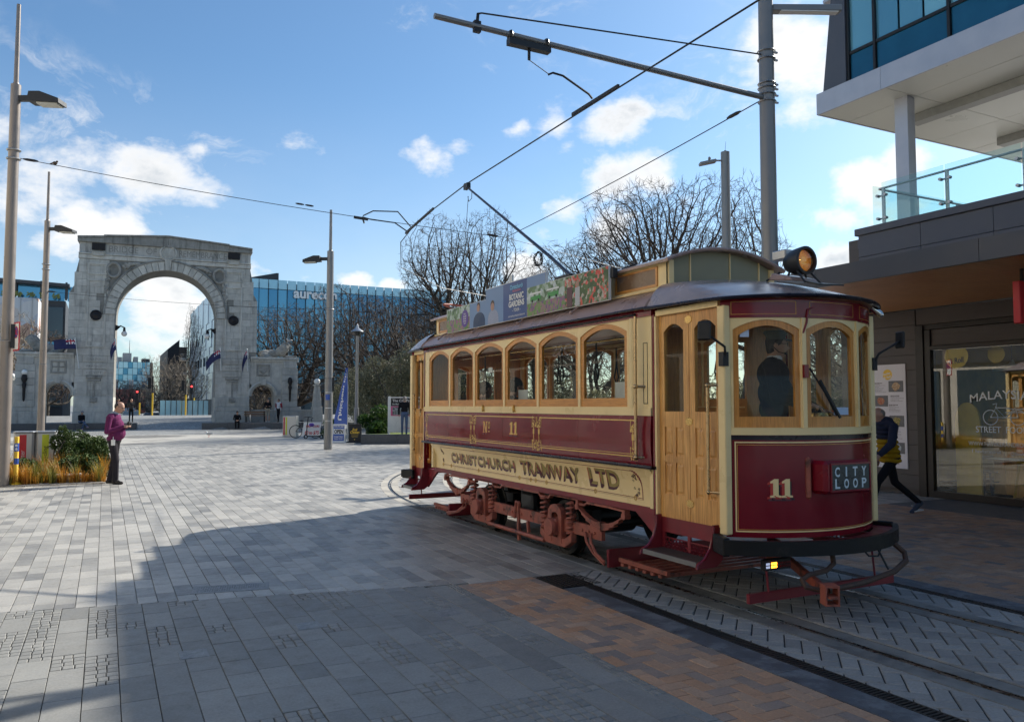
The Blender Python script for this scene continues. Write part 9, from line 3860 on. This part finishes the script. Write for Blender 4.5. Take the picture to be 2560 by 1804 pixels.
legs(B, .93, ((-.13, .125, .085), (.10, -.115, .085)), ((-.04, .12, .50), (.09, -.115, .50)), foot_dir=((1, .25, 0), (1, -.3, 0)), r=(.100, .076, .062))
man = person('person', 'man in a purple jumper and dark trousers looking down at a small camera', (.20, 19.86, 0), R(-24), B,
             [SKIN, PURP, DKTROU, SHOE, HAIRD, mat('pale_collar', (.30, .33, .42), .8)], .0085)
mb = MB()
for s_ in (-1, 1):
 c = PH(.100, s_ * .033, .012)
 mb.tube([c + Vector((.012 * math.sin(.42) * 0, .024 * math.cos(a), .018 * math.sin(a))) for a in [2 * PI * k / 14 for k in range(14)]], .0025, 4, closed=True)
 mb.tube([PH(.100, s_ * .055, .018), PH(.0, s_ * .090, .012)], .0025, 4)
mb.tube([PH(.106, -.012, .014), PH(.106, .012, .014)], .0025, 4)
part('glasses', mb, M['dark'], man)
mb = MB()
mb.box(.02, .105, -.205, -.195, .86, .985)
mb.box(.055, .07, -.203, -.197, .985, 1.05)
part('identity_card', mb, M['white'], man, bevel=.003)
def to_world(o, p):
 return (Matrix.Translation(o.location) @ Matrix.Rotation(o.rotation_euler.z, 4, 'Z')) @ Vector(p)
cw_ = to_world(man, (.315, 0, 1.335))
cam_t = thing('compact_camera', 'small black camera held in both hands by the man in purple', 'camera', tuple(cw_), R(-24), local=True)
mb = MB()
mb.box(-.022, .022, -.06, .06, -.036, .036)
part('body', mb, M['black'], cam_t, bevel=.006)
mb = MB()
mb.cyl((.0, 0, 0), (.05, 0, -.02), .026, .024, 14)
part('lens', mb, M['dark'], cam_t, smooth=True)
mb = MB()
mb.box(-.012, .012, -.05, -.02, .036, .046)
part('shutter_dial', mb, M['dark'], cam_t)
# --- walker in a two-tone padded jacket
MUST = cloth('mustard_quilt', (.36, .215, .012), .10, .3)
NAVQ = cloth('navy_quilt', (.028, .034, .060), .10, .3)
B = Body()
B.ell((.0, 0, .92), (.135, .165, .13), 2)
for k in range(5):
 z = .86 + k * .075
 B.ell((.02 + k * .012, 0, z), (.165, .205, .055), 5)
for k in range(4):
 z = 1.235 + k * .07
 B.ell((.075 + k * .010, 0, z), (.160, .205 - k * .012, .052), 1)
B.cap((.10, -.16, 1.44), (.10, .16, 1.44), .080, .080, 1)
B.ell((.08, 0, 1.50), (.11, .13, .07), 1)
B.cap((.13, 0, 1.49), (.17, 0, 1.56), .060, .058, 0)
head(B, (.195, 0, 1.60), .35, .98, bald=True)
B.cap((.08, -.225, 1.40), (-.05, -.29, 1.14), .075, .066, 1)
B.cap((-.05, -.29, 1.14), (.06, -.28, .90), .066, .050, 1)
hand(B, (.065, -.28, .875), (.2, 0, -1), 1, 0, .9, pn=(.6, .6, 0))
B.cap((.08, .225, 1.40), (.16, .29, 1.14), .075, .066, 1)
B.cap((.16, .29, 1.14), (.32, .25, .98), .066, .050, 1)
hand(B, (.34, .25, .96), (.6, 0, -.7), -1, 0, .9, pn=(.3, -.6, -.3))
legs(B, .90, ((.42, .10, .085), (-.50, -.09, .175)), ((.30, .10, .52), (-.10, -.09, .50)), foot_dir=((1, 0, .05), (.75, 0, -.66)), r=(.090, .062, .046), shoe_r=.045)
walk = person('person', 'walker in a navy and mustard padded jacket passing behind the tram front', (11.32, 8.64, 0), R(158), B,
              [SKIN, NAVQ, BLACKC, mat('navy_trainer', (.02, .03, .06), .5), HAIRG, MUST], .009)
mb = MB()
mb.hexa([(-.56, -.14, .045), (-.40, -.14, .02), (-.40, -.04, .02), (-.56, -.04, .045), (-.56, -.14, .062), (-.40, -.14, .035), (-.40, -.04, .035), (-.56, -.04, .062)])
part('trainer_sole', mb, M['white'], walk, bevel=.006)
mb = MB()
mb.tube([(-.50, -.138, .13), (-.46, -.142, .10), (-.40, -.140, .115)], .006, 5)
part('trainer_mark', mb, M['white'], walk)
pw = to_world(walk, (.10, -.27, .775))
mb = MB()
mb.hexa([(-.05, -.006, -.03), (.05, -.006, .02), (.05, .006, .02), (-.05, .006, -.03), (-.06, -.006, .01), (.04, -.006, .06), (.04, .006, .06), (-.06, .006, .01)])
mb.move(lambda p: Vector(p) + pw)
solid('folded_paper', mb, M['white'], 'folded white paper in the hand of the walker in mustard', 'paper')
# --- tram driver
B = Body()
B.ell((0, 0, 1.78 - .84), (.14, .185, .14), 1)
B.ell((.02, 0, 1.10), (.17, .215, .18), 1)
B.ell((0.0, 0, 1.28), (.155, .225, .16), 1)
B.cap((-.01, -.17, 1.36), (-.01, .17, 1.36), .085, .085, 1)
B.cap((0.0, 0, 1.40), (.02, 0, 1.47), .068, .064, 0)
B.cap((.0, 0, 1.395), (.015, 0, 1.425), .080, .074, 5)
PD = head(B, (.04, 0, 1.56), .05, 1.0, hair=4)
B.cap((0, -.215, 1.33), (.04, -.27, 1.06), .078, .066, 1)
B.cap((.04, -.27, 1.06), (.30, -.20, .98), .066, .048, 1)
hand(B, (.32, -.195, .975), (1, .25, -.1), -1, 0, .9)
B.cap((0, .215, 1.33), (.14, .27, 1.08), .078, .066, 1)
B.cap((.14, .27, 1.08), (.42, .20, .92), .066, .048, 1)
hand(B, (.44, .195, .915), (1, -.15, -.1), 1, 0, .9)
legs(B, .86, ((.0, .11, .085), (.04, -.11, .085)), ((.02, .11, .45), (.05, -.11, .45)))
drv = person('person', 'tram driver in dark uniform and peaked cap at the controls', (5.40, 5.32, .84), R(-48), B,
             [SKIN, cloth('driver_serge', (.006, .006, .009)), BLACKC, SHOE, HAIRD, mat('white_shirt', (.6, .62, .66), .8)], .012)
mb = MB()
mb.lathe([(.088, 1.615), (.092, 1.65), (.118, 1.685), (.112, 1.70), (.0, 1.71)], (.03, 0, 0), 22)
mb.hexa([(.10, -.07, 1.618), (.185, -.04, 1.595), (.185, .04, 1.595), (.10, .07, 1.618), (.10, -.07, 1.628), (.185, -.04, 1.605), (.185, .04, 1.605), (.10, .07, 1.628)])
part('peaked_cap', mb, M['black'], drv, smooth=True)
mb = MB()
for s_ in (-1, 1):
 c = PD(.100, s_ * .034, .012)
 mb.tube([c + Vector((0, .026 * math.cos(a), .019 * math.sin(a))) for a in [2 * PI * k / 14 for k in range(14)]], .003, 4, closed=True)
 mb.tube([PD(.100, s_ * .058, .016), PD(.0, s_ * .085, .012)], .003, 4)
part('glasses', mb, M['dark'], drv)
mb = MB()
mb.tube([(.0, -.09, 1.55), (.06, -.085, 1.49), (.115, -.04, 1.478)], .004, 5)
mb.ball((.12, -.035, 1.478), .014, 8, 6)
part('headset_microphone', mb, M['black'], drv, smooth=True)
drv.scale = (.93, .93, .93)
def seated(label, loc, rz, mats, voxel=.02, lean=.12, cross=False, cap=False, arms='lap', seat=.47, group=None, lookdown=.3):
 B = Body()
 B.ell((0, 0, seat + .11), (.14, .17, .12), 2)
 B.ell((lean * .5, 0, seat + .30), (.13, .165, .18), 1)
 B.ell((lean, 0, seat + .46), (.12, .175, .15), 1)
 B.cap((lean, -.15, seat + .53), (lean, .15, seat + .53), .07, .07, 1)
 B.cap((lean + .01, 0, seat + .57), (lean + .06, 0, seat + .65), .055, .052, 0)
 head(B, (lean + .10, 0, seat + .74), lookdown, 1.0, face=True)
 for sy in (1, -1):
  sh = (lean, sy * .19, seat + .51)
  if arms == 'lap':
   el, wr = (lean + .12, sy * .24, seat + .25), (lean + .34, sy * .07, seat + .19)
  elif arms == 'side':
   el, wr = ((lean - .08, sy * .24, seat + .27), (lean - .14, sy * .25, seat + .06)) if sy > 0 else ((lean + .12, sy * .24, seat + .25), (lean + .32, sy * .10, seat + .19))
  B.cap(sh, el, .062, .050, 1)
  B.cap(el, wr, .050, .036, 1)
  hand(B, wr, (.7, -sy * .4, -.2), sy, 0, .9, r=.011)
 if cross:
  legs(B, seat + .09, ((.42, -.10, .085), (.72, .10, .26)), ((.46, .05, seat + .10), (.44, -.08, seat + .16)), r=(.085, .062, .046))
 else:
  legs(B, seat + .09, ((.40, .09, .085), (.44, -.09, .085)), ((.44, .12, seat + .07), (.46, -.12, seat + .07)), r=(.085, .062, .046))
 t = person('person', label, loc, rz, B, mats, voxel, group)
 if cap:
  mb = MB()
  mb.lathe([(.095, seat + .78), (.09, seat + .83), (.05, seat + .875), (0, seat + .885)], (lean + .10, 0, 0), 18)
  mb.hexa([(lean + .15, -.06, seat + .775), (lean + .28, -.045, seat + .74), (lean + .28, .045, seat + .74), (lean + .15, .06, seat + .775), (lean + .15, -.06, seat + .787), (lean + .28, -.045, seat + .75), (lean + .28, .045, seat + .75), (lean + .15, .06, seat + .787)])
  part('cap', mb, mat('grey_cap', (.22, .22, .24), .8), t, smooth=True)
 return t
def standing(label, loc, rz, mats, voxel=.02, arms=((.1, 0), (.1, 0)), bald=False, shorts=False, h=1.0, stride=.04, folded=False):
 B = Body()
 B.ell((0, 0, .96), (.13, .17, .13), 2)
 B.ell((.01, 0, 1.14), (.13, .165, .17), 1)
 B.ell((0, 0, 1.34), (.13, .185, .17), 1)
 B.cap((0, -.165, 1.45), (0, .165, 1.45), .072, .072, 1)
 B.cap((0, 0, 1.48), (.02, 0, 1.56), .056, .054, 0)
 head(B, (.03, 0, 1.65), .08, 1.0, bald=bald)
 for q, sy in enumerate((1, -1)):
  if folded:
   el, wr = (.06, sy * .25, 1.17), (.20, -sy * .04, 1.20)
  else:
   f = arms[q]
   el, wr = (-.02, sy * .25, 1.17), (.0 + f[0], sy * .26, .92 + f[1])
  B.cap((0, sy * .20, 1.43), el, .062, .050, 1)
  B.cap(el, wr, .050, .037, 1)
  hand(B, wr, (.3 if not folded else .1, 0 if not folded else -sy, -1 if not folded else 0), sy, 0, .8, r=.011, pn=(.3, -sy, 0))
 if shorts:
  for sy in (1, -1):
   B.cap((0, sy * .085, .93), (.01, sy * .10, .55), .092, .080, 2)
   B.cap((.01, sy * .10, .52), (-.01, sy * .10, .09), .055, .042, 0)
   B.cap((-.05, sy * .10, .045), (.14, sy * .11, .04), .042, .036, 3)
 else:
  legs(B, .93, ((stride, .10, .085), (-stride, -.10, .085)), ((stride * .8, .10, .50), (.0, -.10, .50)))
 return person('person', label, loc, rz, B, mats, voxel)
GP = 'people on the bridge approach'
seated('woman in black top, pale jeans and grey cap sitting cross-legged on the left bench', (-1.5, 63.15, 0), R(-62), [SKIN, BLACKC, JEANS, mat('pink_trainer', (.42, .25, .28), .6), HAIRD], .02, .10, True, True, 'side')
seated('man in black hunched over his hands on the right bench', (8.55, 60.35, 0), R(-98), [SKIN, BLACKC, BLACKC, SHOE, HAIRD], .02, .30, False, False, 'lap', lookdown=.8)
ZP = lambda x, y: terrain(x, y)
standing('person in a dark hooded top and pale shorts standing behind the right bench', (11.05, 62.35, .45), R(-100), [SKIN, BLACKC, cloth('khaki', (.36, .31, .24)), M['white'], HAIRD], .02, shorts=True, folded=True)
w2 = standing('person in white top and red jacket walking behind the right bench', (11.80, 62.05, .45), R(-140), [SKIN, cloth('white_tee', (.62, .62, .64)), BLACKC, SHOE, HAIRD], .02, stride=.12)
mb = MB()
for sy in (1, -1):
 mb.tube([(0, sy * .20, 1.44), (-.02, sy * .25, 1.17), (.0, sy * .26, 1.0)], [.085, .07, .06], 10)
mb.tube([(-.06, -.19, 1.42), (-.06, .19, 1.42)], .1, 10)
mb.ball((-.07, 0, 1.2), (.11, .17, .25), 12, 8)
part('open_jacket', mb, cloth('wine_jacket', (.20, .02, .035)), w2, smooth=True)
standing('grey-haired man in a dark coat standing on the crown of the bridge', (1.75, 66.2, ZP(3, 66.2)), R(-80), [SKIN, cloth('charcoal_coat', (.05, .05, .052)), BLACKC, SHOE, HAIRG], .02, bald=True)
standing('dark-jacketed man facing him beside the left pier', (.85, 66.8, ZP(3, 66.8)), R(-20), [SKIN, NAVYC, BLACKC, SHOE, HAIRD], .02)
standing('man in black jacket and blue jeans reading the map board', (12.35, 35.0, .38), R(68), [SKIN, BLACKC, JEANS, SHOE, HAIRG], .016, arms=((.08, .02), (.08, .02)))
seated('tram passenger in dark clothing sitting by the third window from the rear', (4.98, 9.75, .84), R(0), [SKIN2, BLACKC, BLACKC, SHOE, HAIRD], .018, .0, seat=.43, lookdown=.1)
seated('tram passenger with hood sitting near the rear of the saloon', (4.98, 10.75, .84), R(0), [SKIN2, NAVYC, BLACKC, SHOE, HAIRD], .018, .0, seat=.40, lookdown=.1)
seated('diner in black sitting at the shop window beside a yellow stool', (14.78, 7.95, .06), R(90), [SKIN, BLACKC, BLACKC, SHOE, HAIRD], .016, .1, seat=.70, lookdown=.2)
